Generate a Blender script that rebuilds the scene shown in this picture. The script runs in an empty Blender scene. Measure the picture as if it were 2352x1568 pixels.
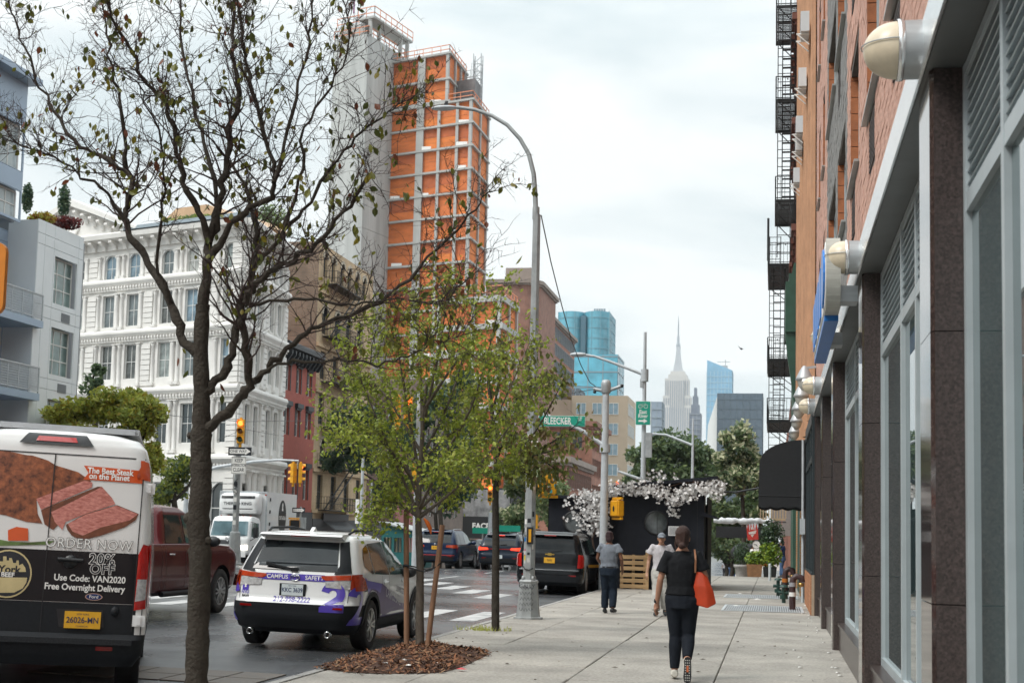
import bpy,bmesh,math,random
import numpy as np
from mathutils import Vector,Matrix,Euler
R=math.radians
pi=math.pi
scene=bpy.context.scene
COL=scene.collection
# ------------------------------------------------------------------ camera
FPX,CXP,CYP,EYE=3267.0,1176.0,914.0,1.58        # measured on a 2352 px wide picture
_d=Vector(((1778-CXP)/FPX,-(1240-CYP)/FPX,-1)).normalized()
_u=Vector((math.sin(.0233),math.cos(.0233),0));_u.z=-(_u.x*_d.x+_u.y*_d.y)/_d.z;_u.normalize()
_x=_d.cross(_u)
C2W=Matrix((_x,_d,_u))                               # camera axes -> world axes
cam=bpy.data.cameras.new("camera")
cam.sensor_width=36.0;cam.lens=36.0*FPX/2352
cam.shift_y=(CYP-784)/2352
cam.clip_start=.1;cam.clip_end=9000
cam.dof.use_dof=True;cam.dof.focus_distance=21.0;cam.dof.aperture_fstop=4.5
camo=bpy.data.objects.new("camera",cam);COL.objects.link(camo)
camo.matrix_world=Matrix.Translation((0,0,EYE)) @ C2W.to_4x4()
scene.camera=camo
# ------------------------------------------------------------------ sky and sun
SUN_EL,SUN_AZ=R(58),R(205)                            # soft overcast light, from high behind the left shoulder
world=bpy.data.worlds.new("World");scene.world=world;world.use_nodes=True
nt=world.node_tree;nt.nodes.clear();N=nt.nodes.new;L=nt.links.new
sky=N("ShaderNodeTexSky");sky.sky_type='NISHITA';sky.sun_disc=False
sky.sun_elevation=SUN_EL;sky.sun_rotation=SUN_AZ
tc=N("ShaderNodeTexCoord");mp=N("ShaderNodeMapping");mp.inputs['Scale'].default_value=(1.3,1.3,4.2)
n1=N("ShaderNodeTexNoise");n1.inputs['Scale'].default_value=2.6;n1.inputs['Detail'].default_value=7;n1.inputs['Roughness'].default_value=.52;n1.inputs['Distortion'].default_value=.35
n2=N("ShaderNodeTexNoise");n2.inputs['Scale'].default_value=1.1;n2.inputs['Detail'].default_value=5
L(tc.outputs['Generated'],mp.inputs['Vector']);L(mp.outputs[0],n1.inputs['Vector']);L(mp.outputs[0],n2.inputs['Vector'])
cr=N("ShaderNodeValToRGB")                              # cloud brightness
cr.color_ramp.elements[0].position=.33;cr.color_ramp.elements[0].color=(.40,.475,.50,1)
cr.color_ramp.elements[1].position=.60;cr.color_ramp.elements[1].color=(.66,.685,.68,1)
L(n1.outputs['Fac'],cr.inputs['Fac'])
cm=N("ShaderNodeValToRGB")                              # where thin cloud lets a little blue through
cm.color_ramp.elements[0].position=.36;cm.color_ramp.elements[0].color=(.80,.80,.80,1)
cm.color_ramp.elements[1].position=.52;cm.color_ramp.elements[1].color=(.97,.97,.97,1)
L(n2.outputs['Fac'],cm.inputs['Fac'])
bg1=N("ShaderNodeBackground");bg1.inputs['Strength'].default_value=.10;L(sky.outputs[0],bg1.inputs['Color'])
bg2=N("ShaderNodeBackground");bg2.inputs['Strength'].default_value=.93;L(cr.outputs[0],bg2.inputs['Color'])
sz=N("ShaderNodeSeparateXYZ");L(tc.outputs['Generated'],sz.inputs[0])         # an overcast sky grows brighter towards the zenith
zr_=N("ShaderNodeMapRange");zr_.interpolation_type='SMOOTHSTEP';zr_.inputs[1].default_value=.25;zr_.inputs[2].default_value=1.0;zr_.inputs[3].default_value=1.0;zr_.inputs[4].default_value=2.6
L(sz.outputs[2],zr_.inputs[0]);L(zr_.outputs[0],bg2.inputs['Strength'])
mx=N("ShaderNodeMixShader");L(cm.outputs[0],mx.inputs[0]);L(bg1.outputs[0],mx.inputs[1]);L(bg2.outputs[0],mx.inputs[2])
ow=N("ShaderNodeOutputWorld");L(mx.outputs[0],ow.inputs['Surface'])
sun=bpy.data.lights.new("sun",'SUN');sun.energy=1.5;sun.angle=R(22);sun.color=(1.0,.955,.90)
suno=bpy.data.objects.new("sun",sun);COL.objects.link(suno)
_sd=Vector((-.46,-.42,.78)).normalized()               # direction towards the bright part of the sky
suno.rotation_euler=_sd.to_track_quat('Z','Y').to_euler()
sky.sun_elevation=math.asin(_sd.z);sky.sun_rotation=math.atan2(_sd.x,_sd.y)
scene.view_settings.view_transform='Standard';scene.view_settings.look='None'
scene.view_settings.exposure=.68;scene.view_settings.gamma=1;scene.view_settings.use_curve_mapping=False
scene.render.engine='CYCLES'
scene.cycles.use_denoising=True
scene.cycles.max_bounces=6;scene.cycles.transparent_max_bounces=12;scene.cycles.volume_bounces=0
try:scene.cycles.denoiser='OPENIMAGEDENOISE'
except Exception:pass
# ------------------------------------------------------------------ helpers
def at(px,py,Y):
 """world point at distance Y along the street seen at a place in the photograph (2352 px wide)"""
 r=C2W @ Vector(((px-CXP)/FPX,-(py-CYP)/FPX,-1));return Vector((0,0,EYE))+r*(Y/r.y)
def atX(px,py,X):
 r=C2W @ Vector(((px-CXP)/FPX,-(py-CYP)/FPX,-1));return Vector((0,0,EYE))+r*(X/r.x)
def atZ(px,py,Z=0):
 r=C2W @ Vector(((px-CXP)/FPX,-(py-CYP)/FPX,-1));return Vector((0,0,EYE))+r*((Z-EYE)/r.z)
def pix(p):
 c=C2W.transposed() @ (Vector(p)-Vector((0,0,EYE)));return CXP+FPX*c.x/-c.z,CYP-FPX*c.y/-c.z
MATS={}
def mat(name,col,rough=.6,var=.12,scale=6.,bump=0.,metal=0.,coat=0.,spec=.5,emit=0.,stretch=None,bscale=None,col2=None,obj=True,trans=0,rvar=0.,leaf=0.):
 """procedural material: base colour broken up by two noises, optional fine relief"""
 if name in MATS:return MATS[name]
 m=bpy.data.materials.new(name);m.use_nodes=True
 t=m.node_tree;b=t.nodes['Principled BSDF']
 b.inputs['Roughness'].default_value=rough;b.inputs['Metallic'].default_value=metal
 b.inputs['Coat Weight'].default_value=coat;b.inputs['Specular IOR Level'].default_value=spec
 b.inputs['Coat Roughness'].default_value=.05
 if trans:b.inputs['Transmission Weight'].default_value=trans
 c=(*col,1)
 tcn=t.nodes.new("ShaderNodeTexCoord");vec=tcn.outputs['Object']
 if stretch:
  mpn=t.nodes.new("ShaderNodeMapping");mpn.inputs['Scale'].default_value=stretch
  t.links.new(vec,mpn.inputs[0]);vec=mpn.outputs[0]
 if var or col2:
  n=t.nodes.new("ShaderNodeTexNoise");n.inputs['Scale'].default_value=scale;n.inputs['Detail'].default_value=8;n.inputs['Roughness'].default_value=.62
  t.links.new(vec,n.inputs['Vector'])
  rp=t.nodes.new("ShaderNodeValToRGB");e=rp.color_ramp.elements
  lo=col2 if col2 else tuple(x*(1-var) for x in col);hi=tuple(min(1,x*(1+var)) for x in col)
  e[0].position=.32;e[0].color=(*lo,1);e[1].position=.68;e[1].color=(*hi,1)
  t.links.new(n.outputs['Fac'],rp.inputs[0]);t.links.new(rp.outputs[0],b.inputs['Base Color'])
  if rvar:
   mr=t.nodes.new("ShaderNodeMapRange");mr.inputs[3].default_value=max(0,rough-rvar);mr.inputs[4].default_value=min(1,rough+rvar)
   t.links.new(n.outputs['Fac'],mr.inputs[0]);t.links.new(mr.outputs[0],b.inputs['Roughness'])
 else:b.inputs['Base Color'].default_value=c
 if bump:
  n=t.nodes.new("ShaderNodeTexNoise");n.inputs['Scale'].default_value=bscale or scale*6;n.inputs['Detail'].default_value=6
  t.links.new(vec,n.inputs['Vector'])
  bp=t.nodes.new("ShaderNodeBump");bp.inputs['Strength'].default_value=bump;bp.inputs['Distance'].default_value=.02
  t.links.new(n.outputs['Fac'],bp.inputs['Height']);t.links.new(bp.outputs[0],b.inputs['Normal'])
 if emit:
  b.inputs['Emission Color'].default_value=c;b.inputs['Emission Strength'].default_value=emit
 if leaf:
  tl=t.nodes.new('ShaderNodeBsdfTranslucent');ms=t.nodes.new('ShaderNodeMixShader');ms.inputs[0].default_value=leaf
  src=b.inputs['Base Color'].links[0].from_socket;t.links.new(src,tl.inputs[0]);t.links.new(b.outputs[0],ms.inputs[1]);t.links.new(tl.outputs[0],ms.inputs[2]);t.links.new(ms.outputs[0],t.nodes['Material Output'].inputs[0])
 MATS[name]=m;return m
def brick_mat(name,c1,c2,mortar,bw=.22,bh=.075,ms=.01,rough=.85,bump=.3):
 """brickwork too far off to tell the bricks apart"""
 if name in MATS:return MATS[name]
 m=bpy.data.materials.new(name);m.use_nodes=True;t=m.node_tree;b=t.nodes['Principled BSDF'];b.inputs['Roughness'].default_value=rough
 tcn=t.nodes.new("ShaderNodeTexCoord");sp=t.nodes.new("ShaderNodeSeparateXYZ");t.links.new(tcn.outputs['Object'],sp.inputs[0])
 ad=t.nodes.new("ShaderNodeMath");t.links.new(sp.outputs[0],ad.inputs[0]);t.links.new(sp.outputs[1],ad.inputs[1])
 cb=t.nodes.new("ShaderNodeCombineXYZ");t.links.new(ad.outputs[0],cb.inputs[0]);t.links.new(sp.outputs[2],cb.inputs[1])
 br=t.nodes.new("ShaderNodeTexBrick");br.inputs['Scale'].default_value=1
 br.inputs['Color1'].default_value=(*c1,1);br.inputs['Color2'].default_value=(*c2,1);br.inputs['Mortar'].default_value=(*mortar,1)
 br.inputs['Mortar Size'].default_value=ms;br.inputs['Brick Width'].default_value=bw;br.inputs['Row Height'].default_value=bh
 t.links.new(cb.outputs[0],br.inputs['Vector'])
 n=t.nodes.new("ShaderNodeTexNoise");n.inputs['Scale'].default_value=.7;n.inputs['Detail'].default_value=8;t.links.new(tcn.outputs['Object'],n.inputs['Vector'])
 mr=t.nodes.new("ShaderNodeMapRange");mr.inputs[1].default_value=.3;mr.inputs[2].default_value=.7;mr.inputs[3].default_value=.72;mr.inputs[4].default_value=1.18
 t.links.new(n.outputs['Fac'],mr.inputs[0])
 ml=t.nodes.new("ShaderNodeMix");ml.data_type='RGBA';ml.blend_type='MULTIPLY';ml.inputs[0].default_value=1
 t.links.new(br.outputs['Color'],ml.inputs[6]);t.links.new(mr.outputs[0],ml.inputs[7]);t.links.new(ml.outputs[2],b.inputs['Base Color'])
 bp=t.nodes.new("ShaderNodeBump");bp.inputs['Strength'].default_value=bump;bp.inputs['Distance'].default_value=.01;bp.invert=True
 t.links.new(br.outputs['Fac'],bp.inputs['Height']);t.links.new(bp.outputs[0],b.inputs['Normal'])
 MATS[name]=m;return m
def tag(o,label=None,cat=None,group=None,kind=None):
 if label:o['label']=label
 if cat:o['category']=cat
 if group:o['group']=group
 if kind:o['kind']=kind
 return o
def empty(name,loc=(0,0,0),rz=0,label=None,cat=None,group=None):
 o=bpy.data.objects.new(name,None);COL.objects.link(o);o.location=loc;o.rotation_euler=(0,0,rz)
 o.empty_display_size=.2
 return tag(o,label,cat,group)
def inst(name,data,parent=None,loc=(0,0,0),rot=(0,0,0),sc=None):
 o=bpy.data.objects.new(name,data);COL.objects.link(o);o.location=loc;o.rotation_euler=rot
 if sc:o.scale=sc
 if parent:o.parent=parent
 return o
def copy_tree(o,parent=None):
 c=o.copy();COL.objects.link(c)
 if parent:c.parent=parent
 for ch in list(o.children):copy_tree(ch,c)
 return c
class MB:
 """collects shapes, builds ONE mesh"""
 def __init__(s):s.v=[];s.f=[];s.m=[];s.k=0;s.sm=[];s.smooth=False
 def mi(s,k):s.k=k;return s
 def add(s,vs,fs):
  b=len(s.v);s.v += [tuple(v) for v in vs]
  for f in fs:s.f.append(tuple(b+i for i in f));s.m.append(s.k);s.sm.append(s.smooth)
  return s
 def quad(s,a,b,c,d):return s.add([a,b,c,d],[(0,1,2,3)])
 def box(s,x0,x1,y0,y1,z0,z1):
  return s.add([(x0,y0,z0),(x1,y0,z0),(x1,y1,z0),(x0,y1,z0),(x0,y0,z1),(x1,y0,z1),(x1,y1,z1),(x0,y1,z1)],
                     [(3,2,1,0),(4,5,6,7),(0,1,5,4),(1,2,6,5),(2,3,7,6),(3,0,4,7)])
 def cbox(s,c,sx,sy,sz):return s.box(c[0]-sx/2,c[0]+sx/2,c[1]-sy/2,c[1]+sy/2,c[2]-sz/2,c[2]+sz/2)
 def bar(s,p,q,w,h=None,up=(0,0,1)):
  h=h or w;p=Vector(p);q=Vector(q);d=(q-p).normalized();u=Vector(up)
  if abs(d.dot(u)) > .98:u=Vector((1,0,0))
  a=d.cross(u).normalized()*w/2;b=a.cross(d).normalized()*h/2
  vs=[p-a-b,p+a-b,p+a+b,p-a+b,q-a-b,q+a-b,q+a+b,q-a+b]
  return s.add(vs,[(0,1,2,3),(7,6,5,4),(0,4,5,1),(1,5,6,2),(2,6,7,3),(3,7,4,0)])
 def tube(s,pts,rad,n=8,cap=True):
  pts=[Vector(p) for p in pts];k=len(pts)
  if not hasattr(rad,'__len__'):rad=[rad]*k
  rings=[];prev=None
  for i,p in enumerate(pts):
   d=(pts[min(i+1,k-1)]-pts[max(i-1,0)])
   if d.length < 1e-9:d=Vector((0,0,1))
   d.normalize()
   if prev is None:
    a=d.cross(Vector((0,0,1)) if abs(d.z) < .9 else Vector((1,0,0))).normalized()
   else:
    a=(prev-d*prev.dot(d))
    a=a.normalized() if a.length > 1e-6 else d.orthogonal().normalized()
   prev=a;b=d.cross(a)
   rings.append([p+(a*math.cos(2*pi*j/n)+b*math.sin(2*pi*j/n))*rad[i] for j in range(n)])
  vs=[v for r in rings for v in r];fs=[]
  for i in range(k-1):
   for j in range(n):fs.append((i*n+j,i*n+(j+1) % n,(i+1)*n+(j+1) % n,(i+1)*n+j))
  sm=s.smooth;s.smooth=n > 5
  s.add(vs,fs)
  s.smooth=False
  if cap:s.add(rings[0],[tuple(reversed(range(n)))]);s.add(rings[-1],[tuple(range(n))])
  s.smooth=sm;return s
 def lathe(s,prof,c=(0,0,0),axis='Z',n=24,a0=0,a1=2*pi):
  full=abs(a1-a0-2*pi) < 1e-6;m=n if full else n+1;vs=[]
  for r,h in prof:
   for j in range(m):
    a=a0+(a1-a0)*j/n;x,y=r*math.cos(a),r*math.sin(a)
    p=(x,y,h) if axis == 'Z' else ((h,x,y) if axis == 'X' else (y,h,x))
    vs.append((p[0]+c[0],p[1]+c[1],p[2]+c[2]))
  fs=[]
  for i in range(len(prof)-1):
   for j in range(n):fs.append((i*m+j,i*m+(j+1) % m,(i+1)*m+(j+1) % m,(i+1)*m+j))
  sm=s.smooth;s.smooth=True;s.add(vs,fs);s.smooth=sm;return s
 def prism(s,poly,h0,h1,axis='Z',c=(0,0,0)):
  """polygon (a,b) extruded along axis between h0 and h1; Z:(x,y)  Y:(x,z)  X:(y,z)"""
  n=len(poly)
  def P(a,b,h):
   p=(a,b,h) if axis == 'Z' else ((a,h,b) if axis == 'Y' else (h,a,b))
   return (p[0]+c[0],p[1]+c[1],p[2]+c[2])
  vs=[P(a,b,h0) for a,b in poly]+[P(a,b,h1) for a,b in poly]
  return s.add(vs,[tuple(reversed(range(n))),tuple(range(n,2*n))]+[(i,(i+1) % n,n+(i+1) % n,n+i) for i in range(n)])
 def ball(s,c,rx,ry=None,rz=None,n=12,m=8):
  ry=ry or rx;rz=rz or rx
  vs=[];fs=[]
  for i in range(m+1):
   t=pi*i/m
   for j in range(n):
    a=2*pi*j/n;vs.append((c[0]+rx*math.sin(t)*math.cos(a),c[1]+ry*math.sin(t)*math.sin(a),c[2]+rz*math.cos(t)))
  for i in range(m):
   for j in range(n):fs.append(((i+1)*n+j,(i+1)*n+(j+1) % n,i*n+(j+1) % n,i*n+j))
  sm=s.smooth;s.smooth=True;s.add(vs,fs);s.smooth=sm;return s
 def mesh(s,name,mats):
  me=bpy.data.meshes.new(name);me.from_pydata(s.v,[],s.f)
  for m in (mats if isinstance(mats,(list,tuple)) else [mats]):me.materials.append(m)
  if any(s.m):me.polygons.foreach_set('material_index',s.m)
  me.polygons.foreach_set('use_smooth',s.sm)
  me.update();return me
 def build(s,name,mats,parent=None,loc=(0,0,0),rot=(0,0,0),fixn=True):
  me=s.mesh(name,mats)
  if fixn:
   bm=bmesh.new();bm.from_mesh(me);bmesh.ops.recalc_face_normals(bm,faces=bm.faces);bm.to_mesh(me);bm.free()
  return inst(name,me,parent,loc,rot)
def struct(o):o['kind']='structure';return o
def stuff(o):o['kind']='stuff';return o
_tcache={}
def text_bm(s,size=1,bold=0,align='CENTER',outline=0.,spacing=1.0,sx=1.0):
 """lettering as a flat bmesh in the xy plane"""
 cu=bpy.data.curves.new("lettering",'FONT');cu.body=s;cu.size=size;cu.align_x=align;cu.align_y='CENTER'
 cu.offset=bold;cu.space_character=spacing;cu.resolution_u=4;cu.fill_mode='BOTH' if not outline else 'NONE'
 if outline:cu.bevel_depth=outline;cu.bevel_resolution=0;cu.fill_mode='NONE'
 o=bpy.data.objects.new("lettering",cu);COL.objects.link(o)
 dg=bpy.context.evaluated_depsgraph_get();me=bpy.data.meshes.new_from_object(o.evaluated_get(dg))
 bm=bmesh.new();bm.from_mesh(me)
 bpy.data.objects.remove(o);bpy.data.curves.remove(cu);bpy.data.meshes.remove(me)
 if outline:
  for v in bm.verts:v.co.z=0
 if sx != 1:
  for v in bm.verts:v.co.x *= sx
 return bm
def text_obj(name,s,size,m,parent,loc,rot,**k):
 bm=text_bm(s,size,**k);me=bpy.data.meshes.new(name);bm.to_mesh(me);bm.free();me.materials.append(m)
 return inst(name,me,parent,loc,rot)
def wall_mb(mb,L,H,ops,depth=.18,z0=0,x0=0,y=0):
 """wall in the local xz plane (outside = -y) with rectangular openings (x,z,w,h) and their reveals"""
 xs=sorted({x0,L,*[o[0] for o in ops],*[o[0]+o[2] for o in ops]});zs=sorted({z0,H,*[o[1] for o in ops],*[o[1]+o[3] for o in ops]})
 xs=[x for x in xs if x0 <= x <= L];zs=[z for z in zs if z0 <= z <= H]
 for i in range(len(xs)-1):
  for j in range(len(zs)-1):
   cx,cz=(xs[i]+xs[i+1])/2,(zs[j]+zs[j+1])/2
   if any(o[0] < cx < o[0]+o[2] and o[1] < cz < o[1]+o[3] for o in ops):continue
   mb.quad((xs[i],y,zs[j]),(xs[i+1],y,zs[j]),(xs[i+1],y,zs[j+1]),(xs[i],y,zs[j+1]))
 for x,z,w,h in ops:
  d=y+depth
  mb.quad((x,y,z),(x,y,z+h),(x,d,z+h),(x,d,z));mb.quad((x+w,y,z+h),(x+w,y,z),(x+w,d,z),(x+w,d,z+h))
  mb.quad((x,y,z+h),(x+w,y,z+h),(x+w,d,z+h),(x,d,z+h));mb.quad((x+w,y,z),(x,y,z),(x,d,z),(x+w,d,z))
_wc={}
def window(parent,x,z,w,h,fm,gm,cols=2,rows=2,fw=.06,y=.12,arch=False,name='window',dep=.05,shade=None):
 """a window in its opening: frame with bars + one pane"""
 key=(round(w,3),round(h,3),fm.name,gm.name,cols,rows,fw,arch,dep)
 if key not in _wc:
  b=MB();d=dep
  b.box(0,fw,0,d,0,h);b.box(w-fw,w,0,d,0,h);b.box(fw,w-fw,0,d,0,fw);b.box(fw,w-fw,0,d,h-fw,h)
  for i in range(1,cols):cx=w*i/cols;b.box(cx-fw/3,cx+fw/3,.006,d-.006,fw,h-fw)
  for i in range(1,rows):cz=h*i/rows;b.box(fw,w-fw,.003,d-.003,cz-fw/3,cz+fw/3)
  if arch:
   n=8;r=w/2;zc=h-r
   for sgn in (0,1):
    for k in range(n):
     a0,a1=pi-pi/2*k/n,pi-pi/2*(k+1)/n
     p0,p1=(r+r*math.cos(a0),zc+r*math.sin(a0)),(r+r*math.cos(a1),zc+r*math.sin(a1))
     if sgn:p0,p1=(w-p0[0],p0[1]),(w-p1[0],p1[1])
     ex=0 if not sgn else w
     b.quad((ex,-.1,p0[1]),(p0[0],-.1,p0[1]),(p1[0],-.1,p1[1]),(ex,-.1,p1[1]))
     b.quad((p0[0],-.1,p0[1]),(p1[0],-.1,p1[1]),(p1[0],d,p1[1]),(p0[0],d,p0[1]))
  fme=b.mesh('window',fm)
  g=MB();g.quad((fw/2,d/2,fw/2),(w-fw/2,d/2,fw/2),(w-fw/2,d/2,h-fw/2),(fw/2,d/2,h-fw/2))
  _wc[key]=(fme,g.mesh('pane',gm))
 f,g=_wc[key]
 o=inst(name,f,parent,(x,y,z));inst('pane',g,o)
 return o
# ------------------------------------------------------------------ shared materials
def glass(name,col,rough=.06,var=.5,scale=.9,spec=.8):
 return mat(name,col,rough,var,scale,spec=spec,bump=.02,bscale=1.3)
G_DARK=glass('dark_glass',(.03,.04,.045));G_GREY=glass('grey_glass',(.12,.145,.15));G_BLUE=glass('blue_glass',(.16,.30,.38))
WHITE=mat('white_paint',(.78,.77,.74),.55,.07,3,bump=.05)
BLACK=mat('black_paint',(.012,.013,.015),.45,.3,8,bump=.05)
IRON=mat('black_iron',(.012,.014,.015),.5,.3,20,bump=.1)
GALV=mat('galvanised_steel',(.36,.38,.39),.5,.18,5,metal=.3,bump=.06)
GALVL=mat('light_grey_steel',(.45,.48,.50),.5,.12,5,bump=.04)
YEL=mat('signal_yellow',(.70,.33,.010),.42,.12,9,bump=.03)
RUBBER=mat('tyre_rubber',(.014,.014,.015),.75,.25,20,bump=.15)
CONC=mat('concrete',(.42,.41,.39),.85,.16,2.4,bump=.15)
# ================================================================== THE GROUND
def zt(Y):return-.027*min(max(0.,Y-62),190.)        # the street falls away towards the far end
KERB,LKERB=-5.0,-22.5
def zr(X,Y):                                               # road surface with its crown
 d=KERB-.15-X;w=KERB-.15-LKERB
 return-.13+.016*max(0.,min(d,w-d))+zt(Y)
ASPH=mat('wet_asphalt',(.072,.076,.081),.30,.30,.55,bump=.14,bscale=90,spec=.6,rvar=.16)
def asphalt_fix():
 t=ASPH.node_tree;b=t.nodes['Principled BSDF']
 n=t.nodes.new("ShaderNodeTexNoise");n.inputs['Scale'].default_value=.22;n.inputs['Detail'].default_value=9;n.inputs['Roughness'].default_value=.65
 tcn=[x for x in t.nodes if x.type == 'TEX_COORD'][0];t.links.new(tcn.outputs['Object'],n.inputs['Vector'])
 mr=t.nodes.new("ShaderNodeMapRange");mr.inputs[1].default_value=.36;mr.inputs[2].default_value=.64;mr.inputs[3].default_value=.14;mr.inputs[4].default_value=.42
 t.links.new(n.outputs['Fac'],mr.inputs[0]);t.links.new(mr.outputs[0],b.inputs['Roughness'])
asphalt_fix()
b=MB()
ys=[-30,20,62,120,180,252,420,1500,6000];zs=[-.6+zt(y) for y in ys]
for i in range(len(ys)-1):b.quad((-3500,ys[i],zs[i]),(3500,ys[i],zs[i]),(3500,ys[i+1],zs[i+1]),(-3500,ys[i+1],zs[i+1]))
struct(b.build('ground',mat('city_ground',(.16,.16,.155),.9,.2,.05)))
b=MB()
xs=[-5.12,-7,-9,-11,-13.8,-16.5,-19,-22.54,-60,-120]
Ys=[-12,10,25,40,62,75,90,120,160,252,420]
for j in range(len(Ys)-1):
 for i in range(len(xs)-1):
  b.quad(*[(x,y,zr(x,y)) for x,y in ((xs[i+1],Ys[j]),(xs[i],Ys[j]),(xs[i],Ys[j+1]),(xs[i+1],Ys[j+1]))])
b.smooth=True
struct(b.build('road',ASPH))
# near pavement: bed, slabs with open joints, granite kerb stones
SLAB=mat('slab_concrete',(.345,.322,.286),.72,.16,.9,bump=.28,bscale=55,spec=.4)
def slab_fix():
 t=SLAB.node_tree;bs=t.nodes['Principled BSDF'];src=bs.inputs['Base Color'].links[0].from_socket
 oi=t.nodes.new("ShaderNodeObjectInfo");mr=t.nodes.new("ShaderNodeMapRange");mr.inputs[3].default_value=.90;mr.inputs[4].default_value=1.08
 t.links.new(oi.outputs['Random'],mr.inputs[0])
 tcn=t.nodes.new("ShaderNodeNewGeometry")
 n=t.nodes.new("ShaderNodeTexNoise");n.inputs['Scale'].default_value=26;n.inputs['Detail'].default_value=4;t.links.new(tcn.outputs['Position'],n.inputs['Vector'])
 m2=t.nodes.new("ShaderNodeMapRange");m2.inputs[1].default_value=.35;m2.inputs[2].default_value=.65;m2.inputs[3].default_value=.76;m2.inputs[4].default_value=1.14;t.links.new(n.outputs['Fac'],m2.inputs[0])
 n3=t.nodes.new("ShaderNodeTexNoise");n3.inputs['Scale'].default_value=.55;n3.inputs['Detail'].default_value=9;n3.inputs['Roughness'].default_value=.7;t.links.new(tcn.outputs['Position'],n3.inputs['Vector'])
 m3=t.nodes.new("ShaderNodeMapRange");m3.inputs[1].default_value=.33;m3.inputs[2].default_value=.62;m3.inputs[3].default_value=.70;m3.inputs[4].default_value=1.08;t.links.new(n3.outputs['Fac'],m3.inputs[0])
 # old gum and drip spots
 vo=t.nodes.new("ShaderNodeTexVoronoi");vo.inputs['Scale'].default_value=3.1;t.links.new(tcn.outputs['Position'],vo.inputs['Vector'])
 m4=t.nodes.new("ShaderNodeMapRange");m4.inputs[1].default_value=.055;m4.inputs[2].default_value=.075;m4.inputs[3].default_value=.62;m4.inputs[4].default_value=1;t.links.new(vo.outputs['Distance'],m4.inputs[0])
 a=mr.outputs[0]
 for o in (m2,m3,m4):
  q=t.nodes.new("ShaderNodeMath");q.operation='MULTIPLY';t.links.new(a,q.inputs[0]);t.links.new(o.outputs[0],q.inputs[1]);a=q.outputs[0]
 ml=t.nodes.new("ShaderNodeMix");ml.data_type='RGBA';ml.blend_type='MULTIPLY';ml.inputs[0].default_value=1
 t.links.new(src,ml.inputs[6]);t.links.new(a,ml.inputs[7]);t.links.new(ml.outputs[2],bs.inputs['Base Color'])
slab_fix()
pave=empty('pavement',(-2,20,0));struct(pave)
b=MB()
for y0,y1 in ((-8,20),(20,62),(62,120),(120,180),(180,252)):
 b.quad((KERB,y0,-.03+zt(y0)),(2.2,y0,-.03+zt(y0)),(2.2,y1,-.03+zt(y1)),(KERB,y1,-.03+zt(y1)))
struct(b.build('pavement_bed',mat('joint_dirt',(.06,.055,.05),.95,.3,8),pave,loc=(2,-20,0)))
rng=random.Random(4)
jx=[KERB+.004,-3.81,-2.23,-.65,1.1]
jy=[5.0]
while jy[-1] < 62:jy.append(jy[-1]+rng.choice((1.52,1.55,1.6)))
sme={}
for i in range(4):
 w=jx[i+1]-jx[i]-.011;m=MB();l=1.53
 m.box(-w/2,w/2,-l/2,l/2,-.06,0)
 me=m.mesh('slab',SLAB)
 bm=bmesh.new();bm.from_mesh(me);bmesh.ops.bevel(bm,geom=[e for e in bm.edges if all(v.co.z >-.01 for v in e.verts)],offset=.008,segments=1,affect='EDGES');bm.to_mesh(me);bm.free();sme[i]=(me,l)
for j in range(len(jy)-1):
 for i in range(4):
  me,l=sme[i];ly=jy[j+1]-jy[j]-.007
  inst('slab',me,pave,((jx[i]+jx[i+1])/2+2,(jy[j]+jy[j+1])/2-20,rng.uniform(-.005,.003)),(rng.uniform(-.0016,.0016),rng.uniform(-.0016,.0016),0),(1,ly/l,1))
b=MB()                                                    # far slabs run together
for y0,y1 in ((jy[-1],120),(120,180),(180,252)):
 b.quad((KERB,y0,zt(y0)),(1.6,y0,zt(y0)),(1.6,y1,zt(y1)),(KERB,y1,zt(y1)))
struct(b.build('far_pavement',SLAB,pave,loc=(2,-20,0)))
b=MB();rc=random.Random(9)                         # hairline cracks
for k in range(16):
 x,y,a=rc.uniform(-4.6,.4),rc.uniform(14.5,34),rc.random()*6.3;w=.004
 for q in range(rc.randint(6,18)):
  x2,y2=x+.11*math.cos(a),y+.11*math.sin(a);nx,ny=-math.sin(a)*w,math.cos(a)*w;b.quad((x-nx,y-ny,.0055),(x2-nx,y2-ny,.0055),(x2+nx,y2+ny,.0055),(x+nx,y+ny,.0055));x,y,a=x2,y2,a+rc.gauss(0,.5)
stuff(b.build('cracks',MATS['joint_dirt'],pave,loc=(2,-20,0)))
GRAN=mat('granite',(.30,.29,.275),.7,.22,14,bump=.2)
kerb=empty('kerb',(KERB-.075,20,0));struct(kerb)
m=MB();m.box(-.072,.072,-1.2,1.2,-.5,0)
me=m.mesh('kerb_stone',GRAN);bm=bmesh.new();bm.from_mesh(me);bmesh.ops.bevel(bm,geom=[e for e in bm.edges if all(v.co.z >-.01 for v in e.verts)],offset=.018,segments=2,affect='EDGES');bm.to_mesh(me);bm.free()
y=3.
while y < 62:inst('kerb_stone',me,kerb,(rng.uniform(-.004,.004),y+1.2-20,rng.uniform(-.006,.002)));y += 2.408
b=MB()
for y0,y1 in ((y,120),(120,180),(180,252)):
 a=(KERB-.147,KERB-.004)
 b.add([(a[0],y0,-.5+zt(y0)),(a[1],y0,-.5+zt(y0)),(a[1],y0,zt(y0)-.002),(a[0],y0,zt(y0)-.002),(a[0],y1,-.5+zt(y1)),(a[1],y1,-.5+zt(y1)),(a[1],y1,zt(y1)-.002),(a[0],y1,zt(y1)-.002)],[(0,1,2,3),(0,4,7,3),(3,7,6,2),(1,2,6,5)])
struct(b.build('far_kerb',GRAN,kerb,loc=(-KERB+.075,-20,0)))
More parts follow.
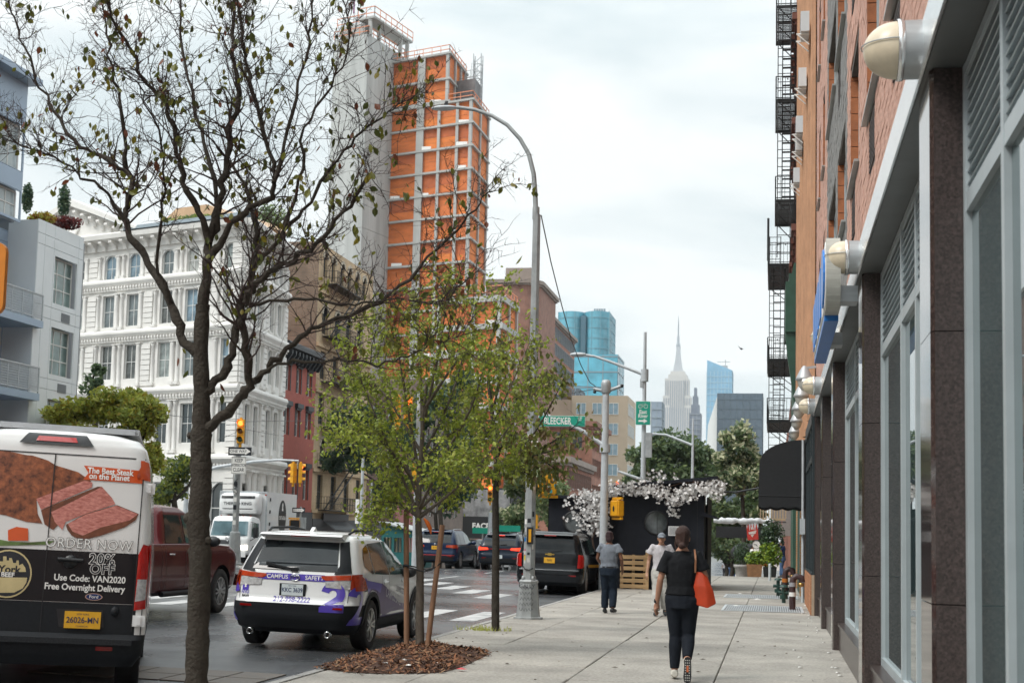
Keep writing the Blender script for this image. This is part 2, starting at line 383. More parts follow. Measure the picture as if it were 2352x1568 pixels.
# far pavement beyond the avenue, in two pieces either side of the side street
for y0,y1 in ((-10,57),(76,252)):
 b=MB();yy=[y0]+[q for q in (62,120,180) if y0 < q < y1]+[y1]
 for i in range(len(yy)-1):
  p,q=yy[i],yy[i+1];zp,zq=zt(p),zt(q)
  b.quad((-120,p,zp),(LKERB,p,zp),(LKERB,q,zq),(-120,q,zq));b.quad((LKERB,p,zp),(LKERB,p,zp-.5),(LKERB,q,zq-.5),(LKERB,q,zq))
 b.quad((-120,y0,zt(y0)),(LKERB,y0,zt(y0)),(LKERB,y0,-.6),(-120,y0,-.6));b.quad((-120,y1,zt(y1)),(LKERB,y1,zt(y1)),(LKERB,y1,-.6+zt(y1)),(-120,y1,-.6+zt(y1)))
 struct(b.build('opposite_pavement',SLAB))
# painted markings, 4 mm above the road
PAINT=mat('road_paint',(.50,.50,.49),.5,.2,2.2,bump=.1,col2=(.22,.225,.23))
def marking(parent,pts,nseg=1):
 m=MB();a,bq,c,d=pts
 for k in range(nseg):
  f0,f1=k/nseg,(k+1)/nseg
  l=lambda p,q,f:(p[0]+(q[0]-p[0])*f,p[1]+(q[1]-p[1])*f)
  q4=[l(a,d,f0),l(bq,c,f0),l(bq,c,f1),l(a,d,f1)]
  m.quad(*[(x,y,zr(x,y)+.005) for x,y in q4])
 return m.build('stripe',PAINT,parent,loc=tuple(-c for c in parent.location))
cw=empty('crosswalk',(-13,29,-.05));struct(cw)
for k in range(15):
 x=-5.95-k*1.07
 marking(cw,((x-.24,27.2+.06*k),(x+.24,27.2+.06*k),(x+.24,30.6+.06*k),(x-.24,30.6+.06*k)),2)
cw2=empty('crosswalk',(-13,50,-.05));struct(cw2)
for k in range(11):
 x=-7.4-k*1.05;y0=36.4+k*2.15
 marking(cw2,((x-.28,y0),(x+.28,y0),(x+.28,y0+2.9),(x-.28,y0+2.9)),2)
ln=empty('lane_line',(-11.5,24,-.03));struct(ln)
marking(ln,((-11.62,8),(-11.46,8),(-11.46,25.4),(-11.62,25.4)),6)
marking(ln,((-18.5,24.9),(-11.9,24.6),(-11.9,25.2),(-18.5,25.5)),4)
marking(ln,((-18.9,32.4),(-12.5,32.2),(-12.5,32.6),(-18.9,32.8)),4)
for y in (48,57,66,75):marking(ln,((-11.6,y),(-11.46,y),(-11.46,y+4),(-11.6,y+4)))
# steel plates over a trench by the kerb
uc=empty('trench_cover',(-6.9,15.5,zr(-6.9,15.5)));tag(uc,'worn rectangular utility cover of square panels let into the wet asphalt','utility cover')
PLT=mat('worn_plate',(.11,.10,.09),.6,.35,5,bump=.4,bscale=40,col2=(.17,.13,.10))
for i in range(5):
 for j in range(2):
  m=MB();m.box(-.25,.25,-.3,.3,-.04,.012);m.build('panel',PLT,uc,(-1.05+.525*i,-.32+.63*j,.002-.016*(-1.05+.525*i)),(0,.016,0))
# pavement gratings
for (gx0,gx1,gy0,gy1,lab) in ((-1.15,.66,32.2,34.9,'near steel pavement grating between the joints beside the brick shopfront'),(-1.35,.66,39.4,41.6,'farther steel pavement grating before the black awning')):
 gr=empty('pavement_grating',((gx0+gx1)/2,(gy0+gy1)/2,0));tag(gr,lab,'grating','steel gratings in the pavement')
 hw,hl=(gx1-gx0)/2,(gy1-gy0)/2;m=MB()
 m.box(-hw,hw,-hl,-hl+.06,.004,.02);m.box(-hw,hw,hl-.06,hl,.004,.02);m.box(-hw,-hw+.06,-hl+.06,hl-.06,.004,.02);m.box(hw-.06,hw,-hl+.06,hl-.06,.004,.02)
 m.build('frame',GALVL,gr)
 m=MB();m.quad((-hw,-hl,.007),(hw,-hl,.007),(hw,hl,.007),(-hw,hl,.007));m.build('shaft',BLACK,gr)
 m=MB();n=int(2*hw/.05)
 for k in range(1,n):x=-hw+2*hw*k/n;m.box(x-.011,x+.011,-hl+.06,hl-.06,.009,.017)
 for k in range(1,4):y=-hl+2*hl*k/4;m.box(-hw+.06,hw-.06,y-.012,y+.012,.0085,.0165)
 stuff(m.build('bars',GALVL,gr))
# ================================================================== RIGHT-HAND SIDE
FX=.85
GRANITE=mat('red_brown_granite',(.052,.039,.036),.30,.55,48,bump=.03,spec=.5,col2=(.033,.024,.022),bscale=3)
def granite_fix():
 t=GRANITE.node_tree;bs=t.nodes['Principled BSDF'];src=bs.inputs['Base Color'].links[0].from_socket
 v=t.nodes.new("ShaderNodeTexVoronoi");v.inputs['Scale'].default_value=70
 tcn=[x for x in t.nodes if x.type == 'TEX_COORD'][0];t.links.new(tcn.outputs['Object'],v.inputs['Vector'])
 mr=t.nodes.new("ShaderNodeMapRange");mr.inputs[1].default_value=0;mr.inputs[2].default_value=1;mr.inputs[3].default_value=.6;mr.inputs[4].default_value=1.4
 t.links.new(v.outputs['Color'],mr.inputs[0])
 ml=t.nodes.new("ShaderNodeMix");ml.data_type='RGBA';ml.blend_type='MULTIPLY';ml.inputs[0].default_value=1
 t.links.new(src,ml.inputs[6]);t.links.new(mr.outputs[0],ml.inputs[7]);t.links.new(ml.outputs[2],bs.inputs['Base Color'])
granite_fix()
POLISH=mat('polished_granite',(.05,.034,.03),.07,.5,40,spec=.8,col2=(.02,.015,.015))
ALU=mat('brushed_aluminium',(.40,.42,.43),.38,.08,3,metal=.55,bump=.04,stretch=(1,1,12))
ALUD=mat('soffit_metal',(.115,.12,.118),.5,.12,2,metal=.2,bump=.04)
FASC=mat('satin_metal_fascia',(.72,.73,.73),.22,.06,2,metal=.75)
FRAME=mat('grey_window_frame',(.46,.515,.535),.42,.07,3,metal=.25)
SHOPG=mat('shop_glass',(.07,.105,.11),.008,.4,.5,spec=.9)
BRK=mat('pink_brick',(.56,.325,.25),.8,.22,3.2,bump=.25,bscale=60)
BRKO=mat('orange_brick',(.36,.125,.05),.8,.22,5,bump=.25,bscale=60)
BRKG=mat('grey_brick',(.225,.22,.21),.8,.2,3.2,bump=.25,bscale=60)
MORT=mat('mortar',(.10,.082,.07),.95,.2,8)
nb=empty('brick_building',(FX,18,0));tag(nb,'near pink brick apartment building over a brown granite and glass shopfront','building')
off=(-FX,-18,0)
PX=[2140,1980.5,1913,1887,1871.5]
PY=[atX(x,1000,FX).y for x in PX]
Z_SILL,Z_TR,Z_SOF,Z_FAS=.36,3.40,4.25,4.56
GX=FX+.175
for i,y in enumerate(PY):
 pc=empty('pillar',(0,y-18,0));pc.parent=nb
 L_=.62 if i < 3 else .5
 for z0,z1 in ((0,1.25),(1.256,2.75),(2.756,Z_SOF-.005)):
  m=MB();m.box(.02,.5,0,L_,z0,z1);m.build('panel',GRANITE,pc)
  m=MB();m.add([(.02,-.001,z0),(0,.045,z0),(0,.045,z1),(.02,-.001,z1)],[(0,1,2,3)]);m.box(0,.02,.045,L_-.01,z0,z1);m.build('facing',POLISH,pc)
# soffit, fascia
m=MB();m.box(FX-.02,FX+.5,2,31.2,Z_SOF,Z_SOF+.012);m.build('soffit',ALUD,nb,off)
yb=[2,5.2,8.2,11.0,13.8,16.6,20.6,23,25.5,28,31.2]
for k in range(len(yb)-1):
 m=MB();m.box(FX-.03,FX+.3,yb[k]+.003,yb[k+1]-.003,Z_SOF+.014,Z_FAS);m.box(FX-.045,FX-.031,yb[k]+.003,yb[k+1]-.003,Z_SOF-.01,Z_SOF+.03);m.build('fascia_panel',FASC,nb,off)
# shop bays
def louvre(parent,y0,y1,single):
 m=MB();m.quad((GX+.16,y0,Z_TR+.05),(GX+.16,y1,Z_TR+.05),(GX+.16,y1,Z_SOF),(GX+.16,y0,Z_SOF));m.build('louvre_back',BLACK,parent,off)
 n=11;mm=MB()
 for k in range(n):
  z=Z_TR+.06+(Z_SOF-Z_TR-.1)*(k+.4)/n
  t=MB() if single else mm
  t.add([(GX+.01,y0,z),(GX+.01,y1,z),(GX+.085,y1,z+.045),(GX+.085,y0,z+.045),(GX+.013,y0,z-.006),(GX+.013,y1,z-.006),(GX+.085,y1,z+.037),(GX+.085,y0,z+.037)],[(0,1,2,3),(4,5,6,7),(0,1,5,4)])
  if single:t.build('slat',FRAME,parent,off)
 if not single:stuff(mm.build('slats',FRAME,parent,off))
bays=[(2.2,PY[0],[3.0,4.3,5.5,6.72]),(PY[0]+.62,PY[1],[9.6,10.85,12.1]),(PY[1]+.62,PY[2],[15.8,17.3,18.9]),(PY[2]+.62,PY[3],[22.6,24.0]),(PY[3]+.5,PY[4],[27.6])]
for bi,(y0,y1,mu) in enumerate(bays):
 sf=empty('shop_window',(GX-FX,(y0+y1)/2-18,0));sf.parent=nb
 o2=(-GX,-(y0+y1)/2,0)
 edges=[y0+.01]+mu+[y1-.01]
 m=MB();mw=.085
 for k,e in enumerate(edges):
  a,c=(e,e+mw) if k == 0 else ((e-mw,e) if k == len(edges)-1 else (e-mw/2,e+mw/2))
  m.box(GX,GX+.15,a,c,Z_SILL+.04,Z_SOF-.01)
 for k in range(len(edges)-1):
  a=edges[k]+(mw if k == 0 else mw/2);c=edges[k+1]-(mw if k == len(edges)-2 else mw/2)
  m.box(GX+.003,GX+.148,a,c,Z_TR,Z_TR+.10);m.box(GX+.003,GX+.148,a,c,Z_SILL+.04,Z_SILL+.12);m.box(GX+.003,GX+.148,a,c,Z_SOF-.07,Z_SOF-.012)
 m.build('frame',FRAME,sf,o2)
 m=MB();m.box(FX+.09,GX+.2,y0+.01,y1-.01,0,Z_SILL);m.box(FX+.07,GX+.2,y0+.005,y1-.005,Z_SILL+.002,Z_SILL+.04);m.build('sill_plinth',GRANITE,sf,o2)
 for k in range(len(edges)-1):
  m=MB();m.quad((GX+.035,edges[k],Z_SILL+.05),(GX+.035,edges[k+1],Z_SILL+.05),(GX+.035,edges[k+1],Z_TR+.02),(GX+.035,edges[k],Z_TR+.02));m.build('pane',SHOPG,sf,o2)
 for k in range(len(edges)-1):
  lv=empty('louvre',(GX-FX,(edges[k]+edges[k+1])/2-18,Z_TR));lv.parent=nb
  offl=(-GX,-(edges[k]+edges[k+1])/2,-Z_TR)
  sv=off;off=offl;louvre(lv,edges[k]+.04,edges[k+1]-.04,bi < 2);off=sv
# upper brick wall: real bricks over a mortar plane
WY=[(9.2,11.05),(12.3,13.95),(15.3,17.0),(18.25,20.5),(21.2,24.1),(25.9,26.9),(28.4,29.4)]
OPN=[]
for k in range(5):
 z0=5.65+2.72*k
 for j,(a,c) in enumerate(WY):OPN.append((a,z0,c-a,1.45 if j not in (3,4) else 1.3))
GRL=[(12.85,5.06,.85,.46),(16.0,5.06,.8,.46),(19.6,4.98,.8,.5),(12.85,7.78,.85,.46),(16.0,7.78,.8,.46),(19.6,7.7,.8,.5),(10.2,5.06,.75,.46)]
m=MB();wall_mb(m,31.15,22,OPN+GRL,.16,Z_FAS,2.0)
me=m.mesh('wall',MORT)
for v in me.vertices:v.co=(v.co.y+FX+.03,v.co.x,v.co.z)
inst('wall',me,nb,off)
m=MB();m.box(FX+.3,FX+14,2,31.15,.0,Z_SOF-.002);m.box(FX+.32,FX+14,2.0,31.15,Z_SOF+.02,22);m.build('core',MORT,nb,off)
def blocked(y0,y1,z0,z1):
 for x,z,w,h in OPN+GRL:
  if y1 > x and y0 < x+w and z1 > z and z0 < z+h:return (x,x+w)
 return None
cand=[];BW,BH=.30,.10
row=0;z=Z_FAS+.03
while z < 14.8:
 y=3.0-(BW/2 if row % 2 else 0)
 while y < 31.1:
  if z < 2.6+.41*y:
   y0,y1=y+.005,y+BW-.006;zz0,zz1=z+.004,z+BH-.005
   blk=blocked(y0,y1,zz0,zz1);segs=[(y0,y1)]
   if blk:segs=[(y0,min(y1,blk[0])),(max(y0,blk[1]),y1)]
   for a,c in segs:
    if c-a > .03:cand.append((a,min(c,31.1),zz0,zz1))
  y += BW
 z += BH;row += 1
cand.sort(key=lambda t:t[0]+abs(t[2]-4.8)*1.2)
def brick_shape(m,a,c,z0,z1,dx):
 x=FX+.018+dx
 m.add([(x,a,z0),(x,c,z0),(x,c,z1),(x,a,z1),(FX+.04,a,z0),(FX+.04,c,z0),(FX+.04,c,z1),(FX+.04,a,z1)],[(0,3,2,1),(0,1,5,4),(1,2,6,5),(2,3,7,6),(3,0,4,7)])
isg=lambda a,c:17.75 < (a+c)/2 < 24.6
near=[t for t in cand if t[0] > 7.0][:300];ns=set(near)
mfull=MB();mfull.add([(0,0,0),(0,1,0),(0,1,1),(0,0,1),(.025,0,0),(.025,1,0),(.025,1,1),(.025,0,1)],[(0,3,2,1),(0,1,5,4),(1,2,6,5),(2,3,7,6),(3,0,4,7)])
bme=mfull.mesh('brick',BRK)
rng=random.Random(7)
for a,c,z0,z1 in near:inst('brick',bme,nb,(.018+rng.uniform(-.003,.003),a-18,z0),sc=(1,c-a,z1-z0))
mp_,mg_=MB(),MB()
for t in cand:
 if t in ns:continue
 brick_shape(mg_ if isg(*t[:2]) else mp_,*t,rng.uniform(-.003,.003))
me=mp_.mesh('brickwork',BRK);stuff(inst('brickwork',me,nb,off));me=mg_.mesh('grey_brickwork',BRKG);stuff(inst('grey_brickwork',me,nb,off))
SILL=mat('sill_flashing',(.34,.35,.34),.4,.1,4,metal=.4)
for j,(x,z,w,h) in enumerate(OPN):
 if z > 2.9+.42*x:continue
 m=MB();F=.07
 for a,c,q0,q1 in ((x,x+F,z,z+h),(x+w-F,x+w,z,z+h),(x+F,x+w-F,z,z+F),(x+F,x+w-F,z+h-F,z+h),(x+w*.5-.03,x+w*.5+.03,z+F,z+h-F)):m.box(FX+.11,FX+.17,a,c,q0,q1)
 wo=m.build('window',FRAME,nb,off)
 m=MB();m.quad((FX+.15,x,z),(FX+.15,x+w,z),(FX+.15,x+w,z+h),(FX+.15,x,z+h));m.build('pane',SHOPG,wo)
 m=MB();m.box(FX-.035,FX+.11,x-.04,x+w+.04,z-.03,z-.004);m.build('sill',SILL,wo)
 m=MB()                                                # orange brick jamb lining, brick by brick in relief
 zz=z
 while zz < z+h-.02:
  m.box(FX+.02,FX+.11,x+w-.012,x+w+.006,zz+.006,min(zz+.2,z+h)-.004);zz += .2
 stuff(m.build('jamb_bricks',BRKO,wo))
for x,z,w,h in GRL:
 g=MB()
 for k in range(9):zz=z+h*(k+.5)/9;g.box(FX+.02,FX+.05,x+.02,x+w-.02,zz-.012,zz+.012)
 go=g.build('vent_grille',mat('dark_grille',(.05,.035,.03),.6),nb,off)
 g=MB();g.quad((FX+.12,x,z),(FX+.12,x+w,z),(FX+.12,x+w,z+h),(FX+.12,x,z+h));g.build('grille_back',BLACK,go)
# globe lamps on the fascia
OPAL=mat('opal_diffuser',(.66,.57,.42),.35,.12,6,spec=.6);
LMP=[('largest cream globe wall lamp nearest the camera on the metal fascia',PY[0]+.18),('second cream globe wall lamp, just right of the blue sign',PY[1]+.05),('cream globe wall lamp half hidden beneath the blue sign',PY[2]-1.4),('cream globe wall lamp beyond the blue sign, upper of the far pair',PY[3]-.2),('smallest cream globe wall lamp at the far end of the fascia',PY[4]-.6)]
def globe_lamp(lab,y):
 t=empty('globe_lamp',(FX-.03,y,4.42));tag(t,lab,'wall lamp','cream globe lamps along the fascia')
 r=.172
 m=MB();m.lathe([(r*.98,0),(r*.98,-.135)],axis='X',n=32);m.lathe([(0,-.001),(r*.98,-.001)],axis='X',n=32);m.build('collar',ALU,t)
 m=MB();m.lathe([(r,-.100),(r*1.03,-.102),(r*1.03,-.135),(r,-.137)],axis='X',n=32);m.build('band',FASC,t)
 m=MB();m.lathe([(r*.96*math.cos(a),-.137-.19*math.sin(a)) for a in [pi/2*k/12 for k in range(13)]],axis='X',n=32);m.build('globe',OPAL,t)
 m=MB();m.tube([(-.137-.2*math.sin(a),r*1.0*math.cos(a),.02) for a in [pi*k/16 for k in range(17)]],.004,6);m.build('guard_wire',ALU,t)
for l in LMP:globe_lamp(*l)
cam_t=empty('security_camera',(FX-.03,PY[3]+1.0,4.62));tag(cam_t,'small white dome security camera on a bracket between the far globe lamps','camera')
m=MB();m.tube([(0,0,0),(-.18,0,.05)],.02);m.lathe([(0,.07),(.1,.06),(.12,0)],(-.2,0,0),n=16);m.build('housing',WHITE,cam_t)
m=MB();m.ball((-.2,0,0),.08,n=14);m.build('dome',BLACK,cam_t)
# blue shop sign
sg=empty('shop_sign',(.56,16.4,4.3));tag(sg,'blue and white pill-shaped shop sign standing off the fascia','sign')
SY0,SY1,SZ,SH=14.35,18.7,4.28,.36
pill=[]
for k in range(13):a=pi/2+pi*k/12;pill.append((SY0+SH*.55+SH*.55*math.cos(a),SZ+SH*math.sin(a)))
pill += [(SY1,SZ-SH),(SY1,SZ+SH)]
sl=(-.56,-16.4,-4.3)
m=MB();m.prism(pill,.50,.64,'X');m.build('cabinet',mat('sign_cabinet',(.42,.42,.38),.5,.12,4,bump=.05,stretch=(1,1,9)),sg,sl)
m=MB();m.prism([(SY0+.04+(y-SY0)*.96,SZ+(z-SZ)*.9) for y,z in pill],.492,.499,'X');m.build('face',WHITE,sg,sl)
SBL=mat('sign_blue',(.012,.17,.55),.3,.08,3)
for k,(a,c) in enumerate(((14.5,15.3),(15.6,16.2),(16.45,17.0),(17.25,17.8),(18.0,18.5))):
 m=MB();r=(c-a)/2;ym=(a+c)/2
 if k == 0:m.prism([(ym+r*math.cos(q),SZ+.3*math.sin(q)) for q in [2*pi*j/20 for j in range(20)]],.472,.491,'X')
 else:m.box(.476,.491,a,c,SZ-.29,SZ+.25)
 m.build('letter_block',SBL,sg,sl)
m=MB();m.box(.50,.645,15.0,18.65,SZ-SH-.06,SZ-SH-.002);m.build('blue_trim',SBL,sg,sl)
for y in (14.6,17.9):m=MB();m.box(.645,FX-.03,y,y+.3,4.0,4.16);m.build('bracket',ALU,sg,sl)
# ---------------------------------------------- orange brick building with window air conditioners
ORB=brick_mat('orange_brickwork',(.50,.245,.095),(.56,.29,.12),(.46,.37,.29),.22,.08,.012)
PEACH=mat('peach_render',(.52,.31,.19),.8,.14,2,bump=.15)
ob=empty('brick_building',(FX,42,0));tag(ob,'orange brick building with narrow piers and white air conditioners','building')
o2=(-FX,-42,0)
OY0,OY1=31.2,53.0
ops=[]
for k in range(6):
 for j in range(8):ops.append((OY0+.75+j*2.7,6.2+k*3.3,1.15,1.8))
m=MB();wall_mb(m,OY1,25,ops,.2,4.4,OY0)
me=m.mesh('wall',ORB)
for v in me.vertices:v.co=(v.co.y+FX,v.co.x,v.co.z)
inst('wall',me,ob,o2)
m=MB();m.box(FX+.22,FX+12,OY0,OY1,0,25);m.build('core',ORB,ob,o2)
for j in range(9):
 y=OY0+.06+j*2.7
 m=MB();m.box(FX-.07,FX-.002,y,y+.45,4.4,25);m.box(FX-.10,FX-.072,y+.12,y+.33,4.4,25);m.build('pier',PEACH,ob,o2)
wf=mat('brown_window_frame',(.06,.045,.04),.5)
for x,z,w,h in ops:
 m=MB()
 for a,c,q0,q1 in ((x,x+.06,z,z+h),(x+w-.06,x+w,z,z+h),(x+.06,x+w-.06,z,z+.06),(x+.06,x+w-.06,z+h-.06,z+h),(x+.06,x+w-.06,z+h/2-.03,z+h/2+.03)):m.box(FX+.08,FX+.14,a,c,q0,q1)
 wo=m.build('window',wf,ob,o2,fixn=False)
 m=MB();m.quad((FX+.12,x,z),(FX+.12,x+w,z),(FX+.12,x+w,z+h),(FX+.12,x,z+h));m.build('pane',G_DARK,wo,fixn=False)
 m=MB();m.box(FX-.06,FX+.08,x-.05,x+w+.05,z-.08,z-.003);m.build('sill',PEACH,wo,fixn=False)
# air conditioners
ACW=mat('air_conditioner_white',(.66,.67,.68),.5,.06,3)
def aircon(loc,lab,group,rz=0,s=1.0,bracket=True):
 t=empty('air_conditioner',loc,rz);tag(t,lab,'air conditioner',group)
 dp=.38*s if not bracket else .20
 m=MB();m.box(-dp,0,-.33*s,.33*s,0,.42*s);m.build('case',ACW,t)
 m=MB()
 for k in range(7):z=.05*s+k*.05*s;m.box(-dp-.005,-dp-.001,-.29*s,.29*s,z,z+.03*s)
 m.build('grille',mat('grille_grey',(.25,.26,.27),.6),t)
 if bracket:
  m=MB()
  for y in (-.22,.22):m=MB();m.bar((-.30,y*s,-.03),(.0,y*s,-.03),.03);m.bar((-.27,y*s,-.04),(0,y*s,-.25*s),.025);m.build('bracket',WHITE,t)
 return t
for (px,py,Y,l) in ((1851,84,33.6,'topmost white air conditioner high on the orange brick wall'),(1846,208,36.6,'second white air conditioner from the top on the orange brick wall'),(1839,312,41.2,'third white air conditioner from the top on the orange brick wall'),(1837,352,42.0,'fourth white air conditioner, close under the third on the orange wall'),(1831,425,46.5,'lowest white air conditioner on the orange brick wall')):
 p=at(px,py,Y);aircon((FX-.1,Y,p.z),l,'air conditioners on the orange wall',s=1.15)
# lanterns
LAN=mat('lantern_grey',(.42,.44,.45),.45,.1,5,metal=.3)
for k,y in enumerate((30.4,34.0,37.4,41.2,45.4)):
 t=empty('wall_lantern',(FX-.1,y,4.95));tag(t,('grey wall lantern nearest the globe lamps','second grey wall lantern along the orange wall','middle grey wall lantern of the row','fourth grey wall lantern, above the awning','farthest grey wall lantern of the row')[k],'lantern','grey lanterns along the orange building')
 m=MB();m.lathe([(.03,.30),(.06,.26),(.1,.2),(.17,.05),(.19,.0),(.15,-.02)],(-.14,0,0),n=12);m.bar((-.14,0,.25),(.1,0,.28),.05);m.build('hood',LAN,t)
 m=MB();m.lathe([(.15,-.02),(.13,-.12),(.06,-.22),(0,-.24)],(-.14,0,0),n=12);m.build('lens',mat('lantern_glass',(.5,.5,.46),.25),t)
# ground floor of the orange building: brick-based shopfront
DKF=mat('dark_teal_frame',(.02,.03,.034),.4)
sh=empty('shopfront',(FX,34.3,0));tag(sh,'dark framed shopfront on a low orange brick base under the peach wall','shopfront');o3=(-FX,-34.3,0)
m=MB();m.box(FX-.06,FX+.2,31.3,37.4,0,.86);bs_=m.build('brick_base',mat('mortar_pale',(.40,.30,.22),.9,.1,6),sh,o3)
bk=MB();bk.box(0,.02,0,.39,0,.098);bkm=bk.mesh('brick',mat('base_brick',(.38,.16,.07),.8,.25,4,bump=.2))
rng=random.Random(3)
for r in range(8):
 y=31.31-(.2 if r % 2 else 0)
 while y < 37.3:
  a,c=max(y,31.305),min(y+.39,37.39)
  if c-a > .05:inst('brick',bkm,sh,(-.078,a-34.3,.004+r*.107),sc=(1,(c-a)/.39,1))
  y += .402
m=MB()
for y in (31.3,32.8,34.3,35.8,37.25):m.box(FX-.05,FX+.1,y,y+.14,.9,4.1)
m.box(FX-.07,FX+.12,31.3,37.4,.86,.9);m.box(FX-.06,FX+.1,31.44,37.25,3.3,3.42);m.box(FX-.07,FX+.1,31.3,37.4,4.1,4.38);m.build('frame',DKF,sh,o3)
for y in (31.44,32.94,34.44,35.94):
 m=MB();m.quad((FX+.03,y,.9),(FX+.03,y+1.36,.9),(FX+.03,y+1.36,4.1),(FX+.03,y,4.1));m.build('pane',SHOPG,sh,o3)
m=MB();m.box(FX-.02,FX+.2,37.45,53,0,4.38);m.build('dark_front',mat('dark_shop_front',(.03,.02,.018),.5,.2,3),sh,o3)
m=MB();m.box(FX-.12,FX-.02,41.8,42.2,0,4.38);m.box(FX-.12,FX-.02,49,49.4,0,4.38);m.build('brick_pier',ORB,sh,o3)
m=MB();m.box(FX-.10,FX-.022,43.5,47.5,.0,4.0);m.build('green_panel',mat('dark_green_paint',(.015,.07,.05),.5,.2,3),sh,o3)
m=MB();m.tube([(FX-.12,37.8,0),(FX-.12,37.8,4.2)],.035);m.build('downpipe',GALVL,sh,o3)
m=MB();m.box(FX-.2,FX-.07,37.55,37.8,1.75,2.15);m.build('meter_box',GALVL,sh,o3)
# black dome awning
CANV=mat('black_canvas',(.009,.010,.012),.75,.25,12,bump=.1)
aw=empty('awning',(FX,39.4,2.6));tag(aw,'black canvas dome awning over the doorway with a scalloped skirt','awning')
m=MB();prof=[]
for k in range(10):a=pi/2*k/9;prof.append((-1.22*math.sin(a)-.02,1.65*max(0,math.cos(a)) ** .85))
prof=[(p[0],p[1]*.42+.92) for p in prof]+[(-1.25,.5),(-1.26,.12)]
NY=8
for i in range(len(prof)-1):
 for j in range(NY):
  f0,f1=-1.5+3*j/NY,-1.5+3*(j+1)/NY
  m.quad((prof[i][0],f0,prof[i][1]),(prof[i][0],f1,prof[i][1]),(prof[i+1][0],f1,prof[i+1][1]),(prof[i+1][0],f0,prof[i+1][1]))
for s_ in (-1.5,1.5):
 pts=[(0,.12)]+[(0,.92+.42*1.65)]+prof[1:]
 m.add([(p[0],s_,p[1]) for p in pts],[tuple(range(len(pts)))])
m.build('canvas',CANV,aw)
m=MB();
def skirt(x0,y0,x1,y1,n):
 for j in range(n):
  for q in range(4):
   f0,f1=(j+q/4)/n,(j+(q+1)/4)/n;h=lambda f:-.14-.05*abs(math.sin(pi*f*n))
   m.quad((x0+(x1-x0)*f0,y0+(y1-y0)*f0,.12),(x0+(x1-x0)*f1,y0+(y1-y0)*f1,.12),(x0+(x1-x0)*f1,y0+(y1-y0)*f1,h(f1)),(x0+(x1-x0)*f0,y0+(y1-y0)*f0,h(f0)))
skirt(-1.26,-1.5,-1.26,1.5,7);skirt(-1.26,-1.502,0,-1.502,4);skirt(-1.26,1.502,0,1.502,4)
m.build('skirt',CANV,aw)
m=MB()
for k in (2,4,6,8):m.tube([(prof[k][0]*1.004,-1.503,prof[k][1]),(prof[k][0]*1.004,1.503,prof[k][1])],.012,6)
m.tube([(-1.25,-1.5,.13),(0,-1.5,.13)],.015,6);m.build('ribs',CANV,aw)
# ---------------------------------------------- red-brown building with window hoods, and beyond it the far block
RED=brick_mat('red_brickwork',(.26,.075,.042),(.30,.09,.05),(.22,.12,.09))
rb=empty('brick_building',(FX,58,0));tag(rb,'red brick building with brown stone window hoods behind the upper fire escape','building');o4=(-FX,-58,0)
m=MB();m.box(FX,FX+12,53.05,63,0,26);m.build('wall',RED,rb,o4)
HOOD=mat('brownstone',(.17,.065,.045),.75,.2,5,bump=.15)
for fl in range(4):
 for j in range(4):
  y=53.9+j*2.4;z=6.6+fl*4.1
  m=MB();m.box(FX-.28,FX-.003,y-.2,y+1.3,z+2.5,z+2.75);m.box(FX-.18,FX-.003,y-.1,y+1.2,z+2.3,z+2.498);m.box(FX-.10,FX-.003,y-.1,y+.08,z+1.9,z+2.298);m.box(FX-.10,FX-.003,y+1.02,y+1.2,z+1.9,z+2.298);m.box(FX-.12,FX-.003,y-.1,y+1.2,z-.15,z);m.build('window_hood',HOOD,rb,o4)
  m=MB();m.box(FX-.01,FX+.02,y+.08,y+1.02,z,z+2.3);m.build('window',G_DARK,rb,o4)
gb=empty('green_shop_building',(FX,66,0));tag(gb,'narrow building with a bulky dark green bracketed shop cornice','building');o5=(-FX,-66,0)
m=MB();m.box(FX+.02,FX+12,63.05,74,-1,18);m.build('wall',brick_mat('brown_brickwork',(.2,.10,.07),(.23,.12,.08),(.18,.13,.1)),gb,o5)
GRN=mat('bottle_green_paint',(.022,.075,.05),.5,.18,3,bump=.05)
gc=empty('green_cornice',(FX,56,8.5));tag(gc,'dark green timber cornice block with a curved bracket on the red wall','cornice');o6=(-FX,-56,-8.5)
m=MB();m.box(FX-.48,FX-.003,53.4,57,9.3,11.2);m.box(FX-.36,FX-.003,53.4,57,11.2,11.5);m.add([(FX-.25,53.4,11.5),(FX-.003,53.4,11.5),(FX-.003,57,11.5),(FX-.25,57,11.5),(FX-.18,53.4,11.9),(FX-.003,53.4,11.9),(FX-.003,57,11.9),(FX-.18,57,11.9)],[(0,1,5,4),(4,5,6,7),(0,4,7,3),(2,3,7,6)]);m.build('block',GRN,gc,o6)
m=MB();m.prism([(FX-.48,9.298),(FX-.40,8.4),(FX-.25,7.4),(FX-.12,6.4),(FX-.003,6.2),(FX-.003,9.298)],53.5,54.1,'Y');m.build('bracket',GRN,gc,o6)
m=MB();m.box(FX-.16,FX-.004,54.3,62,0,9.2);m.build('green_panel',GRN,gc,o6)
fb=empty('brick_block',(FX,100,-1));tag(fb,'far red brick block at the end of the right-hand pavement','building');o7=(-FX,-100,1)
m=MB();m.box(FX+.05,FX+14,74.05,170,-6,9.5);m.build('wall',RED,fb,o7)
for k in range(10):
 m=MB();m.box(FX+.0,FX+.06,77+k*4,79+k*4,5,8);m.build('window',G_DARK,fb,o7)
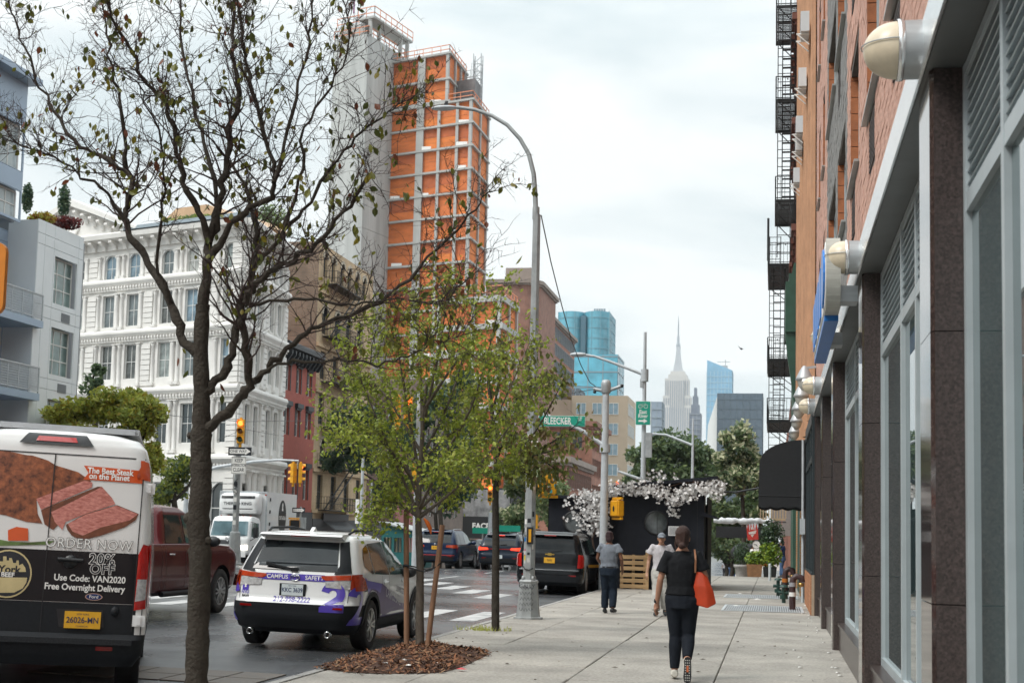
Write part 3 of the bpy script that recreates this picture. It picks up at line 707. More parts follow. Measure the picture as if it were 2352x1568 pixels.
# fire escapes: platform of slats, railing, ladder, braces
def fire_escape(name_lab,Y0,Y1,X0,levels,rail=.95,ladder_y=None,wall=FX,group='fire escapes on the right-hand buildings',hatch=None):
 t=empty('fire_escape',(wall,(Y0+Y1)/2,levels[0]));tag(t,name_lab,'fire escape',group);o=(-wall,-(Y0+Y1)/2,-levels[0])
 for li,z in enumerate(levels):
  pl=MB();n=int((Y1-Y0)/.16)
  pl.bar((X0,Y0,z),(wall,Y0,z),.05,.12);pl.bar((X0,Y1,z),(wall,Y1,z),.05,.12);pl.bar((X0,Y0,z),(X0,Y1,z),.05,.14);pl.bar((wall-.05,Y0,z),(wall-.05,Y1,z),.05,.1)
  pl.build('platform_frame',IRON,t,o)
  sl=MB()
  for k in range(n+1):y=Y0+(Y1-Y0)*k/n;sl.box(X0,wall-.03,y-.035,y+.035,z+.01,z+.03)
  stuff(sl.build('platform_slats',IRON,t,o))
  r=MB()
  for (a,c) in (((X0,Y0),(wall,Y0)),((X0,Y1),(wall,Y1)),((X0,Y0),(X0,Y1))):
   for hh in (.12,.5,rail):r.bar((*a,z+hh),(*c,z+hh),.03)
   ln_=math.dist(a,c);k=max(2,int(ln_/.15))
   for q in range(k+1):f=q/k;x,y=a[0]+(c[0]-a[0])*f,a[1]+(c[1]-a[1])*f;r.bar((x,y,z+.06),(x,y,z+rail),.018 if 0 < q < k else .045)
   for q in range(k):
    f=(q+.5)/k;x,y=a[0]+(c[0]-a[0])*f,a[1]+(c[1]-a[1])*f
    if q % 2 == 0:r.cbox((x,y,z+rail-.1),.05,.05,.05)
  r.build('railing',IRON,t,o)
  for y in (Y0+.05,(Y0+Y1)/2,Y1-.05):bb=MB();bb.bar((X0+.1,y,z-.03),(wall,y,z-.85),.035);bb.build('brace',IRON,t,o)
  if li+1 < len(levels):
   z2=levels[li+1];st=MB();ya,yb2=Y0+.7,Y1-.4
   for x in (X0+.25,X0+.75):st.bar((x,yb2,z+.02),(x,ya,z2),.04,.10)
   for q in range(1,13):f=q/13;st.box(X0+.25,X0+.75,yb2+(ya-yb2)*f-.09,yb2+(ya-yb2)*f+.09,z+(z2-z)*f-.012,z+(z2-z)*f+.012)
   st.build('stair',IRON,t,o)
 if ladder_y:
  y,za,zb=ladder_y;l=MB()
  for x in (X0+.07,X0+.55):l.bar((x,y,za),(x,y,zb),.035)
  z=za+.2
  while z < zb:l.bar((X0+.07,y,z),(X0+.55,y,z),.025);z += .33
  l.build('ladder',IRON,t,o)
 return t
fire_escape('tall black iron fire escape highest on the red brick building',54.0,58.2,-.02,[14.4,18.3,22.0],ladder_y=(53.9,12.2,26))
fire_escape('lower black iron fire escape beside the green cornice',63.4,69.6,-.33,[6.8,9.5,13.75],ladder_y=(63.3,5.2,15),rail=1.0)
m=MB();m.bar((-.33,63.2,13.9),(-.33,63.2,15.8),.16,.1);m.bar((-.33,69.6,9.6),(-.33,69.6,11),.1);t=m.build('banner_post',IRON);tag(t,'black post rising from the corner of the lower fire escape','post')
# unseen street blocks beside and behind the camera, added to darken car reflections
m=MB();m.box(FX+.3,FX+14,-70,1.98,0,22);m.build('rear_wall',BRK,nb,off)
bh=empty('brick_block',(-28,-15,0));tag(bh,'unseen long brown brick block across the avenue, nearer than the panel building','building')
m=MB();m.box(-20,0,-75,52,-1,17);m.build('wall',brick_mat('left_block_brickwork',(.20,.10,.07),(.23,.12,.085),(.18,.14,.12)),bh)
wm=MB();wm.box(-.02,.03,0,1.3,0,2.0);wme=wm.mesh('window',G_GREY)
for i in range(16):
 for j in range(4):inst('window',wme,bh,(.01,-12+i*3.2,3.2+j*3.6))
# ================================================================== VEHICLES
def paint(name,col,rough=.22,metal=0.,var=.04):return mat(name,col,rough,var,1.5,coat=.6 if max(col) > .3 else .18,metal=metal,spec=.35 if max(col) > .3 else .2,bump=.012,bscale=2.2)
CHROME=mat('chrome',(.60,.61,.62),.12,.03,3,metal=1.)
RIMS=mat('alloy_silver',(.42,.43,.44),.28,.08,6,metal=.8)
REDL=mat('red_lamp_lens',(.42,.012,.008),.12,.18,25,coat=1.);REDLIT=mat('lit_tail_lamp',(.9,.05,.02),.2,.1,25,emit=1.1)
REDD=mat('dark_red_reflector',(.20,.006,.006),.2,.2,25);ORL=mat('orange_lamp_lens',(.42,.045,.012),.15,.2,25,coat=.6)
CLRL=mat('clear_lamp_lens',(.42,.42,.42),.1,.3,30,coat=1.);CARG=mat('car_glass',(.014,.017,.019),.05,.4,2,spec=.35)
CARG2=mat('car_glass_green',(.045,.085,.08),.05,.4,2,spec=1.);CLAD=mat('black_cladding',(.013,.015,.018),.6,.15,30,bump=.08,spec=.22)
PLATEY=mat('orange_plate',(.72,.38,.02),.45,.06,9);PLATEW=mat('white_plate',(.60,.66,.68),.45,.06,9);INK=mat('ink_black',(.012,.014,.02),.5,.1)
HEADL=mat('lit_headlamp',(1.,.92,.75),.2,0,emit=3.)
class Body:
 def __init__(s,slices,bow=.03):
  s.S=np.array(slices,float);s.bow=bow
 def at(s,z):return [float(np.interp(z,s.S[:,0],s.S[:,i])) for i in range(1,6)]
 def rear(s,x,z):
  w,r,f,cr,cf=s.at(z);x=min(abs(x),w-1e-4);b=s.bow*(x/w) ** 2
  if x <= w-cr:return r+b
  return r+b+cr-math.sqrt(max(0,cr*cr-(x-w+cr) ** 2))
 def front(s,x,z):
  w,r,f,cr,cf=s.at(z);x=min(abs(x),w-1e-4);b=s.bow*2*(x/w) ** 2
  if x <= w-cf:return f-b
  return f-b-cf+math.sqrt(max(0,cf*cf-(x-w+cf) ** 2))
 def side(s,y,z):
  w,r,f,cr,cf=s.at(z);x=w
  if y < r+cr:q=min(1,(r+cr-y)/cr);x=w-cr+cr*math.sqrt(max(0,1-q*q))
  elif y > f-cf:q=min(1,(y-f+cf)/cf);x=w-cf+cf*math.sqrt(max(0,1-q*q))
  return x
 def ring(s,z):
  w,r,f,cr,cf=s.at(z);p=[]
  for k in range(6):x=(w-cr)*k/6;p.append((x,s.rear(x,z)))
  for k in range(7):a=pi/2*k/6;p.append((w-cr+cr*math.sin(a),r+s.bow+cr-cr*math.cos(a)-s.bow*(1-((w-cr+cr*math.sin(a))/w) ** 2)))
  for k in range(1,16):p.append((w,r+cr+s.bow+(f-cf-2*s.bow-r-cr-s.bow)*k/16))
  for k in range(7):a=pi/2*k/6;x=w-cf+cf*math.cos(a);p.append((x,f-cf+cf*math.sin(a)-2*s.bow*(x/w) ** 2))
  for k in range(1,7):x=(w-cf)*(1-k/6);p.append((x,s.front(x,z)))
  return p
 def build(s,name,mats,parent,zc=0,cuts=(),nz=3,cfn=None):
  zs=[]
  for i in range(len(s.S)-1):
   for k in range(nz):zs.append(s.S[i,0]+(s.S[i+1,0]-s.S[i,0])*k/nz)
  zs.append(s.S[-1,0])
  mb=MB();rings=[]
  for z in zs:
   h=s.ring(z);full=[(x,y,z) for x,y in h]+[(-x,y,z) for x,y in reversed(h[1:-1])];rings.append(full)
  n=len(rings[0]);mb.v=[v for r in rings for v in r]
  for i in range(len(rings)-1):
   for j in range(n):
    mb.f.append((i*n+j,i*n+(j+1) % n,(i+1)*n+(j+1) % n,(i+1)*n+j));zm=(zs[i]+zs[i+1])/2
    xm,ym=rings[i][j][0],rings[i][j][1]
    mb.m.append(cfn(xm,ym,zm) if cfn else (1 if zm < zc else 0));mb.sm.append(True)
  mb.f.append(tuple(reversed(range(n))));mb.m.append(1);mb.sm.append(False)
  t=(len(rings)-1)*n;mb.f.append(tuple(range(t,t+n)));mb.m.append(0);mb.sm.append(True)
  o=mb.build(name,mats,parent)
  if cuts:
   c=MB();c.k=1
   for (y,z,r,w) in cuts:
    for sgn in (-1,1):
     a=sgn*(w-.30);b_=sgn*(w+.3)
     pts=[(y+r*math.cos(2*pi*k/28),z+r*math.sin(2*pi*k/28)) for k in range(28)]
     c.prism(pts,a,b_,'X')
   co=c.build('cutter',[mats[0],mats[1]],None)
   md=o.modifiers.new('b','BOOLEAN');md.object=co;md.operation='DIFFERENCE';md.solver='EXACT'
   co.parent=parent
   bpy.context.view_layer.update()
   dg=bpy.context.evaluated_depsgraph_get();me=bpy.data.meshes.new_from_object(o.evaluated_get(dg))
   o.modifiers.clear();o.data=me;bpy.data.objects.remove(co)
  o.data.set_sharp_from_angle(angle=R(38))
  return o
 def patch(s,bm,mode,off,name,m,parent,step=.11,sgn=1):
  """lay a flat outline on the body: 'rear'/'front' from (x,z), 'side' from (y,z)"""
  for ax in (0,1):
   lo=min(v.co[ax] for v in bm.verts);hi=max(v.co[ax] for v in bm.verts);k=math.floor(lo/step)+1
   while k*step < hi:
    no=Vector((1,0,0)) if ax == 0 else Vector((0,1,0))
    bmesh.ops.bisect_plane(bm,geom=bm.verts[:]+bm.edges[:]+bm.faces[:],plane_co=no*k*step,plane_no=no);k += 1
  for v in bm.verts:
   a,z=v.co.x,v.co.y
   if mode == 'rear':v.co=(a,s.rear(a,z)-off,z)
   elif mode == 'front':v.co=(a,s.front(a,z)+off,z)
   else:v.co=(sgn*(s.side(a,z)+off),a,z)
  bmesh.ops.recalc_face_normals(bm,faces=bm.faces)
  cen=Vector((0,sum(f.calc_center_median().y for f in bm.faces)/max(1,len(bm.faces)),0))
  f0=bm.faces[:][0] if len(bm.faces) else None
  if f0:
   out={'rear':Vector((0,-1,0)),'front':Vector((0,1,0)),'side':Vector((sgn,0,0))}[mode]
   if f0.normal.dot(out) < 0:bmesh.ops.reverse_faces(bm,faces=bm.faces[:])
  me=bpy.data.meshes.new(name);bm.to_mesh(me);bm.free();me.materials.append(m)
  for p in me.polygons:p.use_smooth=True
  return inst(name,me,parent)
 def poly(s,pts,mode,off,name,m,parent,sgn=1,step=.11):
  bm=bmesh.new();bm.faces.new([bm.verts.new((a,b,0)) for a,b in pts]);bmesh.ops.triangulate(bm,faces=bm.faces[:])
  return s.patch(bm,mode,off,name,m,parent,step,sgn)
 def text(s,t,size,pos,mode,off,name,m,parent,sgn=1,shear=0,rot=0,**k):
  bm=text_bm(t,size,**k);c,sn=math.cos(rot),math.sin(rot)
  for v in bm.verts:
   x,y=v.co.x,v.co.y;x,y=x*c-y*sn+pos[0],x*sn+y*c+pos[1];v.co=(x,y,0)
  return s.patch(bm,mode,off,name,m,parent,.07,sgn)
_whl={}
def wheel(parent,x,y,r,w=.23,spokes=5,rimk=.66,rimm=None,rz=0):
 rimm=rimm or RIMS;key=(r,w,spokes,rimk,rimm.name)
 if key not in _whl:
  m=MB();R_=r;q=r*rimk
  m.lathe([(q,-w*.40),(q+.012,-w*.5),(R_-.03,-w*.5),(R_-.005,-w*.42),(R_,-w*.2),(R_,w*.2),(R_-.005,w*.42),(R_-.03,w*.5),(q+.012,w*.5),(q,w*.40)],axis='X',n=36)
  m.mi(1).lathe([(q,w*.12),(0,w*.12)],axis='X',n=24);m.lathe([(q,-w*.2),(0,-w*.2)],axis='X',n=24)
  m.k=0;m.lathe([(q,-w*.4),(q,w*.4)],axis='X',n=24)
  tm=m.mesh('wheel',[RUBBER,BLACK])
  m=MB();m.lathe([(q*.90,w*.28),(q*.93,w*.46),(q+.004,w*.47),(q+.004,w*.40)],axis='X',n=36)
  m.lathe([(0,w*.42),(q*.20,w*.42),(q*.24,w*.30)],axis='X',n=20)
  for k in range(spokes):
   for da in ((-.16,.16) if spokes <= 6 else (0,)):
    a=2*pi*k/spokes;p0=(w*.36,q*.12*math.cos(a+da),q*.12*math.sin(a+da));a2=a+da*1.3
    m.bar(p0,(w*.42,q*.92*math.cos(a2),q*.92*math.sin(a2)),q*.13,w*.16,up=(1,0,0))
  for k in range(5):a=2*pi*k/5+.3;m.lathe([(.012,w*.44),(0,w*.45)],(0,q*.13*math.cos(a),q*.13*math.sin(a)),axis='X',n=6)
  _whl[key]=(tm,m.mesh('rim',rimm))
 t,rm=_whl[key]
 o=inst('wheel',t,parent,(x,y,r),(0,0,rz+(0 if x > 0 else pi)));inst('rim',rm,o);return o
def place(label,cat,group,loc,yaw,roll=.016,name='parked_car'):
 t=empty(name,loc,0,label,cat,group);t.rotation_euler=Euler((0,roll,yaw));return t
def plate(parent,B,x,z,text,top,m,ink,w=.31,h=.155,off=.012,bottom=None):
 y=B.rear(x,z)
 mb=MB();mb.box(x-w/2,x+w/2,y-off-.012,y-off,z-h/2,z+h/2);o=mb.build('licence_plate',m,parent)
 yy=y-off-.0145
 for s,sz,dz,bo in ((text,.082,-.004,.0012),(top,.026,.055,0),(bottom,.022,-.062,0)):
  if s:text_obj('plate_lettering',s,sz,ink,o,(x,yy,z+dz),(pi/2,0,0),bold=bo,sx=.86)
 return o
def mirror(parent,x,y,z,m,sgn=1,s=1.):
 mb=MB();mb.smooth=True;mb.ball((x+sgn*.12*s,y,z),.13*s,.075*s,.085*s,n=14,m=10);mb.bar((x-sgn*.03,y,z-.05*s),(x+sgn*.06*s,y,z-.04*s),.05,.05);return mb.build('wing_mirror',m,parent)
# ---------------------------------------------- white campus patrol car
def sv(pts,dz=0):return pts
WHT=paint('white_car_paint',(.74,.75,.75));PURP=mat('purple_vinyl',(.085,.055,.40),.3,.1,2,coat=.6);PURD=mat('plum_vinyl',(.085,.052,.17),.35,.2,2,coat=.1,spec=.2)
GREYV=mat('grey_vinyl_lettering',(.45,.45,.50),.4)
RV=Body([(.24,.78,-.70,3.40,.20,.3),(.32,.86,-.86,3.52,.26,.35),(.47,.905,-.93,3.60,.30,.42),(.66,.91,-.935,3.62,.30,.45),(.72,.91,-.885,3.62,.28,.45),(.86,.912,-.86,3.58,.28,.46),(.98,.905,-.85,3.48,.30,.46),(1.06,.895,-.84,3.15,.30,.5),(1.10,.885,-.825,2.6,.30,.5),(1.13,.875,-.81,2.32,.30,.45),(1.2,.85,-.77,2.18,.28,.4),(1.4,.785,-.62,1.78,.24,.36),(1.55,.725,-.50,1.45,.22,.34),(1.61,.68,-.42,1.2,.22,.3),(1.645,.60,-.30,.95,.2,.3),(1.662,.45,-.1,.7,.2,.2)])
car=place('white campus safety patrol car with purple markings parked at the near kerb','car',None,(-6.62,19.98,zr(-6.62,20)),R(0.6),.020)
RV.build('body',[WHT,CLAD],car,cuts=[(0,.36,.41,.91),(2.69,.36,.41,.91)],cfn=lambda x,y,z:1 if (z < .64 and (y <-.45 or y > 3.1)) or z < .42 else 0)
for y in (0,2.69):
 for s in (-1,1):wheel(car,s*.80,y,.36)
m=MB()                                                    # black arch trims
for y in (0,2.69):
 for s in (-1,1):
  pts=[(y+rr*math.cos(a),.36+rr*math.sin(a)) for rr in (.405,.475) for a in [pi*(k/18*1.12-.06) for k in range(19)]]
  for k in range(18):
   P=[pts[k],pts[k+1],pts[19+k+1],pts[19+k]]
   q=[(s*(RV.side(a,b_)+.022),a,b_) for a,b_ in P];m.quad(*q)
   m.quad((s*(RV.side(*P[2])-.01),*P[2]),(s*(RV.side(*P[3])-.01),*P[3]),q[3],q[2]);m.quad((s*.7,*P[0]),(s*.7,*P[1]),q[1],q[0])
m.build('wheel_arch_trim',CLAD,car)
RV.poly([(-.62,1.12),(.62,1.12),(.60,1.2),(.54,1.52),(-.54,1.52),(-.60,1.2)],'rear',.018,'rear_window',CARG,car,step=.05)
RV.poly([(.575,1.08),(.80,1.10),(.74,1.3),(.66,1.54),(.548,1.52),(.63,1.2)],'rear',.014,'rear_pillar_trim',CLAD,car,step=.04)
RV.poly([(-.575,1.08),(-.80,1.10),(-.74,1.3),(-.66,1.54),(-.548,1.52),(-.63,1.2)],'rear',.014,'rear_pillar_trim',CLAD,car,step=.04)
m=MB();m.prism([(-.66,1.60),(-.58,1.625),(-.30,1.64),(-.30,1.56),(-.50,1.55)],-.60,.60,'X');m.build('spoiler',WHT,car)
m=MB();m.box(-.14,.14,-.655,-.60,1.585,1.60);m.build('high_brake_lamp',REDD,car)
m=MB();m.bar((-.42,-.83,1.19),(-.02,-.835,1.13),.022,.03);m.bar((-.42,-.79,1.2),(-.30,-.82,1.175),.03);m.box(-.05,.05,-.85,-.79,1.1,1.15);m.build('rear_wiper',BLACK,car)
for s in (-1,1):
 for sgn,poly_ in ((s,None),):
  RV.poly([(s*.46,.995),(s*.80,1.01),(s*.80,1.08),(s*.40,1.055),(s*.40,1.025)],'rear',.012,'tail_lamp',ORL,car)
  RV.poly([(s*.47,.90),(s*.80,.88),(s*.80,.998),(s*.46,.982)],'rear',.010,'reversing_lamp',CLRL,car)
  RV.poly([(s*.805,.88),(s*.90,.86),(s*.90,1.09),(s*.805,1.085)],'rear',.012,'tail_lamp',ORL,car,step=.03)
  RV.poly([(-.74,1.085),(-.60,1.085),(-.42,1.02),(-.30,.88),(-.45,.86),(-.74,.86)],'side',.012,'tail_lamp',ORL,car,sgn=s)
  RV.poly([(-.45,.90),(-.30,.88),(-.26,.85),(-.45,.845)],'side',.010,'reflector',BLACK,car,sgn=s)
  m=MB();a=RV.rear(s*.63,.56);m.box(s*.63-.11,s*.63+.11,a-.008,a+.03,.60,.63);m.build('bumper_reflector',REDD,car)
  m=MB();m.lathe([(.045,0),(.045,-.12),(.036,-.12),(.036,0)],(s*.56,-.86,.26),'Y',16);m.build('exhaust_tip',CHROME,car)
  RV.poly([(-.30,1.19),(.0,1.085),(.12,1.08),(.10,1.50),(-.16,1.44),(-.27,1.32)],'side',.006,'side_window',CARG,car,sgn=s)
  RV.poly([(.16,1.08),(.93,1.055),(.93,1.54),(.14,1.51)],'side',.006,'side_window',CARG,car,sgn=s)
  RV.poly([(.99,1.055),(2.06,1.04),(1.86,1.2),(1.52,1.47),(1.35,1.535),(.99,1.545)],'side',.006,'side_window',CARG2,car,sgn=s)
  m=MB()
  for k in range(2):
   y=(.72,1.78)[k];x=s*(RV.side(y,.94)+.03);m.tube([(x-s*.02,y-.1,.94),(x,y-.07,.945),(x,y+.07,.95),(x-s*.02,y+.1,.95)],.018,8);m.ball((x-s*.025,y,.945),.02,.07,.05)
  m.build('door_handle',WHT,car)
  mirror(car,s*.86,1.78,1.08,BLACK,s,1.05)
  m=MB();m.tube([(s*.60,-.28,1.64),(s*.62,-.1,1.69),(s*.62,.8,1.705),(s*.60,1.35,1.665),(s*.58,1.5,1.63)],.018,8);m.build('roof_rail',CLAD,car)
  RV.poly([(-.06+.44,.44),(2.69-.44,.44),(2.69-.44,.30),(.38,.30)],'side',.02,'sill_cladding',CLAD,car,sgn=s)
  for pts in ([(.52,.46),(.55,1.05),(.56,1.05),(.53,.46)],[(.945,.44),(.955,1.5),(.965,1.5),(.955,.44)],[(2.02,.44),(2.06,1.0),(2.07,1.0),(2.03,.44)]):RV.poly(pts,'side',.003,'door_gap',BLACK,car,sgn=s)
# vinyl graphics
RV.poly([(-.55,.975),(.62,.975),(.44,1.065),(-.40,1.065)],'rear',.0055,'purple_band',PURP,car)
RV.text('CAMPUS',.082,(-.24,1.018),'rear',.008,'lettering',WHITE,car,bold=.001);RV.text('SAFETY',.082,(.30,1.018),'rear',.008,'lettering',WHITE,car,bold=.001)
m=MB();y=RV.rear(.02,1.02)-.012
for a,b_ in ((.075,.05),(.03,.048)):m.lathe([(1,0),(1,-.008),(.84,-.008),(.84,0)],(0,0,0),'Y',24)
m.v=[(.02+v[0]*(.072 if i < 96 else .030),y+v[1],1.02+v[2]*(.05 if i < 96 else .047)) for i,v in enumerate(m.v)]
m.tube([(-.035,y-.004,1.045),(.02,y-.004,1.037),(.075,y-.004,1.045)],.006,6);m.build('badge',CHROME,car)
m=MB();m.box(-.19,.19,RV.rear(0,.84)-.014,RV.rear(0,.84)+.05,.762,.93);m.build('plate_frame',CLAD,car)
plate(car,RV,0,.845,'KKC 3639','NEW YORK',PLATEW,mat('plate_navy',(.02,.04,.12),.5),off=.016)
RV.text('212-998-2222',.10,(.0,.712),'rear',.005,'phone_number',PURP,car,bold=.001,sx=.95)
def two(cx,cz,h,w,t,mode,sgn=1):
 """the broad numeral 2 as an outline"""
 o,i=[],[];r=w/2;r2=r-t;zc=cz+h/2-r
 for k in range(15):a=pi*.93-(pi*1.13)*k/14;o.append((cx+r*math.cos(a),zc+r*math.sin(a)));i.append((cx+r2*math.cos(a),zc+r2*math.sin(a)))
 b0=cz-h/2
 pts=o+[(cx-r+t*1.45,b0+t),(cx+r,b0+t),(cx+r,b0),(cx-r,b0),(cx-r,b0+t*.6)]+list(reversed(i))
 return RV.poly(pts,mode,.0048,'fleet_numeral',PURP,car,sgn=sgn,step=.05)
two(.58,.77,.42,.34,.115,'rear')
bm=None
for s in (1,-1):
 two_pts=two(-.66,.66,.54,.34,.11,'side',s)
 RV.poly([(-.40,1.05),(-.27,1.0),(.55,.93),(.75,.88),(1.55,.62),(2.2,.56),(2.2,.43),(.46,.43),(.40,.62),(.22,.82),(-.02,.86),(-.22,.80)],'side',.004,'purple_panel',PURD,car,sgn=s)
 RV.poly([(-.40,1.05),(-.27,1.0),(.52,.93),(.42,.80),(.16,.86),(-.1,.88),(-.24,.82)],'side',.0052,'purple_stripe',PURP,car,sgn=s)
RV.text('CAMPUS SAFETY',.21,(1.30,.70),'side',.0062,'lettering',GREYV,car,rot=-.19,bold=.002,sx=.72)
RV.text('212-998-2222',.12,(1.62,.80),'side',.0066,'phone_number',mat('slate_ink',(.10,.10,.14),.5),car,rot=-.16,sx=.8)
bm=bmesh.new();bmesh.ops.create_grid(bm,x_segments=1,y_segments=1,size=.05)
for v in bm.verts:v.co.x -= .70;v.co.y += .86
RV.patch(bm,'rear',.0048,'emblem',PURP,car)
RV.poly([(-.715,.85),(-.685,.85),(-.69,.875),(-.68,.89),(-.70,.905),(-.72,.89),(-.71,.875)],'rear',.0062,'emblem_torch',WHITE,car)
RV.text('NYU',.06,(-.70,.785),'rear',.0048,'lettering',PURP,car,bold=.001);RV.text('RAV4',.045,(-.69,.735),'rear',.0055,'lettering',INK,car,bold=.002);RV.text('HYBRID',.034,(.70,.70),'rear',.0075,'lettering',GREYV,car,bold=.001)
RV.poly([(-.80,1.02),(-.792,.70),(-.784,.70),(-.792,1.02)],'rear',.003,'hatch_gap',BLACK,car);RV.poly([(.80,1.02),(.792,.70),(.784,.70),(.792,1.02)],'rear',.003,'hatch_gap',BLACK,car)
RV.poly([(-.80,.66),(-.74,.60),(.74,.60),(.80,.66)],'rear',.004,'lower_hatch',CLAD,car)
m=MB();m.prism([(-.16,1.66),(-.06,1.72),(.04,1.66)],-.025,.025,'X');m.build('roof_antenna',WHT,car)
# ---------------------------------------------- white delivery van
VW=paint('white_van_paint',(.70,.70,.69));VB=mat('black_vinyl_wrap',(.013,.012,.014),.4,.05,2,spec=.25)
VN=Body([(.30,.90,.06,4.6,.12,.4),(.42,.98,.0,4.9,.14,.4),(.57,1.0,-.02,5.1,.14,.4),(.62,1.0,.045,5.1,.10,.4),(.95,1.0,.05,5.1,.10,.4),(1.3,1.0,.06,5.0,.10,.4),(1.6,.985,.085,4.3,.10,.4),(2.0,.955,.13,3.7,.12,.4),(2.33,.92,.175,3.4,.15,.4),(2.47,.88,.21,3.2,.2,.4),(2.56,.80,.26,3.1,.25,.4),(2.61,.62,.36,3.0,.3,.4),(2.635,.35,.6,2.8,.3,.3)],bow=.015)
VX,VY=-7.08,13.0
van=place('white delivery van with a sliced steak picture and black lower doors, seen from behind','van',None,(VX,VY,zr(VX,VY)+.0),R(24),.030)
VN.build('body',[VW,CLAD],van,zc=.66,cuts=[(1.02,.36,.42,1.0)])
for y in (1.02,4.3):
 for s in (-1,1):wheel(van,s*.84,y,.355,.24,6)
def vz(c,r):
 xs=305-(r-165)*.105;x=(c-xs)/625;return (x,1.58+.105-(r-656-.055*(c-xs))/623)
vp=lambda pts,name,m,off=.004,step=.07:VN.poly([(max(-.86,min(.86,x)),z) for x,z in [vz(*p) for p in pts]],'rear',off,name,m,van,step=step)
VN.poly([(-.985,1.42),(.985,1.42),(.985,.92),(-.985,.92)],'rear',.0035,'black_door_panel',VB,van)
VN.poly([(-.96,.915),(.96,.915),(.96,.62),(-.96,.62)],'rear',.004,'lower_door_trim',CLAD,van)
CRUST=mat('roast_crust_print',(.24,.075,.03),.4,.5,16,coat=.3,col2=(.05,.012,.006));MEAT=mat('pink_meat_print',(.52,.22,.185),.4,.25,13,coat=.3,stretch=(1.5,1.5,4),col2=(.33,.085,.065));BRN=mat('seared_edge_print',(.13,.04,.018),.3,.4,12,coat=.8)
ORV=mat('orange_red_vinyl',(.60,.085,.015),.3,.06,coat=.8)
roast=[(-330,240),(-200,200),(0,208),(120,235),(160,238),(250,268),(300,300),(360,318),(430,340),(475,372),(508,395),(440,440),(300,480),(180,520),(185,600),(212,660),(120,650),(0,610),(-330,560)]
vp(roast,'roast_print',CRUST)
vp([(178,508),(470,392),(515,405),(510,435),(270,545),(205,575)],'meat_face_print',MEAT,.0062)
vp([(205,578),(270,548),(545,430),(572,430),(590,470),(460,560),(330,640),(275,700),(225,665)],'seared_edge_print',BRN,.0058)
vp([(265,590),(545,445),(570,430),(630,500),(650,540),(470,600),(350,650),(330,700),(285,650)],'meat_face_print',MEAT,.0066)
vp([(350,668),(470,600),(660,545),(790,600),(770,640),(700,685),(560,735),(440,765),(385,735),(360,700)],'seared_edge_print',BRN,.007)
vp([(362,662),(470,604),(655,548),(785,602),(735,640),(560,685),(450,735),(390,710)],'meat_face_print',MEAT,.0078)
vp([(10,700),(60,680),(128,690),(128,765),(10,765)],'garnish_print',ORV,.0062)
vp([(-320,700),(10,768),(130,775),(290,765),(240,790),(-320,800)],'leaf_print',mat('green_print',(.10,.16,.05),.3,.4,6),.0050)
vp([(465,298),(835,330),(840,412),(460,385),(492,345)],'orange_ribbon',ORV,.006)
vt=lambda s,size,c,r,m,off=.013,**k:VN.text(s,size,vz(c,r),'rear',off,'lettering',m,van,rot=-.005,**k)
vt('The Best Steak',.083,625,337,WHITE,bold=.0022,sx=.88);vt('on the Planet',.083,618,371,WHITE,bold=.0022,sx=.88)
vt('ORDER NOW',.135,488,790,mat('grey_outline',(.16,.16,.16),.5),bold=.0045,sx=.95,spacing=1.08);vt('ORDER NOW',.135,488,790,WHITE,off=.0155,bold=-.0005,sx=.95,spacing=1.08)
for s_,sz_,r_ in (('20%',.145,884),('OFF',.135,946)):vt(s_,sz_,562,r_,WHITE,bold=.0075,sx=.95,spacing=1.1);vt(s_,sz_,562,r_,INK,off=.0155,bold=.0012,sx=.95,spacing=1.1)
vt('Use Code: VAN2020',.088,487,1002,WHITE,bold=.0022,sx=.9);vt('Free Overnight Delivery',.088,455,1056,WHITE,bold=.0022,sx=.88)
# oval maker badge, round cream emblem with a skyline and field
def oval(c,r,rx,rz,n=28):x,z=vz(c,r);return [(x+rx*math.cos(2*pi*k/n),z+rz*math.sin(2*pi*k/n)) for k in range(n)]
VN.poly(oval(507,1112,.083,.035),'rear',.008,'badge',CHROME,van);VN.poly(oval(507,1112,.074,.029),'rear',.010,'badge_field',mat('navy_enamel',(.012,.035,.12),.2),van);vt('Ford',.046,507,1112,WHITE,off=.0115,shear=.2)
CRM=mat('cream_print',(.55,.45,.23),.4,.1)
VN.poly(oval(5,965,.225,.235),'rear',.006,'round_emblem',CRM,van)
VN.poly(oval(5,965,.210,.220),'rear',.0068,'emblem_field',INK,van)
sky_=[(-110,965),(-110,900),(-95,900),(-95,880),(-80,880),(-80,905),(-60,905),(-60,860),(-50,850),(-40,860),(-40,900),(-20,900),(-20,870),(0,870),(0,895),(15,895),(15,880),(30,880),(38,910),(55,910),(58,895),(70,895),(72,925),(92,915),(108,940),(112,965)]
vp([(-108,985),(118,990),(112,1020),(90,1055),(40,1080),(-40,1080),(-85,1050)],'emblem_meadow',CRM,.0074)
vp([(x,2*880-y+60) if False else (x,y-40+30) for x,y in sky_],'emblem_skyline',CRM,.0074)
vt('York',.10,15,940,INK,off=.0085,bold=.003);vt('BEEF',.062,5,972,WHITE,off=.0088,bold=.002)
plate(van,VN,vz(437,1252)[0],vz(437,1252)[1],'26026-MN','NEW YORK',PLATEY,mat('plate_ink_navy',(.025,.03,.08),.5),w=.345,h=.165,off=.012,bottom='COMMERCIAL')
VN.poly([vz(285,1180),vz(560,1195),vz(560,1300),vz(295,1290)],'rear',.006,'plate_recess',BLACK,van)
m=MB();x,z=vz(630,1205);y=VN.rear(x,z);m.ball((x,y,z),.045,.035,.05);m.build('tow_socket',CLAD,van)
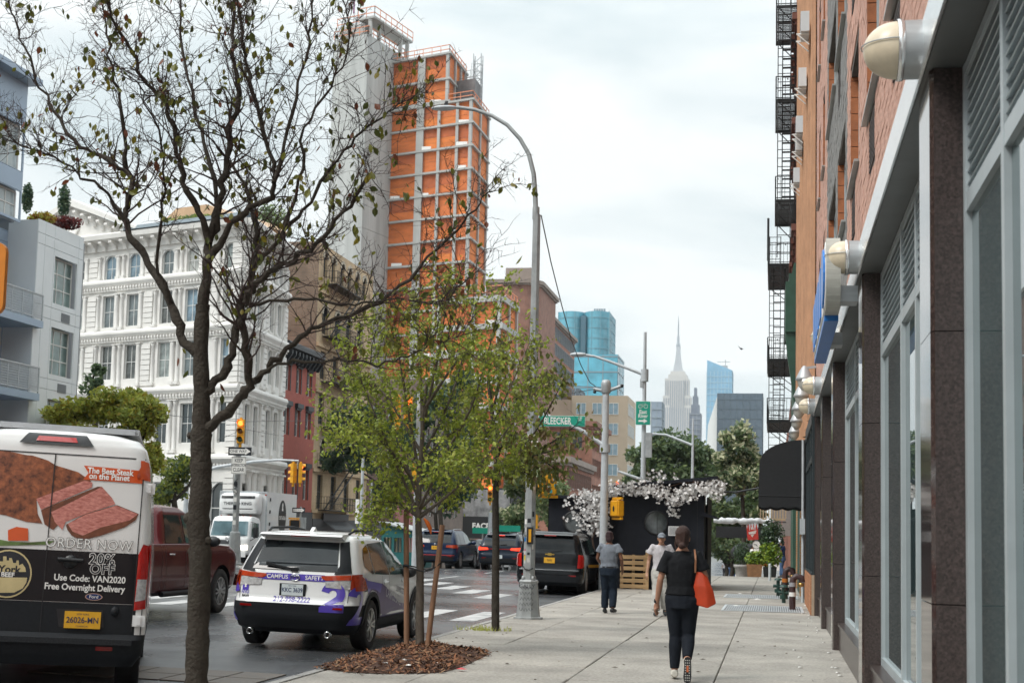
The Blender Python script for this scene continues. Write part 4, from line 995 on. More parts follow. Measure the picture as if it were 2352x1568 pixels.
x,z=vz(375,885);y=VN.rear(x,z);m=MB();m.tube([(x-.12,y-.03,z+.005),(x+.12,y-.035,z)],.02,8);m.lathe([(.07,0),(.06,-.02),(0,-.025)],(x,y-.002,z-.02),'Y',18);m.build('door_handle',BLACK,van)
VN.poly([(-.004,.62),(.004,.62),(.006,2.38),(-.006,2.38)],'rear',.0095,'door_seam',BLACK,van)
VN.poly([(-.90,2.37),(.88,2.37),(.88,2.382),(-.90,2.382)],'rear',.005,'roof_seam',BLACK,van)
for s in (-1,1):
 VN.poly([(s*.862,.65),(s*.872,.65),(s*.872,2.30),(s*.862,2.30)],'rear',.006,'door_edge_gap',BLACK,van)
 VN.poly([(s*.93,1.30),(s*.885,1.36),(s*.97,1.42),(s*.985,1.3)] if False else [(s*.875,.86),(s*.985,.88),(s*.985,1.50),(s*.92,1.52),(s*.88,1.42)],'rear',.014,'tail_lamp',REDL,van,step=.04)
 VN.poly([(s*.88,.95),(s*.98,.97),(s*.98,1.17),(s*.89,1.17)],'rear',.018,'reversing_lamp',CLRL,van,step=.04)
 VN.poly([(.11,.88),(.22,.92),(.20,1.50),(.11,1.52)],'side',.014,'tail_lamp',REDL,van,sgn=s,step=.04)
 VN.poly([(.14,2.17),(.24,2.15),(.27,2.34),(.20,2.36)],'side',.008,'orange_corner',ORV,van,sgn=s,step=.05)
 VN.poly([(s*.84,2.17),(s*.90,2.17),(s*.87,2.36),(s*.83,2.36)],'rear',.012,'orange_corner',ORV,van,step=.02)
 for z in (.76,2.08):
  m=MB();y=VN.rear(s*.93,z);m.box(s*.93-.06,s*.93+.06,y-.03,y+.02,z-.055,z+.055);m.box(s*.93-.02,s*.93+.02,y-.045,y-.03,z-.04,z+.04);m.build('hinge',WHT,van)
 m=MB();y=VN.rear(s*.62,.48);m.box(s*.62-.08,s*.62+.08,y-.006,y+.02,.46,.50);m.build('bumper_reflector',REDD,van)
VN.poly([(-.36,2.47),(.36,2.47),(.28,2.58),(-.28,2.58)],'rear',.022,'high_brake_lamp_housing',BLACK,van,step=.05);VN.poly([(-.20,2.50),(.20,2.50),(.18,2.55),(-.18,2.55)],'rear',.030,'high_brake_lamp',REDL,van,step=.05)
m=MB();m.box(-.80,.78,.70,4.2,2.64,2.70);m.box(-.76,.74,.66,.70,2.638,2.69);m.build('roof_tray',mat('roof_tray_grey',(.42,.44,.46),.5),van)
m=MB();m.box(-.88,.88,-.05,.05,.52,.575);m.build('step_plate',mat('step_plate_rubber',(.03,.032,.035),.8,.3,60,bump=.5,spec=.1),van)
# ---------------------------------------------- maroon pickup
MAR=paint('maroon_paint',(.085,.012,.014),.18)
PK=Body([(.42,.90,-1.0,4.45,.15,.3),(.52,.97,-1.15,4.55,.15,.35),(.72,1.0,-1.2,4.62,.15,.4),(1.0,1.0,-1.2,4.62,.12,.4),(1.18,.99,-1.2,4.52,.12,.4),(1.26,.975,-1.19,4.3,.12,.4),(1.30,.96,-1.15,3.5,.12,.4),(1.315,.95,.82,3.25,.1,.3),(1.36,.93,.84,3.15,.1,.3),(1.67,.86,.93,2.75,.12,.3),(1.86,.80,1.0,2.45,.14,.3),(1.95,.74,1.08,2.2,.18,.3),(1.99,.55,1.3,1.9,.2,.3)],bow=.02)
PKX,PKY=-11.35,22.3
pk=place('maroon pickup truck driving away beyond the white van','pickup truck',None,(PKX,PKY,zr(PKX,PKY)),R(0),.012)
PK.build('body',[MAR,CLAD],pk,zc=.50,cuts=[(0,.42,.50,1.0),(3.55,.42,.50,1.0)])
for y in (0,3.55):
 for s in (-1,1):wheel(pk,s*.86,y,.42,.27,6,.62)
for s in (-1,1):
 PK.poly([(1.03,1.33),(1.80,1.33),(1.78,1.82),(1.14,1.82)],'side',.006,'side_window',CARG,pk,sgn=s)
 PK.poly([(1.90,1.33),(2.90,1.33),(2.55,1.72),(2.38,1.81),(1.88,1.82)],'side',.006,'side_window',CARG2,pk,sgn=s)
 for pts in ([(1.0,.5),(.98,1.3),(.99,1.3),(1.012,.5)],[(1.845,.5),(1.84,1.75),(1.852,1.75),(1.86,.5)],[(2.95,.5),(2.96,1.28),(2.972,1.28),(2.962,.5)],[(.80,.5),(.82,1.3),(.835,1.3),(.815,.5)]):PK.poly(pts,'side',.003,'door_gap',BLACK,pk,sgn=s)
 m=MB()
 for y in (1.2,2.05):x=s*(PK.side(y,1.13)+.03);m.tube([(x-s*.02,y-.1,1.13),(x,y-.07,1.135),(x,y+.07,1.135),(x-s*.02,y+.1,1.13)],.016,8)
 m.build('door_handle',CHROME,pk)
 mirror(pk,s*.95,2.78,1.36,BLACK,s,1.2)
 m=MB();m.tube([(s*.97,.9,.45),(s*.97,2.9,.45)],.05,8);m.build('side_step',CLAD,pk)
 PK.poly([(s*.78,.85),(s*.97,.85),(s*.97,1.2),(s*.78,1.2)],'rear',.01,'tail_lamp',REDL,pk,step=.05)
 PK.poly([(4.25,.95),(4.55,.95),(4.5,1.15),(4.25,1.15)],'side',.01,'headlamp',CLRL,pk,sgn=s,step=.05)
m=MB();m.box(-.95,.95,4.5,4.68,.5,.72);m.build('front_bumper',CHROME,pk)
PK.poly([(-.70,1.35),(.70,1.35),(.64,1.7),(-.64,1.7)],'rear',.006,'rear_window',CARG,pk)
# ---------------------------------------------- generic sport utility car seen from behind
def suv(label,loc,yaw,paintm,L=4.75,W=.96,Hh=1.70,lamp='orange',lit=False,plate_t=None,plate_m=PLATEY,spoil=True,rails=True,boxy=0.,band=None,badge=True,wheel_r=.37,group='cars in the avenue',roll=.006,plate_z=.86,mono=False,win_top=None,name='parked_car'):
 k=Hh/1.70;wb=L*.585;ro=L*.205;fo=L-wb-ro
 up=.18*(1-boxy);f=wb+fo
 B=Body([(.26,W-.12,-ro+.18,f-.2,.15,.3),(.36,W-.03,-ro+.02,f-.05,.22,.35),(.55,W,-ro,f,.24,.42),(.70,W,-ro+.01,f,.22,.45),(.78,W-.005,-ro+.05,f-.02,.2,.45),(.98*k,W-.01,-ro+.06,f-.12,.2,.45),(1.06*k,W-.025,-ro+.07,f-.5,.2,.45),(1.11*k,W-.045,-ro+.08,f-1.05,.2,.4),(1.15*k,W-.06,-ro+.1,f-1.3,.2,.4),(1.40*k,W-.12-.02*(1-boxy),-ro+.1+up*.9,f-1.75,.18,.35),(1.58*k,W-.19-.03*(1-boxy),-ro+.12+up*1.9,f-2.1,.16,.35),(1.65*k,W-.26,-ro+.18+up*2.2,f-2.35,.18,.3),(1.69*k,W-.36,-ro+.3+up*2.4,f-2.6,.2,.3),(1.70*k,W-.55,-ro+.6,f-2.8,.2,.2)])
 c=place(label,'car',group,loc,yaw,roll,name)
 B.build('body',[paintm,CLAD],c,zc=.40,cuts=[(0,wheel_r,wheel_r+.06,W),(wb,wheel_r,wheel_r+.06,W)],nz=2)
 for y in (0,wb):
  for s in (-1,1):wheel(c,s*(W-.13),y,wheel_r,.24)
 a,t=1.12*k,(win_top or 1.50)*k
 B.poly([(-W+.26,a),(W-.26,a),(W-.30,t),(-W+.30,t)],'rear',.006,'rear_window',CARG,c)
 if spoil:
  y=B.rear(0,1.6*k);m=MB();m.prism([(y-.16,1.60*k),(y-.06,1.63*k),(y+.25,1.665*k),(y+.25,1.58*k),(y+.02,1.56*k)],-W+.32,W-.32,'X');m.build('spoiler',paintm,c)
  m=MB();m.box(-.17,.17,y-.158,y-.10,1.575*k,1.597*k);m.build('high_brake_lamp',REDLIT if lit else REDL,c)
 lm={'orange':ORL,'red':REDL,'lit':REDLIT}[lamp]
 for s in (-1,1):
  if mono:
   B.poly([(s*(W-.17),.74*k),(s*(W-.02),.74*k),(s*(W-.04),1.08*k),(s*(W-.15),1.1*k)],'rear',.012,'tail_lamp',lm,c,step=.04)
   B.poly([(-ro+.12,.76*k),(-ro+.32,.8*k),(-ro+.30,1.1*k),(-ro+.12,1.08*k)],'side',.012,'tail_lamp',lm,c,sgn=s,step=.04)
  else:
   B.poly([(s*(W-.48),.93*k),(s*(W-.03),.90*k),(s*(W-.03),1.05*k),(s*(W-.46),1.02*k)],'rear',.012,'tail_lamp',lm,c,step=.05)
   B.poly([(-ro+.14,.91*k),(-ro+.55,.96*k),(-ro+.42,1.03*k),(-ro+.14,1.05*k)],'side',.012,'tail_lamp',lm,c,sgn=s,step=.05)
  m=MB();y=B.rear(s*(W-.3),.56);m.box(s*(W-.3)-.1,s*(W-.3)+.1,y-.008,y+.03,.54,.58);m.build('bumper_reflector',REDD,c)
  z0,z1=1.1*k,1.52*k;y0=-ro+.5;y3=f-1.42
  B.poly([(y0+.02,z0+.06),(y0+.55,z0),(y0+.55,z1),(y0+.22,z1-.03)],'side',.006,'side_window',CARG,c,sgn=s)
  B.poly([(y0+.62,z0),(y0+1.35,z0),(y0+1.35,z1),(y0+.62,z1)],'side',.006,'side_window',CARG,c,sgn=s)
  B.poly([(y0+1.42,z0),(y3,z0-.01),(y3-.55,z1-.03),(y0+1.42,z1)],'side',.006,'side_window',CARG2,c,sgn=s)
  mirror(c,s*(W-.06),y3-.35,z0+.03,paintm,s)
  if rails:m=MB();m.tube([(s*(W-.34),-ro+.75,1.66*k),(s*(W-.34),-ro+.95,1.72*k),(s*(W-.34),y0+1.6,1.73*k),(s*(W-.34),y0+1.9,1.66*k)],.018,8);m.build('roof_rail',CHROME,c)
 if plate_t:plate(c,B,0,plate_z,plate_t,None,plate_m,INK)
 if badge:m=MB();y=B.rear(0,.99*k);m.lathe([(.055,0),(.055,-.01),(.04,-.01),(.04,0)],(0,y,1.02*k),'Y',20);m.bar((-.05,y-.006,1.02*k),(.05,y-.006,1.02*k),.012);m.build('badge',CHROME,c)
 if band:B.poly([(-W+.08,.62),(W-.08,.62),(W-.08,.585),(-W+.08,.585)],'rear',.008,'bumper_strip',band,c)
 B.poly([(-W+.1,.56),(W-.1,.56),(W-.14,.38),(-W+.14,.38)],'rear',.006,'bumper_insert',CLAD,c)
 m=MB();y=B.rear(0,1.14*k);m.bar((.02,y-.02,1.15*k),(.34,y-.005,1.19*k),.02,.025);m.build('rear_wiper',BLACK,c)
 return c,B
NAVY=paint('navy_paint',(.010,.022,.055),.15);BLK=paint('black_car_paint',(.008,.009,.011),.12);DNAV=paint('dark_blue_paint',(.012,.02,.034),.15)
suv('dark blue sport utility car with an orange plate stopped in the middle of the avenue',(-14.65,62.2,zr(-14.65,62)),R(-1),NAVY,L=4.9,W=.965,Hh=1.72,lamp='orange',plate_t='T 417',band=mat('red_strip',(.35,.03,.02),.4),plate_z=.92)
c,B_=suv('dark blue car with glowing red tail lamps left of the boxy black car',(-12.0,63.4,zr(-11.75,63)),R(-1),DNAV,L=4.9,W=.985,Hh=1.68,lamp='lit',lit=True,plate_t='KZD',plate_m=PLATEW,plate_z=.62,badge=False)
B_.poly([(-.5,.97),(.5,.97),(.5,.945),(-.5,.945)],'rear',.014,'lamp_strip',REDL,c)
c,B_=suv('big boxy black car parked at the near kerb in front of the black shed',(-6.3,41.2,zr(-6.3,40)),R(.5),BLK,L=5.1,W=.97,Hh=1.80,lamp='red',plate_t='T692',mono=True,boxy=.8,wheel_r=.40,roll=.016,plate_z=.98,badge=False)
m=MB();y=B_.rear(0,1.12);m.box(-.13,.13,y-.02,y,1.13,1.165);m.box(-.05,.05,y-.022,y,1.11,1.185);m.build('badge',mat('gold_badge',(.55,.36,.08),.3,metal=.8),c)
m=MB();y=B_.rear(0,.62);m.box(-.85,.85,y-.03,y+.02,.70,.73);m.build('bumper_step',CHROME,c)
# black car coming towards the camera
c,B_=suv('black car with a lit headlamp coming towards the camera between the two blue cars',(-16.4,78.0,zr(-16.4,78)),pi,BLK,L=4.7,W=.96,Hh=1.75,boxy=.6,rails=False)
for s in (-1,1):
 B_.poly([(s*.60,.80),(s*.90,.80),(s*.90,.96),(s*.60,.96)],'front',.012,'headlamp',HEADL if s > 0 else CLRL,c,step=.05)
B_.poly([(-.55,.72),(.55,.72),(.55,.95),(-.55,.95)],'front',.012,'grille',mat('grille_chrome',(.10,.105,.11),.3,.5,40,metal=.6),c)
B_.poly([(-.66,1.2),(.66,1.2),(.58,1.58),(-.58,1.58)],'front',.02,'windscreen',CARG,c)
for i,(x,Y,l,p) in enumerate(((-18.6,96,'white car far down the avenue behind the dark blue cars',WHT),(-13.0,108,'silver car farthest down the avenue',paint('silver_paint',(.35,.36,.37),.2,.5)),(-9.3,112,'dark grey car far down the avenue beyond the black shed',paint('dark_grey_paint',(.06,.065,.07))))):
 suv(l,(x,Y,zr(x,Y)),0 if i else pi,p,Hh=1.5,plate_t=None,rails=False)
# ---------------------------------------------- white refrigerated box truck
TW=paint('white_truck_paint',(.72,.73,.73),.35)
tr=place('white refrigerated box truck with a lit headlamp facing the camera behind the signal pole','truck',None,(-25.6,64.6,zr(-25.6,64)),pi+R(2),0,'box_truck')
# local: +y is forward; the front of the cab is at y = 0
CB=Body([(.45,1.0,-1.9,-.08,.1,.12),(.55,1.02,-1.9,.02,.1,.14),(.85,1.03,-1.9,.04,.1,.16),(1.25,1.03,-1.9,.02,.1,.18),(1.35,1.02,-1.9,-.03,.1,.18),(2.1,.97,-1.85,-.28,.1,.2),(2.25,.92,-1.8,-.38,.12,.2),(2.32,.80,-1.7,-.55,.12,.2)],bow=.02)
CB.build('cab',[TW,CLAD],tr,zc=.5,cuts=[(-.75,.42,.5,1.03)])
CB.poly([(-.92,1.38),(.92,1.38),(.86,2.08),(-.86,2.08)],'front',.01,'windscreen',glass('truck_glass',(.10,.16,.18)),tr)
CB.poly([(-.62,.98),(.62,.98),(.62,1.18),(-.62,1.18)],'front',.012,'grille',mat('grille_grey_dark',(.07,.075,.08),.4),tr)
m=MB();m.lathe([(.12,0),(.12,.02),(.09,.02),(.09,0)],(0,.05,1.24),'Y',20);m.bar((-.09,.07,1.24),(.09,.07,1.24),.025);m.build('badge',CHROME,tr)
for s in (-1,1):
 CB.poly([(s*.62,.72),(s*.97,.74),(s*.97,.95),(s*.62,.93)],'front',.014,'headlamp',HEADL if s < 0 else CLRL,tr,step=.05)
 CB.poly([(-1.5,1.35),(-.35,1.35),(-.5,2.0),(-1.5,2.0)],'side',.008,'side_window',CARG2,tr,sgn=s)
 m=MB();m.cbox((s*1.28,-.2,1.55),.22,.10,.5);m.tube([(s*.98,-.35,2.05),(s*1.28,-.15,2.0),(s*1.28,-.15,1.3),(s*1.0,-.2,1.15)],.02,6);m.build('wing_mirror',BLACK,tr)
 wheel(tr,s*.88,-.75,.42,.25,8,.6);wheel(tr,s*.86,-5.0,.42,.30,8,.6)
m=MB();m.box(-.9,.9,.02,.10,.38,.62);m.build('front_bumper',TW,tr)
m=MB();m.bar((-.5,.03,1.42),(.3,-.0,1.5),.02);m.bar((-.9,.03,1.42),(-.35,-.0,1.46),.02);m.build('wipers',BLACK,tr)
m=MB();m.box(-1.2,1.2,-6.9,-2.0,.95,3.55);m.build('cargo_box',TW,tr)
m=MB();m.box(-1.21,1.21,-1.998,-1.96,.95,1.02);m.box(-1.21,1.21,-1.998,-1.96,3.48,3.56);m.box(-1.22,-1.15,-1.997,-1.962,1.021,3.479);m.box(1.15,1.22,-1.997,-1.962,1.021,3.479);m.build('box_edge_trim',GALVL,tr)
UN=Body([(2.45,.95,-1.96,-1.35,.05,.15),(2.6,1.0,-1.96,-1.15,.05,.2),(3.0,1.0,-1.96,-1.1,.05,.22),(3.3,.98,-1.96,-1.15,.05,.25),(3.42,.92,-1.96,-1.3,.05,.25),(3.47,.80,-1.96,-1.45,.05,.2)],bow=.03)
UN.build('refrigeration_unit',[TW,CLAD],tr)
for k in range(2):UN.poly([(-.85+.88*k,3.18),(-.03+.88*k,3.18),(-.03+.88*k,3.32),(-.85+.88*k,3.32)],'front',.012,'air_intake',BLACK,tr)
UN.poly([(-.8,2.70),(.8,2.70),(.7,2.66),(-.7,2.66)],'front',.012,'air_slot',BLACK,tr)
bm=text_bm('THERMO KING',.20,bold=.003,sx=1.05)
for v in bm.verts:v.co.x=-v.co.x;v.co.y += 2.93
UN.patch(bm,'front',.010,'lettering',INK,tr)
# the side of the box turned to the avenue
ov=mat('emblem_black',(.02,.02,.02),.5)
m=MB();m.prism([(-4.5+.62*math.cos(a),2.35+.85*math.sin(a)) for a in [2*pi*k/32 for k in range(32)]],-1.212,-1.204,'X');em=m.build('emblem',ov,tr)
text_obj('lettering',"D'ARTAGNAN",.27,WHITE,em,(-1.214,-4.5,2.30),(pi/2,0,-pi/2),sx=.62,bold=.004)
m=MB();m.prism([(-4.5+a,2.66+b_) for a,b_ in ((-.1,0),(.1,0),(.07,.2),(.1,.3),(0,.42),(-.1,.3),(-.06,.2))],-1.2145,-1.2125,'X');m.build('emblem_figure',WHITE,em)
m=MB()
for w_,z in ((.9,1.32),(.6,1.22)):m.box(-1.207,-1.203,-4.5-w_/2,-4.5+w_/2,z,z+.05)
m.build('small_print',GREYV,em)
for z in (1.3,1.9,2.5,3.1):
 m=MB();m.box(-1.24,-1.205,-2.5,-2.4,z,z+.16);m.build('door_latch',BLACK,tr)
m=MB();m.box(-1.0,1.0,-6.8,-1.2,.55,.94);m.build('chassis',CLAD,tr)
for k in range(5):
 m=MB();m.box(-.74+.37*k-.03,-.74+.37*k+.03,-1.0,-.95,2.32,2.36);m.build('marker_lamp',ORL,tr)
m=MB();m.box(-1.19,-1.1,-1.955,-1.93,3.36,3.42);m.build('marker_lamp',ORL,tr)
# ================================================================== LEFT-HAND BUILDINGS
def face_s(px,py,A,d):
 """distance along a facade line (from A, direction d) and height of a place in the photograph"""
 r=C2W @ Vector(((px-CXP)/FPX,-(py-CYP)/FPX,-1))
 det=r.x*-d[1]+d[0]*r.y
 t=(A[0]*-d[1]+d[0]*A[1])/det;s=(r.x*A[1]-r.y*A[0])/det
 return-s if False else (r.x*t-A[0])*d[0]+(r.y*t-A[1])*d[1],EYE+r.z*t
class Face:
 """a facade plane of a building: x along it (left to right seen from outside), y inwards, z up"""
 def __init__(s,parent,A,d):
  s.p=parent;s.rz=math.atan2(d[1],d[0])-parent.rotation_euler.z
  q=Vector((A[0],A[1],0))-parent.location;c,n=math.cos(-parent.rotation_euler.z),math.sin(-parent.rotation_euler.z)
  s.o=Vector((q.x*c-q.y*n,q.x*n+q.y*c,-parent.location.z))
 def loc(s,x=0,y=0,z=0):c,n=math.cos(s.rz),math.sin(s.rz);return (s.o.x+x*c-y*n,s.o.y+x*n+y*c,s.o.z+z)
 def put(s,mb,name,m):return mb.build(name,m,s.p,s.loc(),(0,0,s.rz),fixn=True)
 def inst(s,name,me,x,y,z,rz=0,sc=None):return inst(name,me,s.p,s.loc(x,y,z),(0,0,s.rz+rz),sc)
 def wall(s,L_,H_,ops,m,depth=.2,z0=0,x0=0,name='wall'):
  b=MB();wall_mb(b,L_,H_,ops,depth,z0,x0);return s.put(b,name,m)
 def win(s,x,z,w,h,fm,gm,**k):
  o=window(None,0,0,w,h,fm,gm,y=0,**k);y=k.get('y',.15);o.parent=s.p;o.location=s.loc(x,.15,z);o.rotation_euler=(0,0,s.rz);return o
# ---------------------------------------------- white cast-iron building on the far corner
WCI=mat('white_cast_iron',(.69,.675,.645),.6,.12,.55,bump=.08);WCW=mat('white_window_frame',(.66,.66,.64),.5,.05)
dS=(.936,-.351);dE=(-.055,.9985)
A0=Vector((-29.49,74.93));SL=20.0
LW=(A0.x-dS[0]*SL,A0.y-dS[1]*SL)
wb_=empty('cast_iron_building',(A0.x,A0.y,0));tag(wb_,'ornate white cast-iron building with columns and arched top windows on the far corner','building')
S=Face(wb_,LW,dS);EF=Face(wb_,A0,dE);ELEN=8.95
sx=lambda s_:22.67-s_
WC=[sx(c) for c in (3.62,6.52,8.5,11.22,13.22,15.9,17.9,20.4)]
ROWS=[(16.12,1.55,True),(13.3,1.93,False),(10.15,2.07,False),(6.3,2.3,False)]
WGL=[glass('curtained_glass',(.22,.25,.24),.12,.7,1.1),glass('sky_glass',(.15,.22,.27),.08,.7,.9),glass('dim_room_glass',(.07,.075,.07),.08,.9,1.6),glass('pale_curtain_glass',(.34,.35,.33),.2,.3,2.5),G_GREY]
for F_,L_,cols in ((S,SL,WC),(EF,ELEN,[1.75,3.3,5.75,7.3])):
 ops=[(c-.48,z,.96,h) for z,h,a in ROWS for c in cols]+[(c-.85,1.2,1.7,2.9) for c in cols[::2]]
 F_.wall(L_,18.4,ops,WCI,.28)
 for ri,(z,h,a) in enumerate(ROWS):
  for ci,c in enumerate(cols):
   F_.win(c-.48,z,.96,h,WCW,WGL[(ri*3+ci*7+ci*ci+ci // 2) % 5] if ri < 3 else G_DARK,cols=2,rows=2,fw=.05,arch=a)
 for c in cols[::2]:F_.win(c-.85,1.2,1.7,2.9,WCW,G_DARK,cols=1,rows=2,fw=.07,arch=True)
 # entablatures
 for z,o,hh in ((5.15,.42,.5),(9.15,.30,.42),(12.65,.30,.42),(15.75,.30,.42)):
  b=MB();b.prism([(.0,z-.28),(-.12,z-.28),(-.12,z-.02),(-.2,z+.02),(-o,z+hh*.45),(-o,z+hh*.7),(-o*.8,z+hh),(0,z+hh)],-o*.6 if F_ is EF else 0,L_+(o*.6 if F_ is S else 0),'X');F_.put(b,'entablature',WCI)
  b=MB();n=int(L_/.24)
  for k in range(n):x=(k+.5)*L_/n;b.box(x-.06,x+.06,-.24,-.121,z-.15,z-.02)
  stuff(F_.put(b,'dentils',WCI))
 b=MB();b.prism([(0,17.95),(-.14,17.95),(-.14,18.4),(-.75,18.55),(-.8,18.8),(-.7,18.9),(0,18.9)],-.5 if F_ is EF else 0,L_+(.5 if F_ is S else 0),'X');F_.put(b,'cornice',WCI)
 cb=MB();cb.prism([(0,0),(-.12,0),(-.2,.25),(-.52,.42),(-.52,.55),(0,.55)],-.13,.13,'X');cbm=cb.mesh('console',WCI)
 n=int(L_/.85)
 for k in range(n):F_.inst('console',cbm,(k+.5)*L_/n,-.142,17.93)
 # columns either side of every window
 cm_={}
 for ri,(z,h,a) in enumerate(ROWS):
  zb,zt_=((15.98+.2,17.6),(13.1,15.3),(9.7,12.25),(5.75,8.8))[ri];H_=zt_-zb
  if ri not in cm_:
   q=MB();r=.115;q.box(-.17,.17,-.17,.17,0,.16);q.lathe([(r*1.25,.16),(r*1.25,.22),(r,.26),(r*.98,H_*.4),(r*.84,H_-.3),(r,H_-.27),(r*1.0,H_-.24),(r*1.45,H_-.06),(r*1.3,H_-.05)],n=12);q.box(-.18,.18,-.18,.18,H_-.06,H_);cm_[ri]=q.mesh('column',WCI)
  xs=sorted({round(c+d_,2) for c in cols for d_ in (-.80,.80)})
  for x in xs:
   if .3 < x < L_-.2:F_.inst('column',cm_[ri],x,-.05,zb)
 for ri,(zb,zt_) in enumerate(((.3,4.85),)):
  q=MB();r=.2;H_=zt_-zb;q.box(-.3,.3,-.3,.3,0,.5);q.lathe([(r,.5),(r*.85,H_-.4),(r*1.4,H_-.1)],n=14);q.box(-.3,.3,-.3,.3,H_-.1,H_);me=q.mesh('column',WCI)
  for c in cols:
   for d_ in (-1.15,1.15):
    if .4 < c+d_ < L_-.3:F_.inst('column',me,c+d_,-.1,zb)
 # rusticated piers
 piers=([sx(9.86),sx(2.9)-.05,sx(14.55)] if F_ is S else [.32,4.52,ELEN-.4])
 blk=MB();blk.box(-.36,.36,-.10,.0,0,.27);bkm=blk.mesh('pier_block',WCI)
 for x in piers:
  for z0,z1 in ((5.75,8.8),(9.7,12.25),(13.1,15.4),(16.1,17.8),(.3,4.8)):
   z=z0
   while z+.27 < z1:F_.inst('pier_block',bkm,min(x,L_-.37),-.004,z);z += .31
b=MB();px_,w_=sx(16.3),5.3                            # pediment over the left part of the front
b.prism([(px_-w_,18.92),(px_+w_,18.92),(px_,20.9)],-.3,.25,'Y');S.put(b,'pediment',WCI)
for sg_ in (-1,1):
 b=MB();b.prism([(px_,20.92),(px_,21.35),(px_+sg_*(w_+.5),19.1),(px_+sg_*(w_+.5),18.93)],-.75,.2,'Y');S.put(b,'raking_cornice',WCI)
 for k in range(7):f=(k+.8)/7.6;S.inst('console',cbm,px_+sg_*w_*f,-.30,20.55-1.95*f-.35)
b=MB();b.lathe([(.62,0),(.62,-.08),(.5,-.12),(.5,-.06),(0,-.1)],(px_,-.31,19.65),'Y',24);S.put(b,'medallion',WCI)
q=A0+Vector(dE)*ELEN;r_=[(LW[0],LW[1]),(A0.x,A0.y),(q.x,q.y),(q.x-16,q.y+4),(LW[0]-2,LW[1]+14)]
b=MB();b.prism([(x-A0.x,y-A0.y) for x,y in [(r_[0][0]+.1,r_[0][1]+.33),(r_[1][0]-.8,r_[1][1]+.9),(r_[2][0]-.8,r_[2][1]),r_[3],r_[4]]],0,18.85);b.build('core',WCI,wb_)
TANR=mat('tan_render',(.46,.31,.19),.8,.1,2)
b=MB();b.box(SL-9,SL-4.5,3,8,18.86,20.0);b.prism([(SL-9.4,20.0),(SL-3.6,20.0),(SL-5.5,20.9),(SL-8,20.9)],2.7,8.3,'Y');S.put(b,'roof_house',TANR)
b=MB();b.prism([(-.85,18.92),(-.4,19.25),(.5,19.25),(.5,18.92)],SL-9,SL+.3,'X');S.put(b,'roof_edge',mat('slate_blue_metal',(.09,.12,.14),.5,.1))
# ---------------------------------------------- blue-grey panel building
PAN=mat('pale_grey_panel',(.66,.695,.71),.42,.05,.8,metal=.2,bump=.02);PANB=mat('blue_grey_panel',(.32,.405,.51),.42,.06,.8,metal=.2,bump=.02);PAND=mat('grey_side_panel',(.22,.24,.26),.5,.05,.8)
gbld=empty('panel_building',(-27,47,0),pi/2);tag(gbld,'blue-grey panelled building with balconies at the left edge of the view','building')
G=Face(gbld,(-27,47),(0,1))
def panels(F_,x0,x1,z0,z1,xb,zb,m,y,ops=(),name='panel'):
 xs=[x0]+[v for v in xb if x0 < v < x1]+[x1];zs=[z0]+[v for v in zb if z0 < v < z1]+[z1]
 for i in range(len(xs)-1):
  for j in range(len(zs)-1):
   a,c,p,q=xs[i]+.008,xs[i+1]-.008,zs[j]+.008,zs[j+1]-.008
   rects=[(a,c,p,q)]
   for ox,oz,ow,oh in ops:
    nr=[]
    for (a_,c_,p_,q_) in rects:
     if ox >= c_ or ox+ow <= a_ or oz >= q_ or oz+oh <= p_:nr.append((a_,c_,p_,q_));continue
     if oz > p_:nr.append((a_,c_,p_,oz))
     if oz+oh < q_:nr.append((a_,c_,oz+oh,q_))
     lo,hi=max(p_,oz),min(q_,oz+oh)
     if ox > a_:nr.append((a_,ox,lo,hi))
     if ox+ow < c_:nr.append((ox+ow,c_,lo,hi))
    rects=nr
   b=MB()
   for r in rects:b.box(r[0],r[1],y,y+.05,r[2],r[3])
   if b.v:F_.put(b,name,m)
ZB=[3.6,4.2,6.6,7.0,9.25,9.7,11.95,12.35]
ops=[(2.3,z,1.75,1.8) for z in (4.45,7.18,9.9)]
panels(G,.95,4.5,.3,12.85,[1.5,2.2,4.12],ZB,PAN,-.05,ops)
panels(G,4.52,5.35,.3,12.8,[],ZB,PAND,.35)
for x,z,w,h in ops:
 G.win(x,z,w,h,WCW,glass('teal_blind_glass',(.16,.23,.22),.08,.6,.8),cols=3,rows=3,fw=.06)
 b=MB();b.box(x+.7,x+1.35,-.06,-.052,z-.62,z-.28)
 for k in range(8):b.box(x+.7,x+1.35,-.075,-.061,z-.61+k*.042,z-.585+k*.042)
 G.put(b,'vent_louvre',PAND)
ops2=[(-.05,9.15,.95,2.3),(-.05,6.45,.95,2.3),(-.05,3.75,.95,2.3)]
panels(G,-9,.94,.3,12.4,[-6,-3,-1.2,-.6],ZB,PANB,1.15,ops2)
b=MB();b.box(.93,.945,-.04,1.15,.3,12.8);G.put(b,'return_panel',PAN)
for x,z,w,h in ops2:
 o=G.win(x,z,w,h,WCW,G_DARK,cols=1,rows=2,fw=.08);o.location=G.loc(x,1.18,z);o.name='balcony_door'
